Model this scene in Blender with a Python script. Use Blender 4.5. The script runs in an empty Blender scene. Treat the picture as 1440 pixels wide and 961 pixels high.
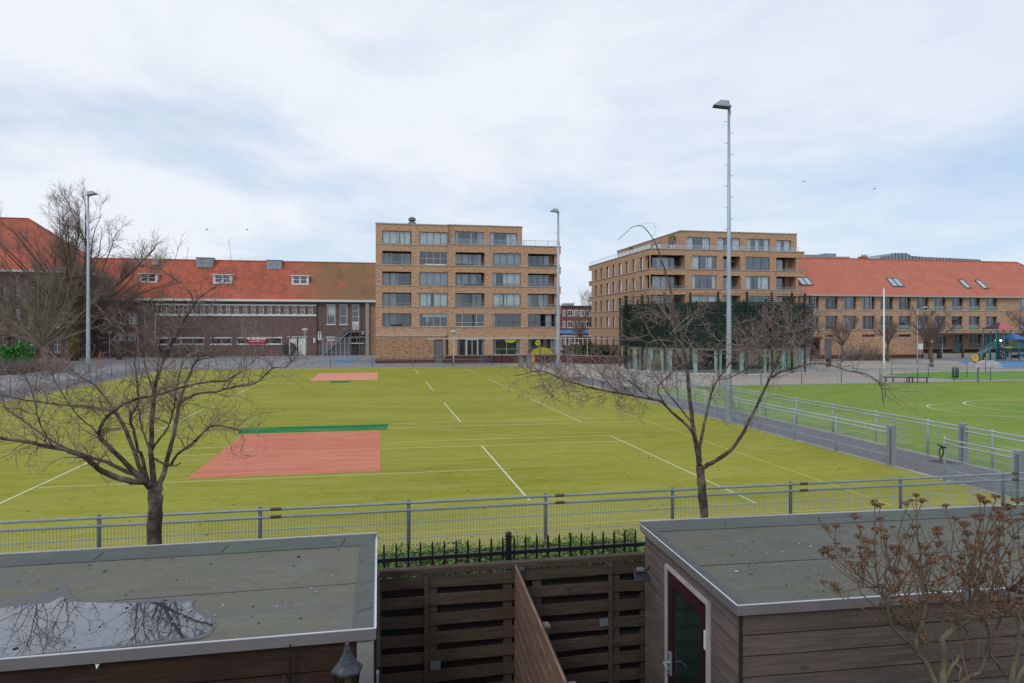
import bpy, math, random
from mathutils import Vector, noise
R = random.Random(7)
D = bpy.data
SC = bpy.context.scene
COL = SC.collection
TH = math.atan(.195); CT, ST = math.cos(TH), math.sin(TH)
H, F, CX, HY = 4.4, 960.0, 720.0, 462.0      # eye height, focal length in photo pixels, principal column, horizon row
# the place is laid out in a site grid (c across the pitch, s along it, z up), turned by TH from the view axis
def xy(c, s): return (CT*c - ST*s, ST*c + CT*s)
def cs(X, Y): return (CT*X + ST*Y, -ST*X + CT*Y)
def G(px, py, z=0.0):
    Y = F*(H-z)/(py-HY); return cs((px-CX)/F*Y, Y)
def PY(px, py, Y):
    c, s = cs((px-CX)/F*Y, Y); return (c, s, H-(py-HY)/F*Y)
def PS(px, py, s):
    r = (px-CX)/F; c = s*(ST+CT*r)/(CT-ST*r); Y = ST*c+CT*s
    return c, H-(py-HY)/F*Y
def cS(px, s): return PS(px, 0, s)[0]
def zS(px, py, s): return PS(px, py, s)[1]
def sC(px, c):
    r = (px-CX)/F; return c*(CT-r*ST)/(ST+r*CT)
BASE = {}
def tag(o, label=None, cat=None, group=None, kind=None):
    if label: o['label'] = label
    if cat: o['category'] = cat
    if group: o['group'] = group
    if kind: o['kind'] = kind
    return o
def thing(name, label, cat, base, group=None):
    o = D.objects.new(name, None); COL.objects.link(o)
    b = tuple(base) if len(base) == 3 else (base[0], base[1], 0.0)
    X, Y = xy(b[0], b[1]); o.location = (X, Y, b[2]); o.rotation_euler = (0, 0, TH)
    o.empty_display_size = .3
    BASE[o.name] = b
    return tag(o, label, cat, group)
def place(root, c, s, z=0.0, rot=0.0):
    X, Y = xy(c, s); root.location = (X, Y, z); root.rotation_euler = (0, 0, TH+rot)
def copy_tree(o, parent=None):
    c = o.copy(); COL.objects.link(c)
    if o.name in BASE: BASE[c.name] = BASE[o.name]
    if parent: c.parent = parent
    for ch in list(o.children): copy_tree(ch, c)
    return c
class MB:
    def __init__(self): self.v = []; self.f = []; self.sm = False
    def quad(self, *p):
        i = len(self.v); self.v += [tuple(q) for q in p]; self.f.append(tuple(range(i, i+len(p)))); return self
    def box(self, c0, c1, s0, s1, z0, z1):
        if c0 > c1: c0, c1 = c1, c0
        if s0 > s1: s0, s1 = s1, s0
        if z0 > z1: z0, z1 = z1, z0
        i = len(self.v)
        self.v += [(c0,s0,z0),(c1,s0,z0),(c1,s1,z0),(c0,s1,z0),(c0,s0,z1),(c1,s0,z1),(c1,s1,z1),(c0,s1,z1)]
        self.f += [(i,i+3,i+2,i+1),(i+4,i+5,i+6,i+7),(i,i+1,i+5,i+4),(i+1,i+2,i+6,i+5),(i+2,i+3,i+7,i+6),(i+3,i,i+4,i+7)]
        return self
    def fbox(self, fac, a0, a1, d0, d1, z0, z1):
        p = fac(a0, d0); q = fac(a1, d1); return self.box(p[0], q[0], p[1], q[1], z0, z1)
    def obox(self, p0, p1, w, z0, z1):           # box along a ground line, width w
        dx, dy = p1[0]-p0[0], p1[1]-p0[1]; L = math.hypot(dx, dy) or 1; nx, ny = -dy/L*w/2, dx/L*w/2
        i = len(self.v)
        for z in (z0, z1):
            self.v += [(p0[0]+nx,p0[1]+ny,z),(p0[0]-nx,p0[1]-ny,z),(p1[0]-nx,p1[1]-ny,z),(p1[0]+nx,p1[1]+ny,z)]
        self.f += [(i,i+3,i+2,i+1),(i+4,i+5,i+6,i+7),(i,i+1,i+5,i+4),(i+1,i+2,i+6,i+5),(i+2,i+3,i+7,i+6),(i+3,i,i+4,i+7)]
        return self
    def tube(self, pts, rad, n=6, cap=True):
        pts = [Vector(p) for p in pts]; k = len(pts)
        if not hasattr(rad, '__len__'): rad = [rad]*k
        i0 = len(self.v); up = None
        for j, p in enumerate(pts):
            t = (pts[min(j+1, k-1)]-pts[max(j-1, 0)])
            if t.length < 1e-9: t = Vector((0, 0, 1))
            t.normalize()
            if up is None:
                a = Vector((0, 0, 1)) if abs(t.z) < .9 else Vector((1, 0, 0)); up = t.cross(a).normalized()
            else:
                up = (up - t*up.dot(t)); up = up.normalized() if up.length > 1e-6 else t.orthogonal().normalized()
            w = t.cross(up)
            for m in range(n):
                an = 2*math.pi*m/n; q = p + (up*math.cos(an)+w*math.sin(an))*rad[j]; self.v.append((q.x, q.y, q.z))
        for j in range(k-1):
            for m in range(n):
                a = i0+j*n+m; b = i0+j*n+(m+1) % n; self.f.append((a, b, b+n, a+n))
        if cap:
            self.f.append(tuple(i0+m for m in reversed(range(n)))); self.f.append(tuple(i0+(k-1)*n+m for m in range(n)))
        return self
    def lathe(self, c, s, prof, n=20):
        i0 = len(self.v)
        for r, z in prof:
            for m in range(n):
                a = 2*math.pi*m/n; self.v.append((c+r*math.cos(a), s+r*math.sin(a), z))
        for j in range(len(prof)-1):
            for m in range(n):
                a = i0+j*n+m; b = i0+j*n+(m+1) % n; self.f.append((a, b, b+n, a+n))
        self.f.append(tuple(i0+m for m in reversed(range(n)))); self.f.append(tuple(i0+(len(prof)-1)*n+m for m in range(n)))
        return self
    def build(self, name, mat, parent=None, smooth=False, bevel=0):
        if parent is not None: b = BASE[parent.name]
        else:
            xs = [p[0] for p in self.v]; ys = [p[1] for p in self.v]; zs = [p[2] for p in self.v]
            b = ((min(xs)+max(xs))/2, (min(ys)+max(ys))/2, min(zs))
        me = D.meshes.new(name); me.from_pydata([(p[0]-b[0], p[1]-b[1], p[2]-b[2]) for p in self.v], [], self.f); me.update()
        me.materials.append(mat)
        if smooth: me.polygons.foreach_set('use_smooth', [True]*len(me.polygons))
        o = D.objects.new(name, me); COL.objects.link(o); BASE[o.name] = b
        if parent is not None: o.parent = parent
        else:
            X, Y = xy(b[0], b[1]); o.location = (X, Y, b[2]); o.rotation_euler = (0, 0, TH)
        if bevel:
            m = o.modifiers.new('bevel', 'BEVEL'); m.width = bevel; m.segments = 2; m.limit_method = 'ANGLE'
        return o
# ---------------------------------------------------------------- materials
def S(r, g, b):
    f = lambda x: x/12.92 if x <= .04045 else ((x+.055)/1.055)**2.4
    return (f(r/255), f(g/255), f(b/255), 1)
class NT:
    def __init__(self, name):
        self.m = D.materials.new(name); self.m.use_nodes = True; self.t = self.m.node_tree; self.n = self.t.nodes
        self.b = self.n['Principled BSDF']; self.tc = self.n.new('ShaderNodeTexCoord')
    def link(self, a, b): self.t.links.new(a, b)
    def add(self, t, **k):
        x = self.n.new(t)
        for a, v in k.items(): setattr(x, a, v)
        return x
    def math(self, op, a, b=None, clamp=False):
        x = self.n.new('ShaderNodeMath'); x.operation = op; x.use_clamp = clamp
        for i, q in enumerate((a, b)):
            if q is None: continue
            if isinstance(q, (int, float)): x.inputs[i].default_value = q
            else: self.link(q, x.inputs[i])
        return x.outputs[0]
    def map(self, scale=(1,1,1), rot=(0,0,0), src='Object'):
        x = self.n.new('ShaderNodeMapping'); x.inputs['Scale'].default_value = scale; x.inputs['Rotation'].default_value = rot
        self.link(self.tc.outputs[src], x.inputs[0]); return x.outputs[0]
    def noise(self, scale=5, detail=4, rough=.6, vec=None, dist=0):
        x = self.n.new('ShaderNodeTexNoise'); x.inputs['Scale'].default_value = scale; x.inputs['Detail'].default_value = detail
        x.inputs['Roughness'].default_value = rough; x.inputs['Distortion'].default_value = dist
        self.link(vec if vec is not None else self.tc.outputs['Object'], x.inputs['Vector']); return x.outputs['Fac']
    def ramp(self, fac, stops):
        x = self.n.new('ShaderNodeValToRGB'); e = x.color_ramp.elements
        while len(e) < len(stops): e.new(.5)
        for i, (p, c) in enumerate(stops): e[i].position = p; e[i].color = c
        self.link(fac, x.inputs[0]); return x.outputs[0]
    def step(self, fac, a, b): return self.ramp(fac, [(a, (0,0,0,1)), (b, (1,1,1,1))])
    def mix(self, fac, a, b, mode='MIX'):
        x = self.n.new('ShaderNodeMix'); x.data_type = 'RGBA'; x.blend_type = mode
        for i, q in ((0, fac), (6, a), (7, b)):
            if isinstance(q, (int, float)): x.inputs[i].default_value = q
            elif isinstance(q, tuple): x.inputs[i].default_value = q
            else: self.link(q, x.inputs[i])
        return x.outputs[2]
    def bump(self, h, strength=.3, dist=.02):
        x = self.n.new('ShaderNodeBump'); x.inputs['Strength'].default_value = strength; x.inputs['Distance'].default_value = dist
        self.link(h, x.inputs['Height']); self.link(x.outputs[0], self.b.inputs['Normal'])
    def col(self, c):
        if isinstance(c, tuple): self.b.inputs['Base Color'].default_value = c
        else: self.link(c, self.b.inputs['Base Color'])
    def set(self, **k):
        for a, v in k.items(): self.b.inputs[a.replace('_', ' ')].default_value = v
        return self
def mul(c, k): return (c[0]*k, c[1]*k, c[2]*k, 1)
def plain(name, c, rough=.7, metal=0, var=.25, scale=3, bump=0, bscale=40, spec=.4):
    t = NT(name); n = t.noise(scale, 5, .65)
    t.col(t.mix(t.step(n, .3, .7), mul(c, 1-var), mul(c, 1+var*.5))); t.set(Roughness=rough, Metallic=metal, Specular_IOR_Level=spec)
    if bump: t.bump(t.noise(bscale, 4), bump, .01)
    return t.m
def brick(name, c1, c2, c3, mortar, speck=.5, bw=.22, bh=.065, dirt=None):
    t = NT(name); sx = t.add('ShaderNodeSeparateXYZ'); t.link(t.tc.outputs['Object'], sx.inputs[0])
    cb = t.add('ShaderNodeCombineXYZ'); t.link(t.math('ADD', sx.outputs[0], sx.outputs[1]), cb.inputs[0]); t.link(sx.outputs[2], cb.inputs[1])
    b = t.add('ShaderNodeTexBrick'); t.link(cb.outputs[0], b.inputs['Vector'])
    b.inputs['Color1'].default_value = c1; b.inputs['Color2'].default_value = c2; b.inputs['Mortar'].default_value = mortar
    b.inputs['Scale'].default_value = 1; b.inputs['Brick Width'].default_value = bw; b.inputs['Row Height'].default_value = bh
    b.inputs['Mortar Size'].default_value = .006; b.inputs['Bias'].default_value = 0
    mp = t.add('ShaderNodeMapping'); mp.inputs['Scale'].default_value = (1.6, 4.5, 1); t.link(cb.outputs[0], mp.inputs[0])
    n = t.noise(1.25, 3, .7, mp.outputs[0])
    c = t.mix(t.math('MULTIPLY', t.step(n, .5, .64), speck), b.outputs['Color'], c3)
    n2 = t.noise(.35, 4, .6); c = t.mix(t.math('MULTIPLY', t.step(n2, .35, .75), .25), c, mul(c1, .7))
    if dirt: c = t.mix(t.math('MULTIPLY', t.step(t.noise(.6, 5, .7), .5, .75), .5), c, dirt)
    t.col(c); t.set(Roughness=.9, Specular_IOR_Level=.2); t.bump(b.outputs['Fac'], -.2, .01); return t.m
M = {}
M['brick_tan'] = brick('brick_tan', S(202,164,134), S(186,146,114), S(138,96,72), S(182,158,134), .75)
M['brick_tan_low'] = brick('brick_tan_low', S(190,150,120), S(172,132,100), S(100,72,56), S(152,130,108), .9)
M['brick_brown'] = brick('brick_brown', S(130,107,100), S(112,92,86), S(76,58,56), S(120,108,100), .5, dirt=S(100,90,78))
M['brick_dark'] = brick('brick_dark', S(96,80,74), S(84,68,64), S(60,50,48), S(90,84,80), .5)
M['brick_plinth'] = brick('brick_plinth', S(104,66,60), S(90,58,54), S(70,44,42), S(90,70,66), .4)
M['brick_red'] = brick('brick_red', S(140,84,74), S(120,74,66), S(96,62,58), S(140,110,100), .4)
def tiles(name, c1, c2, c3, moss=None, mossx=None, rowh=.21, amt=.5):
    t = NT(name); sx = t.add('ShaderNodeSeparateXYZ'); t.link(t.tc.outputs['Object'], sx.inputs[0])
    row = t.math('FRACT', t.math('DIVIDE', sx.outputs[2], rowh))
    colw = t.math('SINE', t.math('MULTIPLY', t.math('ADD', sx.outputs[0], t.math('MULTIPLY', sx.outputs[1], 1.0)), 2*math.pi/.25))
    edge = t.step(row, .05, .35)
    n = t.noise(.5, 5, .7); n2 = t.noise(4, 3, .7, t.map((1, 1, 1.4)))
    c = t.mix(t.step(n, .42, .6), c1, c2); c = t.mix(t.math('MULTIPLY', t.step(n2, .5, .64), .6), c, c3)
    if moss:
        g = t.step(t.math('DIVIDE', t.math('SUBTRACT', sx.outputs[0], mossx[0]), mossx[1]-mossx[0], True), .0, 1.)
        mm = t.math('MULTIPLY', g, t.step(t.noise(.33, 5, .7), .3, .5)); 
        c = t.mix(t.math('MULTIPLY', mm, .85), c, moss)
        c = t.mix(t.math('MULTIPLY', t.step(t.noise(.22, 5, .75, t.map((1.3,1,1),(0,0,1))), .54, .64), .6), c, S(112,84,66))
    c = t.mix(t.math('MULTIPLY', t.math('SUBTRACT', 1., edge), amt), c, mul(c3, .45))
    t.col(c); t.set(Roughness=.8, Specular_IOR_Level=.25)
    t.bump(t.math('ADD', t.math('MULTIPLY', colw, .35), row), .6, .05); return t.m
M['tile_old'] = tiles('tile_old', S(202,106,78), S(170,92,72), S(130,82,68), S(130,112,80), (8.0, 15.0), amt=.55, rowh=.36)
M['tile_wing'] = tiles('tile_wing', S(190,104,80), S(160,90,70), S(122,78,64))
M['tile_new'] = tiles('tile_new', S(198,122,100), S(190,113,92), S(166,100,84), amt=.4, rowh=.3)
def glass(name, refl=.22, tint=(.75,.8,.82,1)):
    m = D.materials.new(name); m.use_nodes = True; t = m.node_tree; t.nodes.clear()
    o = t.nodes.new('ShaderNodeOutputMaterial'); mx = t.nodes.new('ShaderNodeMixShader'); tr = t.nodes.new('ShaderNodeBsdfTransparent')
    g = t.nodes.new('ShaderNodeBsdfGlossy'); g.inputs['Roughness'].default_value = .03; g.inputs['Color'].default_value = (.85,.92,1,1)
    tr.inputs[0].default_value = tint
    lw = t.nodes.new('ShaderNodeLayerWeight'); lw.inputs[0].default_value = .35
    mt = t.nodes.new('ShaderNodeMath'); mt.operation = 'MULTIPLY_ADD'; mt.inputs[1].default_value = .6; mt.inputs[2].default_value = refl
    mt.use_clamp = True
    t.links.new(lw.outputs['Facing'], mt.inputs[0]); t.links.new(mt.outputs[0], mx.inputs[0]); t.links.new(tr.outputs[0], mx.inputs[1]); t.links.new(g.outputs[0], mx.inputs[2]); t.links.new(mx.outputs[0], o.inputs[0])
    return m
M['glass'] = glass('window_glass', .13)
M['glass_rail'] = glass('railing_glass', .1, (.9,.95,.95,1))
M['glass_dark'] = glass('dark_glass', .05, (.5,.5,.5,1)); M['glass_pav'] = glass('pavilion_glass', .02, (.85,.9,.9,1))
M['frame_dark'] = plain('frame_dark', S(78,78,80), .5)
M['frame_light'] = plain('frame_light', S(190,188,182), .5)
M['frame_white'] = plain('frame_white', S(225,225,225), .5, var=.08)
M['frame_teal'] = plain('frame_teal', S(120,150,150), .5)
M['curtain'] = plain('curtain', S(236,240,240), .9, var=.3, scale=2.5)
M['curtain_grey'] = plain('curtain_grey', S(186,192,200), .9, var=.3, scale=2.5)
M['curtain_mint'] = plain('curtain_mint', S(216,236,228), .9, var=.15)
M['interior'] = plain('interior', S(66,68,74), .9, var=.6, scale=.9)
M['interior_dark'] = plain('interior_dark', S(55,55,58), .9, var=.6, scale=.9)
M['concrete'] = plain('concrete', S(165,163,158), .85, var=.2, bump=.2)
M['stone_band'] = plain('stone_band', S(178,172,164), .8, var=.15)
M['roof_felt_far'] = plain('roof_felt_far', S(90,90,90), .9)
M['white'] = plain('white_paint', S(226,226,224), .5, var=.08)
M['black'] = plain('black_metal', S(34,34,38), .45, var=.2)
M['grey_box'] = plain('grey_box', S(108,113,117), .6, var=.15)
M['teal'] = plain('teal_paint', S(20,128,128), .5)
M['bluepaint'] = plain('blue_paint', S(50,104,170), .5)
M['redpaint'] = plain('red_paint', S(200,40,56), .6)
M['pinkred'] = plain('pinkish_red', S(196,92,100), .6)
M['maroon'] = plain('maroon', S(54,20,25), .5)
M['yellow'] = plain('yellow_paint', S(222,182,40), .5)
M['lime'] = plain('lime_yellow', S(186,180,30), .5)
M['orange'] = plain('orange_paint', S(205,150,70), .6)
M['darkgreen'] = plain('dark_green', S(30,62,50), .5)
M['green_bright'] = plain('bright_green', S(50,140,40), .7)
M['bluefloor'] = plain('blue_floor', S(86,140,190), .8)
M['galv'] = None
def galv(name, c):
    t = NT(name); v = t.add('ShaderNodeTexVoronoi'); v.inputs['Scale'].default_value = 30; t.link(t.tc.outputs['Object'], v.inputs['Vector'])
    n = t.noise(1.5, 5, .7, t.map((1, 1, .3))); c0 = t.mix(t.step(n, .3, .7), mul(c, .75), mul(c, 1.12))
    c0 = t.mix(.12, c0, v.outputs['Color'], 'SOFT_LIGHT'); t.col(c0); t.set(Metallic=.35, Roughness=.5, Specular_IOR_Level=.5); return t.m
M['galv'] = galv('galvanised', S(150,158,166)); M['galv_light'] = galv('galvanised_light', S(172,184,196))
M['galv_dark'] = galv('galvanised_weathered', S(116,124,134))
M['rust'] = plain('rusty_clamp', S(84,74,68), .9)
def turf(name, a, b, c, fib=1.0, worn=None):
    t = NT(name); g = t.tc.outputs['Object']
    n = t.noise(.16, 6, .7, t.map((.6, 1.3, 1))); col = t.mix(t.step(n, .38, .62), a, b)
    st = t.noise(1.0, 4, .7, t.map((.35, 2.2, 1))); col = t.mix(t.math('MULTIPLY', t.step(st, .42, .66), .55), col, c)
    sp = t.noise(7, 6, .8, t.map((1,1,1),(0,0,.5))); col = t.mix(t.math('MULTIPLY', t.step(sp, .52, .72), .35), col, mul(c, 1.25))
    dk = t.noise(2.6, 6, .85); col = t.mix(t.math('MULTIPLY', t.step(dk, .5, .68), .35), col, mul(a, .62)); pt = t.noise(5, 6, .85, t.map((.45,1.1,1),(0,0,.1))); col = t.mix(t.math('MULTIPLY', t.step(pt, .54, .62), .32), col, mul(c, 1.2)); gr = t.noise(22, 4, .8); col = t.mix(t.math('MULTIPLY', t.step(gr, .5, .62), .3), col, mul(a, .7)); col = t.mix(t.math('MULTIPLY', t.step(t.noise(18, 4, .8, t.map((1,1,1),(0,0,1.1))), .52, .66), .3), col, mul(c, 1.35))
    sd = t.noise(.5, 5, .7, t.map((.5, 1.6, 1))); col = t.mix(t.math('MULTIPLY', t.step(sd, .5, .75), fib*.5), col, S(168,162,96))
    if worn:
        sx = t.add('ShaderNodeSeparateXYZ'); t.link(g, sx.inputs[0]); wv = t.math('ADD', t.math('DIVIDE', t.math('SUBTRACT', worn[0], sx.outputs[1]), worn[1]), t.math('MULTIPLY', t.math('SUBTRACT', t.noise(.9, 5, .75, t.map((.4, 1.5, 1))), .5), 1.6))
        col = t.mix(t.math('MULTIPLY', t.step(wv, .1, .9), .62), col, S(172,162,104))
    t.col(col); t.set(Roughness=.95, Specular_IOR_Level=.1); t.bump(t.noise(60, 3), .3, .01); return t.m
M['turf'] = turf('turf_olive', S(130,132,36), S(150,151,54), S(164,161,84), .8, (-27.2, 4.5))
M['turf2'] = turf('turf_green', S(106,134,50), S(128,146,60), S(136,150,80))
M['turf3'] = turf('turf_fresh', S(92,142,52), S(104,150,56), S(120,150,70))
M['infield'] = turf('infield_red', S(190,108,84), S(202,122,98), S(214,152,128), .4)
M['infield_far'] = turf('infield_far', S(218,140,120), S(222,146,126), S(226,156,136))
M['mat_green'] = turf('green_mat', S(22,112,62), S(30,122,68), S(52,128,78))
def linemat(name, c, wear=.5, base=S(146,148,52)):
    t = NT(name); n = t.noise(6, 5, .8)
    t.col(t.mix(t.math('MULTIPLY', t.step(n, .4, .75), wear), c, base)); t.set(Roughness=.9, Specular_IOR_Level=.1); return t.m
M['line_white'] = linemat('line_white', S(214,214,184), .4)
M['line_pale'] = linemat('line_pale', S(200,202,136), .25)
M['line_yellow'] = linemat('line_yellow', S(194,180,96), .5)
M['line_faint'] = linemat('line_faint', S(172,186,130), .5)
def paving(name, a, b, bw=.3, bh=.3, dirt=S(110,108,100)):
    t = NT(name); br = t.add('ShaderNodeTexBrick'); t.link(t.tc.outputs['Object'], br.inputs['Vector'])
    br.inputs['Color1'].default_value = a; br.inputs['Color2'].default_value = b; br.inputs['Mortar'].default_value = mul(a, .55)
    br.inputs['Scale'].default_value = 1; br.inputs['Brick Width'].default_value = bw; br.inputs['Row Height'].default_value = bh; br.inputs['Mortar Size'].default_value = .01
    n = t.noise(.35, 6, .7); c = t.mix(t.math('MULTIPLY', t.step(n, .4, .7), .5), br.outputs[0], dirt)
    c = t.mix(t.math('MULTIPLY', t.step(t.noise(3, 5, .75), .5, .75), .35), c, mul(a, 1.25))
    t.col(c); t.set(Roughness=.9, Specular_IOR_Level=.2); t.bump(t.noise(30, 4), .2, .01); return t.m
M['pave_path'] = paving('path_paving', S(122,121,124), S(112,111,114))
M['pave_plaza'] = paving('plaza_paving', S(178,168,158), S(168,160,150), .3, .15, S(150,140,132))
M['pave_far'] = paving('far_paving', S(150,148,148), S(138,136,138), .3, .3, S(120,116,112))
M['ground'] = plain('earth_ground', S(112,106,96), .95, var=.3, scale=.4)
M['kerb'] = plain('kerb_stone', S(176,172,166), .85, var=.25, scale=2)
# ---------------------------------------------------------------- camera, sky, sun
cam = D.objects.new('camera', D.cameras.new('camera')); COL.objects.link(cam); SC.camera = cam
cam.location = (0, 0, H); cam.rotation_euler = (math.pi/2, 0, 0)
cam.data.sensor_width = 36; cam.data.lens = 36*F/1440; cam.data.shift_y = -(480.5-HY)/1440; cam.data.clip_end = 5000; cam.data.clip_start = .05
SUN_EL, SUN_AZ = math.radians(42), math.radians(205)     # azimuth from +Y clockwise: behind and left of the viewer
w = D.worlds.new('World'); SC.world = w; w.use_nodes = True; t = w.node_tree; bg = t.nodes['Background']
sky = t.nodes.new('ShaderNodeTexSky'); sky.sky_type = 'NISHITA'; sky.sun_disc = False; sky.sun_elevation = SUN_EL; sky.sun_rotation = SUN_AZ
sky.air_density = 1.0; sky.dust_density = .6; sky.ozone_density = 1.5
tc = t.nodes.new('ShaderNodeTexCoord'); sp = t.nodes.new('ShaderNodeSeparateXYZ'); t.links.new(tc.outputs['Generated'], sp.inputs[0])
def wm(op, a, b):
    x = t.nodes.new('ShaderNodeMath'); x.operation = op
    for i, q in enumerate((a, b)):
        if isinstance(q, (int, float)): x.inputs[i].default_value = q
        else: t.links.new(q, x.inputs[i])
    return x.outputs[0]
zz = wm('ADD', wm('MAXIMUM', sp.outputs[2], 0), .16)       # clouds on a flat layer overhead
cbn = t.nodes.new('ShaderNodeCombineXYZ'); t.links.new(wm('DIVIDE', sp.outputs[0], zz), cbn.inputs[0]); t.links.new(wm('DIVIDE', sp.outputs[1], zz), cbn.inputs[1])
def wn(scale, det, rough, dist, off):
    mp = t.nodes.new('ShaderNodeMapping'); mp.inputs['Location'].default_value = off; t.links.new(cbn.outputs[0], mp.inputs[0])
    n = t.nodes.new('ShaderNodeTexNoise'); n.inputs['Scale'].default_value = scale; n.inputs['Detail'].default_value = det; n.inputs['Roughness'].default_value = rough
    n.inputs['Distortion'].default_value = dist; t.links.new(mp.outputs[0], n.inputs['Vector']); return n.outputs['Fac']
def wr(f, stops):
    x = t.nodes.new('ShaderNodeValToRGB'); e = x.color_ramp.elements
    while len(e) < len(stops): e.new(.5)
    for i, (p, c) in enumerate(stops): e[i].position = p; e[i].color = c if isinstance(c, tuple) else (c, c, c, 1)
    t.links.new(f, x.inputs[0]); return x.outputs[0]
def wx(f, a, b):
    x = t.nodes.new('ShaderNodeMix'); x.data_type = 'RGBA'
    for i, q in ((0, f), (6, a), (7, b)):
        if isinstance(q, (float, int)) or isinstance(q, tuple): x.inputs[i].default_value = q
        else: t.links.new(q, x.inputs[i])
    return x.outputs[2]
cover = wr(wm('ADD', wm('MULTIPLY', wn(.55, 7, .55, .4, (5.3, 2.4, 0)), .7), wm('MULTIPLY', wn(1.6, 6, .62, .5, (1.2, 5, 0)), .3)), [(.40, .1), (.58, .95)])
# thicker to the left (west), thin and blue to the right
side = wr(wm('ADD', wm('MULTIPLY', sp.outputs[0], .5), .5), [(.3, 1.0), (.8, .0)])
cover = wm('MULTIPLY', cover, wm('ADD', wm('MULTIPLY', side, .24), .76))
cover = wm('MINIMUM', wm('ADD', cover, wm('MULTIPLY', side, .33)), 1.0)
cloudc = wx(wn(1.1, 6, .6, .3, (9, 2, 0)), (8.1, 8.75, 9.6, 1), (9.0, 9.3, 9.9, 1))
veil = wx(.6, sky.outputs[0], (6.1, 7.7, 10.1, 1))      # high thin haze over the blue
t.links.new(wx(cover, veil, cloudc), bg.inputs[0]); bg.inputs[1].default_value = .1
sd = D.lights.new('sun', 'SUN'); sd.energy = .9; sd.angle = math.radians(14); sd.color = (1, .96, .9)
so = D.objects.new('sun', sd); COL.objects.link(so)
dv = Vector((math.sin(SUN_AZ)*math.cos(SUN_EL), math.cos(SUN_AZ)*math.cos(SUN_EL), math.sin(SUN_EL)))
so.rotation_euler = dv.to_track_quat('Z', 'Y').to_euler(); so.location = (0, -20, 40)
SC.view_settings.view_transform = 'Standard'; SC.view_settings.look = 'None'; SC.view_settings.exposure = 0; SC.view_settings.gamma = 1; SC.view_settings.use_curve_mapping = False
SC.render.engine = 'CYCLES'; SC.cycles.transparent_max_bounces = 24; SC.cycles.max_bounces = 6
# ---------------------------------------------------------------- ground sheets
def sheet(name, mat, pts, z):
    m = MB(); m.quad(*[(p[0], p[1], z) for p in pts]); return tag(m.build(name, mat), kind='structure')
def rect(c0, c1, s0, s1): return [(c0,s0),(c1,s0),(c1,s1),(c0,s1)]
sheet('ground', M['ground'], rect(-1500, 1500, -600, 2500), 0)
sheet('street_pavement', M['pave_far'], rect(-90, 140, 10.6, 125), .004)
sheet('plaza', M['pave_plaza'], rect(15, 75, 44, 82), .008)
sheet('pitch_path', M['pave_path'], rect(16.07, 18.5, 10.8, 60), .012)
sheet('left_path', M['pave_path'], rect(-26, -22.02, 8, 82), .012)
sheet('sports_turf', M['turf'], rect(-21.9, 15.95, 12.0, 77.3), .02)
m = MB()
m.box(15.96, 16.06, 12.0, 50, 0, .045); m.box(-22.02, -21.91, 12.0, 77.3, 0, .045); m.box(-22.02, 15.95, 77.31, 77.43, 0, .045); m.box(18.52, 18.62, 10.8, 48, 0, .05)
tag(m.build('turf_kerb', M['kerb']), kind='structure')
sheet('green_pitch', M['turf2'], rect(18.63, 110, 5, 48), .02)
m = MB(); m.box(18.63, 56, 48.01, 48.13, 0, .05); tag(m.build('pitch_kerb', M['kerb']), kind='structure')
sheet('green_pitch_end', M['turf3'], rect(57, 110, 48.01, 58.6), .022)
sheet('grass_verge', M['turf3'], [(48.5,50),(56.8,49),(56.8,60),(47,57)], .018)
sheet('red_infield', M['infield'], rect(-5.5, .05, 21.3, 29.8), .024)
sheet('green_mat_strip', M['mat_green'], [(-5.75,30.0),(.33,30.0),(.42,31.7),(-6.0,31.7)], .028)
sheet('far_infield', M['infield_far'], rect(-5.7, -.1, 59.2, 69), .024)
sheet('green_mat_small', M['mat_green'], rect(-3.9, -2.3, 56.6, 58.6), .028)
def line(mat, c0, s0, c1, s1, w=.05, z=.032):
    z = .024+(z-.030)*.5
    LN.setdefault(mat, MB()); dx, dy = c1-c0, s1-s0; L = math.hypot(dx, dy); nx, ny = -dy/L*w/2, dx/L*w/2
    LN[mat].quad((c0+nx,s0+ny,z),(c0-nx,s0-ny,z),(c1-nx,s1-ny,z),(c1+nx,s1+ny,z))
LN = {}
def seg(mat, c, py0, py1, w=.06, z=.032):     # a dash along the pitch between two photo rows
    def sr(py):                           # photo row at the column of this line
        lo, hi = 10, 90
        for _ in range(40):
            m_ = (lo+hi)/2; Y = ST*c+CT*m_; y = HY+F*H/Y
            if y > py: lo = m_
            else: hi = m_
        return lo
    line(mat, c, sr(py0), c, sr(py1), w, z)
for a, b in ((705,628),(594,567),(550,537),(527,520)): seg('line_white', 3.76, a, b, .065)
for a, b in ((709,613),(595,561),(551,534),(528,519)): seg('line_white', 9.27, a, b, .055, .031)
seg('line_white', -9.3, 711, 652, .07, .031); seg('line_white', -9.3, 607, 577, .07); seg('line_white', -9.3, 555, 547, .07)
seg('line_yellow', 12.44, 712.5, 519, .07, .030)
line('line_yellow', -21.8, 14.7, 12.44, 14.7, .07, .033)
line('line_pale', -9.2, 20.9, 4.0, 20.9, .07, .033); 
for s in (25.2, 26.66): line('line_pale', .1, s, 9.3, s, .075, .033); line('line_pale', -9.3, s, -5.55, s, .075, .033)
line('line_pale', -21.8, s, -9.3, s, .05, .033)
for s in (30.4, 31.8): line('line_pale', .5, s, 12.3, s, .09, .034)
line('line_faint', -21.8, 14.0, 15.8, 14.0, .04, .034); line('line_faint', -21.8, 15.6, 9.27, 15.6, .04, .034)
line('line_faint', -21.8, 13.3, 15.8, 13.3, .05, .035)
for s in (37, 41.5, 50): line('line_faint', -20, s, 12.4, s, .04, .034)
line('line_faint', -15, 30, -15, 40, .05, .031)
rnl = random.Random(77)
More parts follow.
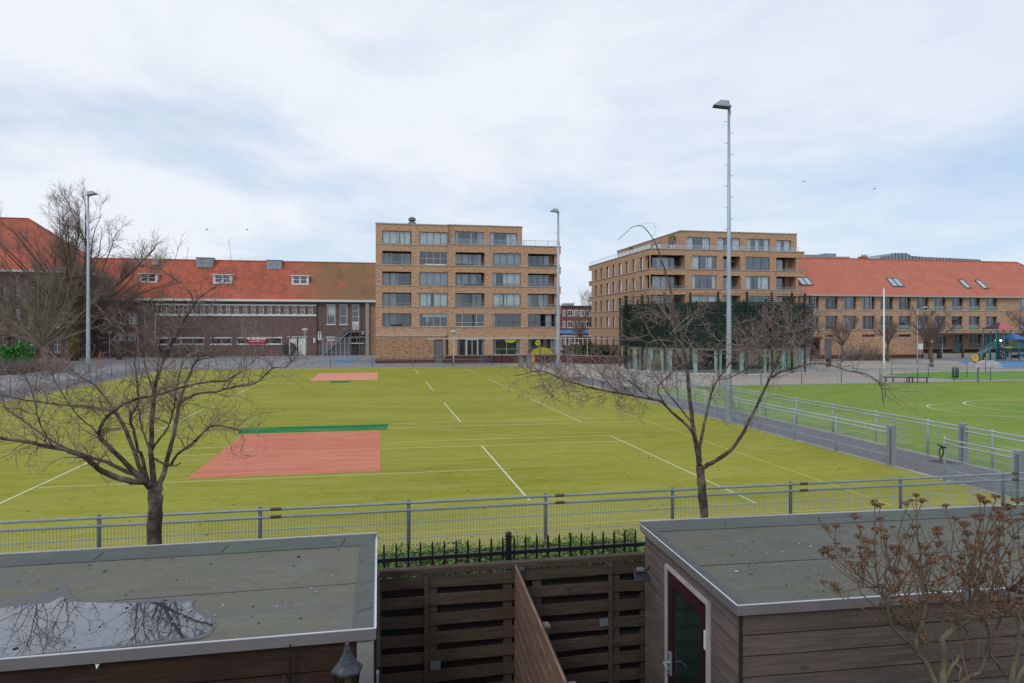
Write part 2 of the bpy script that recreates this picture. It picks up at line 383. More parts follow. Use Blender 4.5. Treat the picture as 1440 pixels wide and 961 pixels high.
def litter(c0, c1, s0, s1, z, n, sz, col):
    m = MB()
    for _ in range(n):
        c, s = rnl.uniform(c0, c1), s0+(s1-s0)*rnl.random()**1.5; r = sz*rnl.uniform(.5, 1.3); a = rnl.uniform(0, 6.3); h = rnl.uniform(.002, .02)
        m.quad((c+r*math.cos(a), s+r*math.sin(a), z), (c-r*.5*math.sin(a), s+r*.5*math.cos(a), z+h), (c-r*math.cos(a), s-r*math.sin(a), z+.001), (c+r*.5*math.sin(a), s-r*.5*math.cos(a), z+h*.5))
    tag(m.build('leaf_litter', col), kind='stuff')
M['dead_leaf'] = plain('dead_leaf', S(112,84,54), .9, var=.5, scale=3)
litter(-21, 15.9, 12.7, 60, .024, 900, .035, M['dead_leaf']); litter(16.1, 18.5, 12, 48, .016, 420, .035, M['dead_leaf']); litter(18.7, 45, 12, 47, .026, 420, .04, M['dead_leaf']); litter(-26, 50, 78, 87, .012, 900, .06, M['dead_leaf'])
for k, mb in LN.items(): tag(mb.build('pitch_marking', M[k]), kind='structure')
m = MB()
for cx_, cy_, r in ((32.7, 31.0, 3.25), (36.2, 31.6, 3.6)):
    for i in range(64):
        a, b = 2*math.pi*i/64, 2*math.pi*(i+1)/64; z = .03 if r < 3.5 else .034
        m.quad(*[(cx_+rr*math.cos(x), cy_+rr*math.sin(x), z) for rr, x in ((r, a), (r+.09, a), (r+.09, b), (r, b))])
tag(m.build('pitch_circle', M['line_white']), kind='structure')
m = MB(); mp = G(1326, 650)
m.quad(*[(mp[0]+a, mp[1]+b, .017) for a, b in ((-.35,-.3),(.35,-.3),(.35,.3),(-.35,.3))]); 
tag(m.build('drain_cover', M['rust']), 'square brown drain cover set in the grey path by the pitch gate', 'drain cover')
# ---------------------------------------------------------------- facade tools
def facS(s0): return lambda a, d: (a, s0+d)          # wall facing the viewer, d goes into the building
def facC(c0): return lambda a, d: (c0+d, a)          # wall facing left, d goes into the building
def wall(mb, fac, a0, a1, z0, z1, th, ops, d0=0):
    As = sorted(set([a0, a1]+[min(max(q, a0), a1) for o in ops for q in o[:2]])); Zs = sorted(set([z0, z1]+[min(max(q, z0), z1) for o in ops for q in o[2:4]]))
    inside = lambda a, z: any(o[0] < a < o[1] and o[2] < z < o[3] for o in ops)
    for j in range(len(Zs)-1):
        zm = (Zs[j]+Zs[j+1])/2; st = None
        for i in range(len(As)):
            solid = i < len(As)-1 and not inside((As[i]+As[i+1])/2, zm)
            if solid and st is None: st = As[i]
            if not solid and st is not None:
                mb.fbox(fac, st, As[i], d0, d0+th, Zs[j], Zs[j+1]); st = None
def window(par, fac, a0, a1, z0, z1, d, mull=3, trans=(), cur=None, frame='frame_dark', fw=.06, gl='glass', name='window', curm='curtain', curd=.16):
    """frame with mullions, pane and what hangs behind it; d = depth of the pane behind the wall face"""
    f = MB(); f.fbox(fac, a0, a0+fw, d, d+.08, z0, z1); f.fbox(fac, a1-fw, a1, d, d+.08, z0, z1)
    f.fbox(fac, a0+fw, a1-fw, d, d+.08, z0, z0+fw); f.fbox(fac, a0+fw, a1-fw, d, d+.08, z1-fw, z1)
    ms = mull if isinstance(mull, (list, tuple)) else [i/mull for i in range(1, mull)]
    for q in ms: a = a0+(a1-a0)*q; f.fbox(fac, a-fw*.4, a+fw*.4, d+.003, d+.077, z0+fw, z1-fw)
    for q in trans: z = z0+(z1-z0)*q; f.fbox(fac, a0+fw, a1-fw, d+.006, d+.074, z-fw*.35, z+fw*.35)
    fo = f.build(name, M[frame], par)
    p = MB(); A, B = fac(a0+fw, d+.04), fac(a1-fw, d+.04); p.quad((A[0],A[1],z0+fw),(B[0],B[1],z0+fw),(B[0],B[1],z1-fw),(A[0],A[1],z1-fw)); p.build('pane', M[gl], fo)
    if cur is None:
        cur = []; x = 0
        k = R.random()
        if k < .3: cur = [(0, R.uniform(.85, 1))]
        elif k < .8: cur = [(0, R.uniform(.12, .4)), (R.uniform(.6, .88), 1)]
        elif k < .9: cur = [(R.uniform(.3, .5), 1)]
    if cur:
        c_ = MB()
        for q in cur:
            x0, x1 = q[0], q[1]; zt = q[2] if len(q) > 2 else 0; n = max(2, int((x1-x0)*(a1-a0)/.12))
            for i in range(n):                       # folded cloth
                u0, u1 = x0+(x1-x0)*i/n, x0+(x1-x0)*(i+1)/n; a_, b_ = a0+(a1-a0)*u0, a0+(a1-a0)*u1
                o0, o1 = d+curd+(.09 if i % 2 else 0), d+curd+(0 if i % 2 else .09)
                P, Q = fac(a_, o0), fac(b_, o1); zb = z0+.02+(z1-z0)*zt
                c_.quad((P[0],P[1],zb),(Q[0],Q[1],zb),(Q[0],Q[1],z1-.03),(P[0],P[1],z1-.03))
        c_.build('curtain', M[curm], fo)
    return fo
def railing(par, fac, a0, a1, z0, z1, d, glassy=True, name='balcony_railing'):
    f = MB(); f.fbox(fac, a0, a1, d, d+.05, z1-.04, z1)
    n = max(1, int((a1-a0)/1.6))
    for i in range(n+1): a = a0+(a1-a0-.04)*i/n; f.fbox(fac, a, a+.04, d+.005, d+.045, z0, z1-.04)
    fo = f.build(name, M['galv'], par)
    if glassy: p = MB(); A, B = fac(a0, d+.025), fac(a1, d+.025); p.quad((A[0],A[1],z0),(B[0],B[1],z0),(B[0],B[1],z1-.05),(A[0],A[1],z1-.05)); p.build('pane', M['glass_rail'], fo)
    else:
        q = MB()
        for i in range(1, 3): q.fbox(fac, a0, a1, d+.01, d+.04, z0+(z1-z0)*i/3-.012, z0+(z1-z0)*i/3+.012)
        q.build('rail', M['galv'], fo)
    return fo
def gable_roof(par, c0, c1, s0, depth, ze, zr, mat, hip0=0, hip1=0, over=.4, th=.18):
    """double pitched roof with ridge along c; hip0 / hip1 = run of the hipped ends"""
    sm = s0+depth; m = MB(); sl = (zr-ze)/depth; s_e = s0-over; z_e = ze-over*sl*0
    a, b, c, d = (c0-.0, s_e, z_e), (c1, s_e, z_e), (c1-hip1, sm, zr), (c0+hip0, sm, zr)
    e, f = (c0, sm+depth+over, z_e), (c1, sm+depth+over, z_e)
    m.quad(a, b, c, d); m.quad(f, e, d, c)
    m.quad(e, a, d); m.quad(b, f, c)
    # soffit so the roof is a closed solid
    m.quad(a, e, f, b)
    r = m.build('roof', mat, par)
    k = MB(); k.tube([(d[0], sm, zr+.03), (c[0], sm, zr+.03)], .12, 6)
    if hip1: k.tube([(c[0], sm, zr+.03), (c1, s_e, z_e+.03)], .1, 6); k.tube([(c[0], sm, zr+.03), (c1, sm+depth+over, z_e+.03)], .1, 6)
    if hip0: k.tube([(d[0], sm, zr+.03), (c0, s_e, z_e+.03)], .1, 6)
    k.build('ridge_tiles', mat, r)
    return r, sl
# ---------------------------------------------------------------- the old brown brick school
sO = 114.3; cR = cS(527, sO); cL = cS(96, sO)
zE = 8.95
old = thing('school_building', 'long brown brick school with weathered red tile roof left of the tan flats', 'school', ((cL+cR)/2, sO), None)
fO = facS(sO)
def zo(py, px=340): return zS(px, py, sO)
ops = []; wins = []
b0, b1 = cS(219.5, sO), cS(444, sO); zb0, zb1 = zS(330, 442, sO), zS(330, 430, sO)
nb = 19; st = (b1-b0)/nb
for i in range(nb):
    a = b0+st*i+.12; wins.append((a, a+st*.52, zb0, zb1, 1, (.5,)))
tall = [(459.5, 471.5, 429.5, 456.5), (477.5, 488.5, 429.5, 456.5)]
for x0, x1, y0, y1 in tall: wins.append((cS(x0,sO), cS(x1,sO), zS(470,y1,sO), zS(470,y0,sO), 1, (.45,)))
low = [(222,287,475,484.5),(296,325,475,484.5),(333,396,475,484.5)]
for x0, x1, y0, y1 in low: wins.append((cS(x0,sO), cS(x1,sO), zS(340,y1-.6,sO), zS(340,y0+.8,sO), max(2, int((x1-x0)/14)), ()))
for x0, x1, y0, y1 in ((162,177,441,456),(181,193,441,456),(161,176,468,480),(180,191,468,480),(128,140,441,456)): wins.append((cS(x0,sO), cS(x1,sO), zS(175,y1,sO), zS(175,y0,sO), 2, (.6,)))
wins.append((cS(491.5,sO), cS(512,sO), zS(500,483,sO), zS(500,475.5,sO), 2, ()))
door_op = (cS(494.5,sO), cS(505,sO), zS(500,464.5,sO), zS(500,429.5,sO))
dd_op = (cS(406.5,sO), cS(430.5,sO), .1, zS(418,475,sO))
gar_op = (cS(491.5,sO), cS(512,sO), .1, zS(500,484.5,sO))
wb = MB(); wall(wb, fO, cL, cR-2.2, 0, zE, .4, [q[:4] for q in wins]+[door_op, dd_op, gar_op])
wb.box(cL, cR, sO+2.5, sO+13.6, 0, zE-.05)
wb.build('wall', M['brick_brown'], old)
w2 = MB(); w2.fbox(fO, cR-1.15, cR+1, -.1, .4, 0, zE); w2.build('wall', M['brick_tan_low'], old)
w3 = MB(); w3.fbox(fO, cR-2.2, cR-1.15, .1, .4, 0, zE); w3.build('wall', M['brick_brown'], old)
for i, q in enumerate(wins):
    lowr = q[2] < 4
    window(old, fO, q[0], q[1], q[2], q[3], .12, q[4], q[5], cur=([(0, 1, .5)] if i == 19 else [(0,1)] if i in (25, 26, 27) else []), frame='frame_white', fw=.09 if lowr else .1, gl='glass' if not lowr else 'glass', name='window', curm='curtain' if i != 23 else 'curtain_grey')
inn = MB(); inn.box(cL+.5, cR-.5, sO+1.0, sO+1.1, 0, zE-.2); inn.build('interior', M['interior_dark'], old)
# white surrounds and lintels
tr = MB()
tr.fbox(fO, b0-.15, b1+.1, -.12, 0, zb1+.0, zb1+.22); tr.fbox(fO, b0-.15, b1+.1, -.15, 0, zb0-.3, zb0)
tr.fbox(fO, b0-.15, b0-.05, -.1, 0, 2.2, zb0-.3)
for x0, x1, y0, y1 in low: tr.fbox(fO, cS(x0-1,sO), cS(x1+1,sO), -.08, 0, zS(340,y0+.8,sO), zS(340,y0-.7,sO)); tr.fbox(fO, cS(x0-1,sO), cS(x1+1,sO), -.1, 0, zS(340,y1+.9,sO), zS(340,y1-.6,sO))
for x0, x1, y0, y1 in tall+[(494.5, 505, 429.5, 457)]: 
    tr.fbox(fO, cS(x0-1,sO), cS(x1+1,sO), -.08, 0, zS(470,y0,sO), zS(470,y0-1,sO))
    if x0 < 490: tr.fbox(fO, cS(x0-1,sO), cS(x1+1,sO), -.12, 0, zS(470,y1+1,sO), zS(470,y1,sO))
for x0, x1, y in ((458.5,472,474.5),(491,513,474.5),(404,432,474.3),(491.5,512,484)): tr.fbox(fO, cS(x0,sO), cS(x1,sO), -.08, 0, zo(y+.5), zo(y-.6))
tr.build('window_trim', M['frame_white'], old)
gut = MB(); gut.box(cL, cR+1, sO-.75, sO-.02, zE-.28, zE+.06); gut.build('gutter', M['white'], old)
ed = MB(); ed.fbox(fO, door_op[0], door_op[1], .15, .22, door_op[2], door_op[2]+1.3); ed.build('door', M['frame_white'], old)
window(old, fO, door_op[0], door_op[1], door_op[2]+1.3, door_op[3], .15, 1, (.33,.66), cur=[], frame='frame_white', fw=.1)
for k in (0, 1):
    a0, a1 = dd_op[0]+(dd_op[1]-dd_op[0])*(k*.54), dd_op[0]+(dd_op[1]-dd_op[0])*(k*.54+.46)
    e = MB(); e.fbox(fO, a0, a1, .05, .14, .1, dd_op[3]-.15)
    for j in range(3): e.fbox(fO, a0+.1, a1-.1, .02, .05, .3+j*.9, 1.0+j*.9)
    e.build('door', M['frame_white'], old)
e = MB(); e.fbox(fO, gar_op[0], gar_op[1], .3, .4, .1, gar_op[3]); 
for j in range(14): e.fbox(fO, gar_op[0]+.15+j*.17*1.0, gar_op[0]+.2+j*.17, .27, .3, .1, gar_op[3]-.02)
e.build('gate', M['frame_dark'], old)
pp = MB(); pp.fbox(fO, cS(514,sO), cS(519,sO), -.5, .0, 0, zE-.3); pp.build('pillar', M['concrete'], old)
pp = MB(); pp.tube([(cS(446,sO), sO-.1, .2), (cS(446,sO), sO-.1, zE-.2)], .09, 6); pp.build('drainpipe', M['frame_dark'], old)
pp = MB(); pp.fbox(fO, cS(440.6,sO), cS(443.4,sO), -.06, 0, zo(482.8), zo(475.5)); pp.build('wall_box', M['frame_white'], old)
pp = MB(); pp.fbox(fO, cS(507.5,sO), cS(512,sO), -.3, 0, zS(510,471,sO), zS(510,466,sO)); pp.build('wall_box', M['frame_light'], old)
zR = 15.7; rf, slO = gable_roof(old, cL, cR+1, sO, 6.8, zE, zR, M['tile_old'])
def on_roof(px, py, s0, ze, sl):           # depth at which the sight line meets the roof slope
    lo, hi = s0-.4, s0+9
    for _ in range(40):
        m_ = (lo+hi)/2
        if PS(px, py, m_)[1] > ze+(m_-s0+.4)*sl: lo = m_
        else: hi = m_
    return PS(px, py, lo)[0], lo
slO = (zR-zE)/(6.8+.4)
for i, (x0, x1, y0, y1) in enumerate(((196,221,385.5,397),(300,326,387,398.5),(410,434,388.5,400))):
    cc, ss = on_roof((x0+x1)/2, y1, sO, zE, slO); a0, a1 = cS(x0, ss), cS(x1, ss); z0, z1 = zS(x0, y1, ss)-.1, zS(x0, y0, ss)
    dep = (z1-z0)/slO+.3
    dm = MB(); dm.box(a0, a1, ss-.1, ss, z0, z0+.28); dm.box(a0, a0+.2, ss-.1, ss+.0, z0+.28, z1); dm.box(a1-.2, a1, ss-.1, ss, z0+.28, z1); dm.box(a0-.2, a1+.2, ss-.3, ss+dep, z1, z1+.14)
    dm.quad((a0,ss,z0),(a0,ss+dep,z1),(a0,ss,z1)); dm.quad((a1,ss,z0),(a1,ss,z1),(a1,ss+dep,z1))
    dd = dm.build('dormer', M['frame_white'], old)
    w_ = MB(); am = (a0+a1)/2
    for u0, u1 in ((a0+.2, am), (am, a1-.2)):
        w_.box(u0, u0+.12, ss-.06, ss, z0+.28, z1); w_.box(u1-.12, u1, ss-.06, ss, z0+.28, z1); w_.box(u0+.12, u1-.12, ss-.06, ss, (z0+.28+z1)/2-.04, (z0+.28+z1)/2+.04)
    w_.build('window_frame', M['frame_white'], dd)
    g_ = MB(); g_.quad((a0+.2,ss-.02,z0+.28),(a1-.2,ss-.02,z0+.28),(a1-.2,ss-.02,z1),(a0+.2,ss-.02,z1)); g_.build('pane', M['glass'], dd)
    k_ = MB(); k_.quad((a0+.2,ss+.3,z0+.28),(a1-.2,ss+.3,z0+.28),(a1-.2,ss+.3,z1),(a0+.2,ss+.3,z1)); k_.build('interior', M['interior_dark'], dd)
for x0, x1, y0, y1 in ((276,299,362,371),(375,396,365.5,373.5)):
    s_ = sO+5.2; v_ = MB(); a0, a1 = cS(x0,s_), cS(x1,s_); z1 = zS(x0,y0,s_); z0 = zS(x0,y1,s_)-.6
    v_.box(a0, a1, s_, s_+1.6, z0, z1-.1); v_.box(a0-.12, a1+.12, s_-.12, s_+1.72, z1-.1, z1)
    for j in range(2): v_.box(a0+.4+j*(a1-a0)*.5, a0+.9+j*(a1-a0)*.5, s_-.05, s_, z0+.75, z1-.25)
    v_.build('roof_vent', M['galv'], old)
for x, y0, y1 in ((199,358,372),(219,356,371)):
    s_ = sO+5.6; c_ = cS(x, s_); v_ = MB(); z0, z1 = zS(x,y1,s_), zS(x,y0,s_)
    v_.tube([(c_,s_,z0-.3),(c_,s_,z1)], .13, 8); v_.lathe(c_, s_, [(.55,z0-.2),(.5,z0+.3),(.16,z0+.9)], 8); v_.build('vent_pipe', M['frame_light'], old)
# outside stair of the school
sS = sO-1.3
t_ = thing('metal_stair', 'grey outside metal stair rising to the upper white door of the brown school', 'stairs', (cS(480,sS), sS))
p0 = (cS(452,sS), .1); p1 = (cS(491,sS), zS(495,465.5,sS)); pl = cS(507,sS)
m = MB(); n = 16
for i in range(n):
    a = p0[0]+(p1[0]-p0[0])*i/n; z = p0[1]+(p1[1]-p0[1])*(i+1)/n; m.box(a, a+(p1[0]-p0[0])/n+.03, sS, sS+1.1, z-.05, z)
m.build('steps', M['galv_dark'], t_)
m = MB(); m.box(p1[0], pl, sS, sS+1.2, p1[1]-.25, p1[1]); m.build('landing', M['galv_dark'], t_)
for dz in (.0, -.28):
    pass
for ss_ in (sS-.02, sS+1.1):
    m = MB()
    for dz in (.5, 1.0): m.tube([(p0[0],ss_,p0[1]+dz),(p1[0],ss_,p1[1]+dz),(pl,ss_,p1[1]+dz)], .035, 5)
    m.tube([(p0[0],ss_,p0[1]-.1),(p1[0],ss_,p1[1]-.1)], .09, 4)
    for i in range(9): a = p0[0]+(pl-p0[0])*i/8; zz_ = p0[1]+(p1[1]-p0[1])*min(1, (a-p0[0])/(p1[0]-p0[0])); m.tube([(a,ss_,zz_-.1),(a,ss_,zz_+1)], .025, 4)
    m.build('handrail', M['galv'], t_)
m = MB()
for a in (p1[0]+.2, pl-.2): m.box(a, a+.12, sS+.05, sS+.17, 0, p1[1]-.25)
m.build('support', M['galv_dark'], t_)
# signs, banner and mural disc on the school
def letters(parent, text, c, s, z, size, mat, align='CENTER', rotx=math.pi/2, ext=.01):
    cu = D.curves.new('lettering', 'FONT'); cu.body = text; cu.size = size; cu.align_x = align; cu.align_y = 'CENTER'; cu.extrude = ext
    o = D.objects.new('lettering', cu); COL.objects.link(o); dg = bpy.context.evaluated_depsgraph_get(); dg.update()
    me = D.meshes.new_from_object(o.evaluated_get(dg)); D.objects.remove(o); me.materials.clear(); me.materials.append(mat)
    o = D.objects.new('lettering', me); COL.objects.link(o); b = BASE[parent.name]; o.parent = parent; o.location = (c-b[0], s-b[1], z-b[2]); o.rotation_euler = (rotx, 0, 0); BASE[o.name] = (c, s, z); return o
a0, a1 = cS(348,sO-.25), cS(374,sO-.25); z1, z0 = zS(360,474.5,sO-.25), zS(360,484,sO-.25); zm = z0+(z1-z0)*.66
t_ = thing('banner', 'red and white banner hung across the low strip windows of the brown school', 'banner', ((a0+a1)/2, sO-.25, z0))
m = MB()
n = 14
for i in range(n):
    u, v = a0+(a1-a0)*i/n, a0+(a1-a0)*(i+1)/n; f1 = lambda q: .04*math.sin(q*3.1); m.quad((u,sO-.25+f1(u),z0),(v,sO-.25+f1(v),z0),(v,sO-.25+f1(v),zm),(u,sO-.25+f1(u),zm))
m.build('cloth', M['redpaint'], t_)
m = MB()
for i in range(n):
    u, v = a0+(a1-a0)*i/n, a0+(a1-a0)*(i+1)/n; m.quad((u,sO-.25+f1(u),zm),(v,sO-.25+f1(v),zm),(v,sO-.25+f1(v),z1-.12*math.sin(math.pi*(i+1)/n)),(u,sO-.25+f1(u),z1-.12*math.sin(math.pi*i/n)))
m.build('header_cloth', M['white'], t_)
m = MB()   # the unreadable line of small white print, as broken strokes
x = a0+.35
while x < a1-.35: q = R.uniform(.05, .13); m.box(x, x+q, sO-.33, sO-.31, z0+.36, z0+.36+R.choice((.12,.16,.2))); x += q+.05
m.build('print', M['white'], t_)
tag(t_, None)
a0, a1 = cS(461,sO-.3), cS(470,sO-.3)
t_ = thing('wall_sign', 'small red sign with white top on the wall behind the ball cage', 'sign', ((a0+a1)/2, sO-.3, 2.0))
m = MB(); m.box(a0, a1, sO-.3, sO-.22, zo(487,465), zo(479.5,465)); m.build('board', M['redpaint'], t_)
m = MB(); m.box(a0-.1, a1+.1, sO-.3, sO-.22, zo(479.3,465), zo(477,465)); m.build('top_board', M['white'], t_)
m = MB(); m.box(a0+.2, a1-.15, sO-.32, sO-.3, zo(483.2,465), zo(481.2,465)); m.build('print', M['pinkred'], t_)
c0, c1 = cS(447,sO-2), cS(452,sO-2)
t_ = thing('post_sign', 'white sign with a dark letter T beside the drainpipe of the brown school', 'sign', ((c0+c1)/2, sO-2, 0))
za, zb = zS(449,478,sO-2), zS(449,467,sO-2)
m = MB(); m.box(c0, c1, sO-2, sO-1.95, za, zb); m.build('board', M['white'], t_)
letters(t_, 'T', (c0+c1)/2, sO-2.01, (za+zb)/2, 1.25, M['black'])
m = MB(); m.tube([(c1,sO-1.9,0),(c1,sO-1.9,zb)], .05, 6); m.build('post', M['galv_dark'], t_)
c_ = cS(407,sO-1.2); t_ = thing('play_disc', 'dark green round split disc standing before the white double doors', 'disc', (c_, sO-1.2))
rr = 1.0; zc = zS(407,491,sO-1.2)
for k in (0, 1):
    m = MB(); p = [(c_+(.0 if k else -.15)+ (1 if k else -1)*(.12), sO-1.2, 0)]
    pts = [(c_+(1 if k else -1)*(.12+rr*math.sin(math.pi*j/16)), zc+rr*math.cos(math.pi*j/16)) for j in range(17)]
    i0 = len(m.v)
    for q in pts: m.v.append((q[0], sO-1.2, q[1]))
    for q in pts: m.v.append((q[0], sO-1.1, q[1]))
    m.f.append(tuple(range(17))); m.f.append(tuple(range(33, 16, -1)))
    for j in range(17): a, b = j, (j+1) % 17; m.f.append((a, a+17, b+17, b))
    m.build('half_disc', M['darkgreen'], t_)
m = MB(); m.tube([(c_,sO-1.15,0),(c_,sO-1.15,zc+rr)], .04, 6); m.build('post', M['frame_white'], t_)
# ball cage with blue floor in front of the stair
sc0, sc1 = 104, 111; 
tag(MB().quad((cS(466,89),cS(466,89)*0+88,.03),(cS(492,89),90,.03),(cS(506,103),103,.03),(cS(486,103),103,.03)).build('blue_play_surface', M['bluefloor']), kind='structure')
g0 = cS(454, 94); g1 = cS(491, 94)
t_ = thing('ball_cage', 'tall pale wire ball cage in front of the school stair', 'cage', ((g0+g1)/2, 94)); zt = zS(470,475,94)
for i in range(7):
    m = MB(); a = g0+(g1-g0)*i/6; m.tube([(a,94,0),(a,94,zt)], .05, 6); m.build('post', M['galv_light'], t_)
m = MB()
for z in (.1, 1.2, 2.4, zt): m.tube([(g0,94,z),(g1,94,z)], .025, 4)
a = g0
while a < g1: m.tube([(a,94,.1),(a,94,zt)], .009, 3, False); a += .1
z = .2
while z < zt: m.tube([(g0,94,z),(g1,94,z)], .006, 3, False); z += .2
m.build('wire_mesh', M['galv'], t_)
# ---------------------------------------------------------------- left school wing with hipped roof
sW = 108.; cW1 = cS(112, sW); cW0 = cW1-30; zEW = zS(90, 381, sW)
lw = thing('school_wing', 'dark brick school wing with tall hipped red roof behind the left trees', 'school', ((cW0+cW1)/2, sW))
ops = []
for px in (8, 26, 44, 62, 80, 97):
    for y0, y1 in ((402,424),(435,462),(474,496)): ops.append((cS(px-5,sW), cS(px+5,sW), zS(50,y1,sW), zS(50,y0,sW)))
m = MB(); wall(m, facS(sW), cW0, cW1, 0, zEW, .4, ops); m.box(cW0, cW1, sW+1.4, sW+17, 0, zEW-.05); m.box(cW1-.4, cW1, sW+.4, sW+1.4, 0, zEW-.02); m.build('wall', M['brick_dark'], lw)
for q in ops: window(lw, facS(sW), q[0], q[1], q[2], q[3], .15, 2, (.5,), cur=[], frame='frame_white' if q[2] < 6 else 'frame_dark', fw=.08)
m = MB(); m.box(cW0, cW1+.4, sW-.5, sW-.02, zEW-.3, zEW+.05); m.box(cW1+.02, cW1+.5, sW, sW+17, zEW-.3, zEW+.05); m.build('gutter', M['frame_light'], lw)
zRW = zS(40, 308, sW+8.7); gable_roof(lw, cW0-4, cW1+.4, sW, 8.7, zEW, zRW, M['tile_wing'], hip1=cW1+.4-cS(40, sW+8.7))
a0, a1 = cS(108.5,sO-.0), cS(117,sO)
m = MB(); m.box(a0, a1, sO-.12, sO-.02, .1, zo(485,112)); dob = thing('blue_door', 'bright blue door low in the school wall behind the left lamp mast', 'door', ((a0+a1)/2, sO-.1)); m.build('leaf', M['bluepaint'], dob)
m = MB(); m.box((a0+a1)/2-.05, (a0+a1)/2+.05, sO-.16, sO-.12, .1, zo(485,112)); m.build('centre_post', M['frame_white'], dob)
# ---------------------------------------------------------------- tan brick flats, left block
sA = 87.7; fA = facS(sA); ROWS = {6:(15.09,16.75), 5:(12.5,14.2), 4:(9.9,11.6), 3:(7.2,8.94), 2:(4.62,6.3)}
X = lambda cx: 510+cx/4.369
def cA(cx, s=sA): return cS(X(cx), s)
aL, aJ, aT, aR, aO = cA(80), cA(525), cA(985), cA(1197), cA(1213)
fl = thing('apartment_building', 'tan brick flats with wide balconies standing at the end of the olive pitch', 'flats', ((aL+aO)/2, sA))
cols = {1:(cA(120),cA(300)), 2:(cA(348),cA(522)), 3:(cA(568),cA(748)), 4:(cA(797),cA(968)), 5:(cA(1012),aR)}
PR = .35   # right part stands forward
opsL = [(cols[c][0], cols[c][1], *ROWS[r]) for c in (1, 2) for r in (2,3,4,5,6)]
mL = MB(); wall(mL, fA, aL, aJ, 3.5, 17.6, .4, opsL)
opsR = [(cols[c][0], cols[c][1], *ROWS[r]) for c in (3, 4) for r in (2,3,4,5)]
opsR += [(cols[5][0], aO+.1, *ROWS[r]) for r in (3, 4, 5)] + [(cols[5][0], aR+.35, *ROWS[2])]
gr = [(cA(578),cA(748),.25,3.1), (cA(797),cA(968),.95,3.05), (cA(1012),cA(1180),.95,3.05)]
wall(mL, facS(sA-PR), aJ, aR, 0.0, 15.25, .4, opsR+gr)
for r in (2,3,4,5):        # bands running out past the corner as balconies
    zb = ROWS[r][0]; zl = ROWS[r-1][1] if r > 2 else 3.3
    if r >= 3: mL.box(aR, aO, sA-PR, sA+4, zl, zb)
mL.box(aR, aO, sA-PR, sA+4, ROWS[5][1], 15.25); mL.box(aR, aO-.1, sA-PR+.02, sA+.1, 0, ROWS[2][0]);
wall(mL, facS(sA+.5), aJ, aT, 15.25, 17.75, .4, [(cA(568,sA+.5), cA(742,sA+.5), 15.3, 17.0), (cA(782,sA+.5), cA(950,sA+.5), 15.3, 16.95)])
# side walls and loggia cheeks
mL.box(aR-.4, aR, sA+.05, sA+14, 0, 15.2); mL.box(aL, aL+.4, sA+.4, sA+14, 3.5, 17.6); mL.box(aT-.4, aT, sA+.9, sA+11, 15.25, 17.75)
for c in (1, 3, 5):
    for r in (3,4,5) if c != 1 else (2,3,4,5): mL.box(cols[c][1]-.02 if c != 5 else aR-.4, (cols[c][1] if c != 5 else aR)+.3, sA+.1, sA+1.6, *ROWS[r]); mL.box(cols[c][0]-.3, cols[c][0]+.02, sA+.1, sA+1.6, *ROWS[r])
mL.build('wall', M['brick_tan'], fl)
m = MB(); dA = (cA(437), cA(490), .2, 3.0); wall(m, facS(sA-.55), cS(528,sA-.55), cA(507), .55, 3.5, .5, [dA, (cA(438),cA(489),0,3.0)]); 
m.build('wall', M['brick_tan_low'], fl)
m = MB(); m.box(cS(527.6,sA-.6), dA[0], sA-.62, sA-.1, 0, .55); m.box(dA[1], cA(507)+.02, sA-.62, sA-.1, 0, .55); m.box(aJ+.1, aR+.02, sA-PR-.04, sA-PR-.003, 0, .75); m.build('plinth', M['brick_plinth'], fl)
m = MB(); m.box(cA(507), aJ, sA+.1, sA+.3, 0, 1.0); m.box(cA(507)-.2, aJ, sA+.1, sA+.3, 3.0, 3.6); m.build('wall', M['brick_tan'], fl)
window(fl, facS(sA), cA(507), aJ, 1.0, 3.0, .1, 1, (.36,), cur=[(0,1)], curm='curtain_grey')
m = MB(); m.box(dA[0]+.02, dA[1]-.02, sA-.35, sA-.28, .02, 3.0); m.build('door', M['grey_box'], fl)
m = MB(); m.box(aL-.02, cA(510), sA-.6, sA, 3.42, 3.6); m.box(aJ, aR+.3, sA-PR-.1, sA-PR-.003, 3.1, 3.25)
for r in (2,3,4,5,6):
    z = ROWS[r][0]
    m.box(aL-.04, aJ-.01, sA-.08, sA-.003, z-.1, z)
    m.box(aJ+.0, aO+.05, sA-PR-.1, sA-PR-.003, (z if r < 6 else 15.25)-.1, (z if r < 6 else 15.25))
m.box(aL-.05, aJ, sA-.1, sA+.5, 17.6, 17.72); m.box(aJ-.1, aT+.06, sA+.4, sA+1, 17.75, 17.86)
m.build('stone_band', M['stone_band'], fl)
m = MB(); m.box(aL+.05, aT, sA+1.7, sA+13, 3, 17.5); m.box(aL+.05, aR-.4, sA+1.7, sA+13, 0, 15.2); m.box(aL+.1, aT-.5, sA+1.0, sA+1.7, 17.2, 17.55)
for r in (2,3,4,5,6):
    m.box(aL+.1, (aR if r < 6 else aT)-.1, sA+.2, sA+1.7, ROWS[r][1]+.06, ROWS[r][1]+.3) if r < 6 else None
    m.box(aL+.1, (aR if r < 6 else aT)-.1, sA+.2, sA+1.7, ROWS[r][0]-.3, ROWS[r][0]-.02)
m.build('interior', M['interior'], fl)
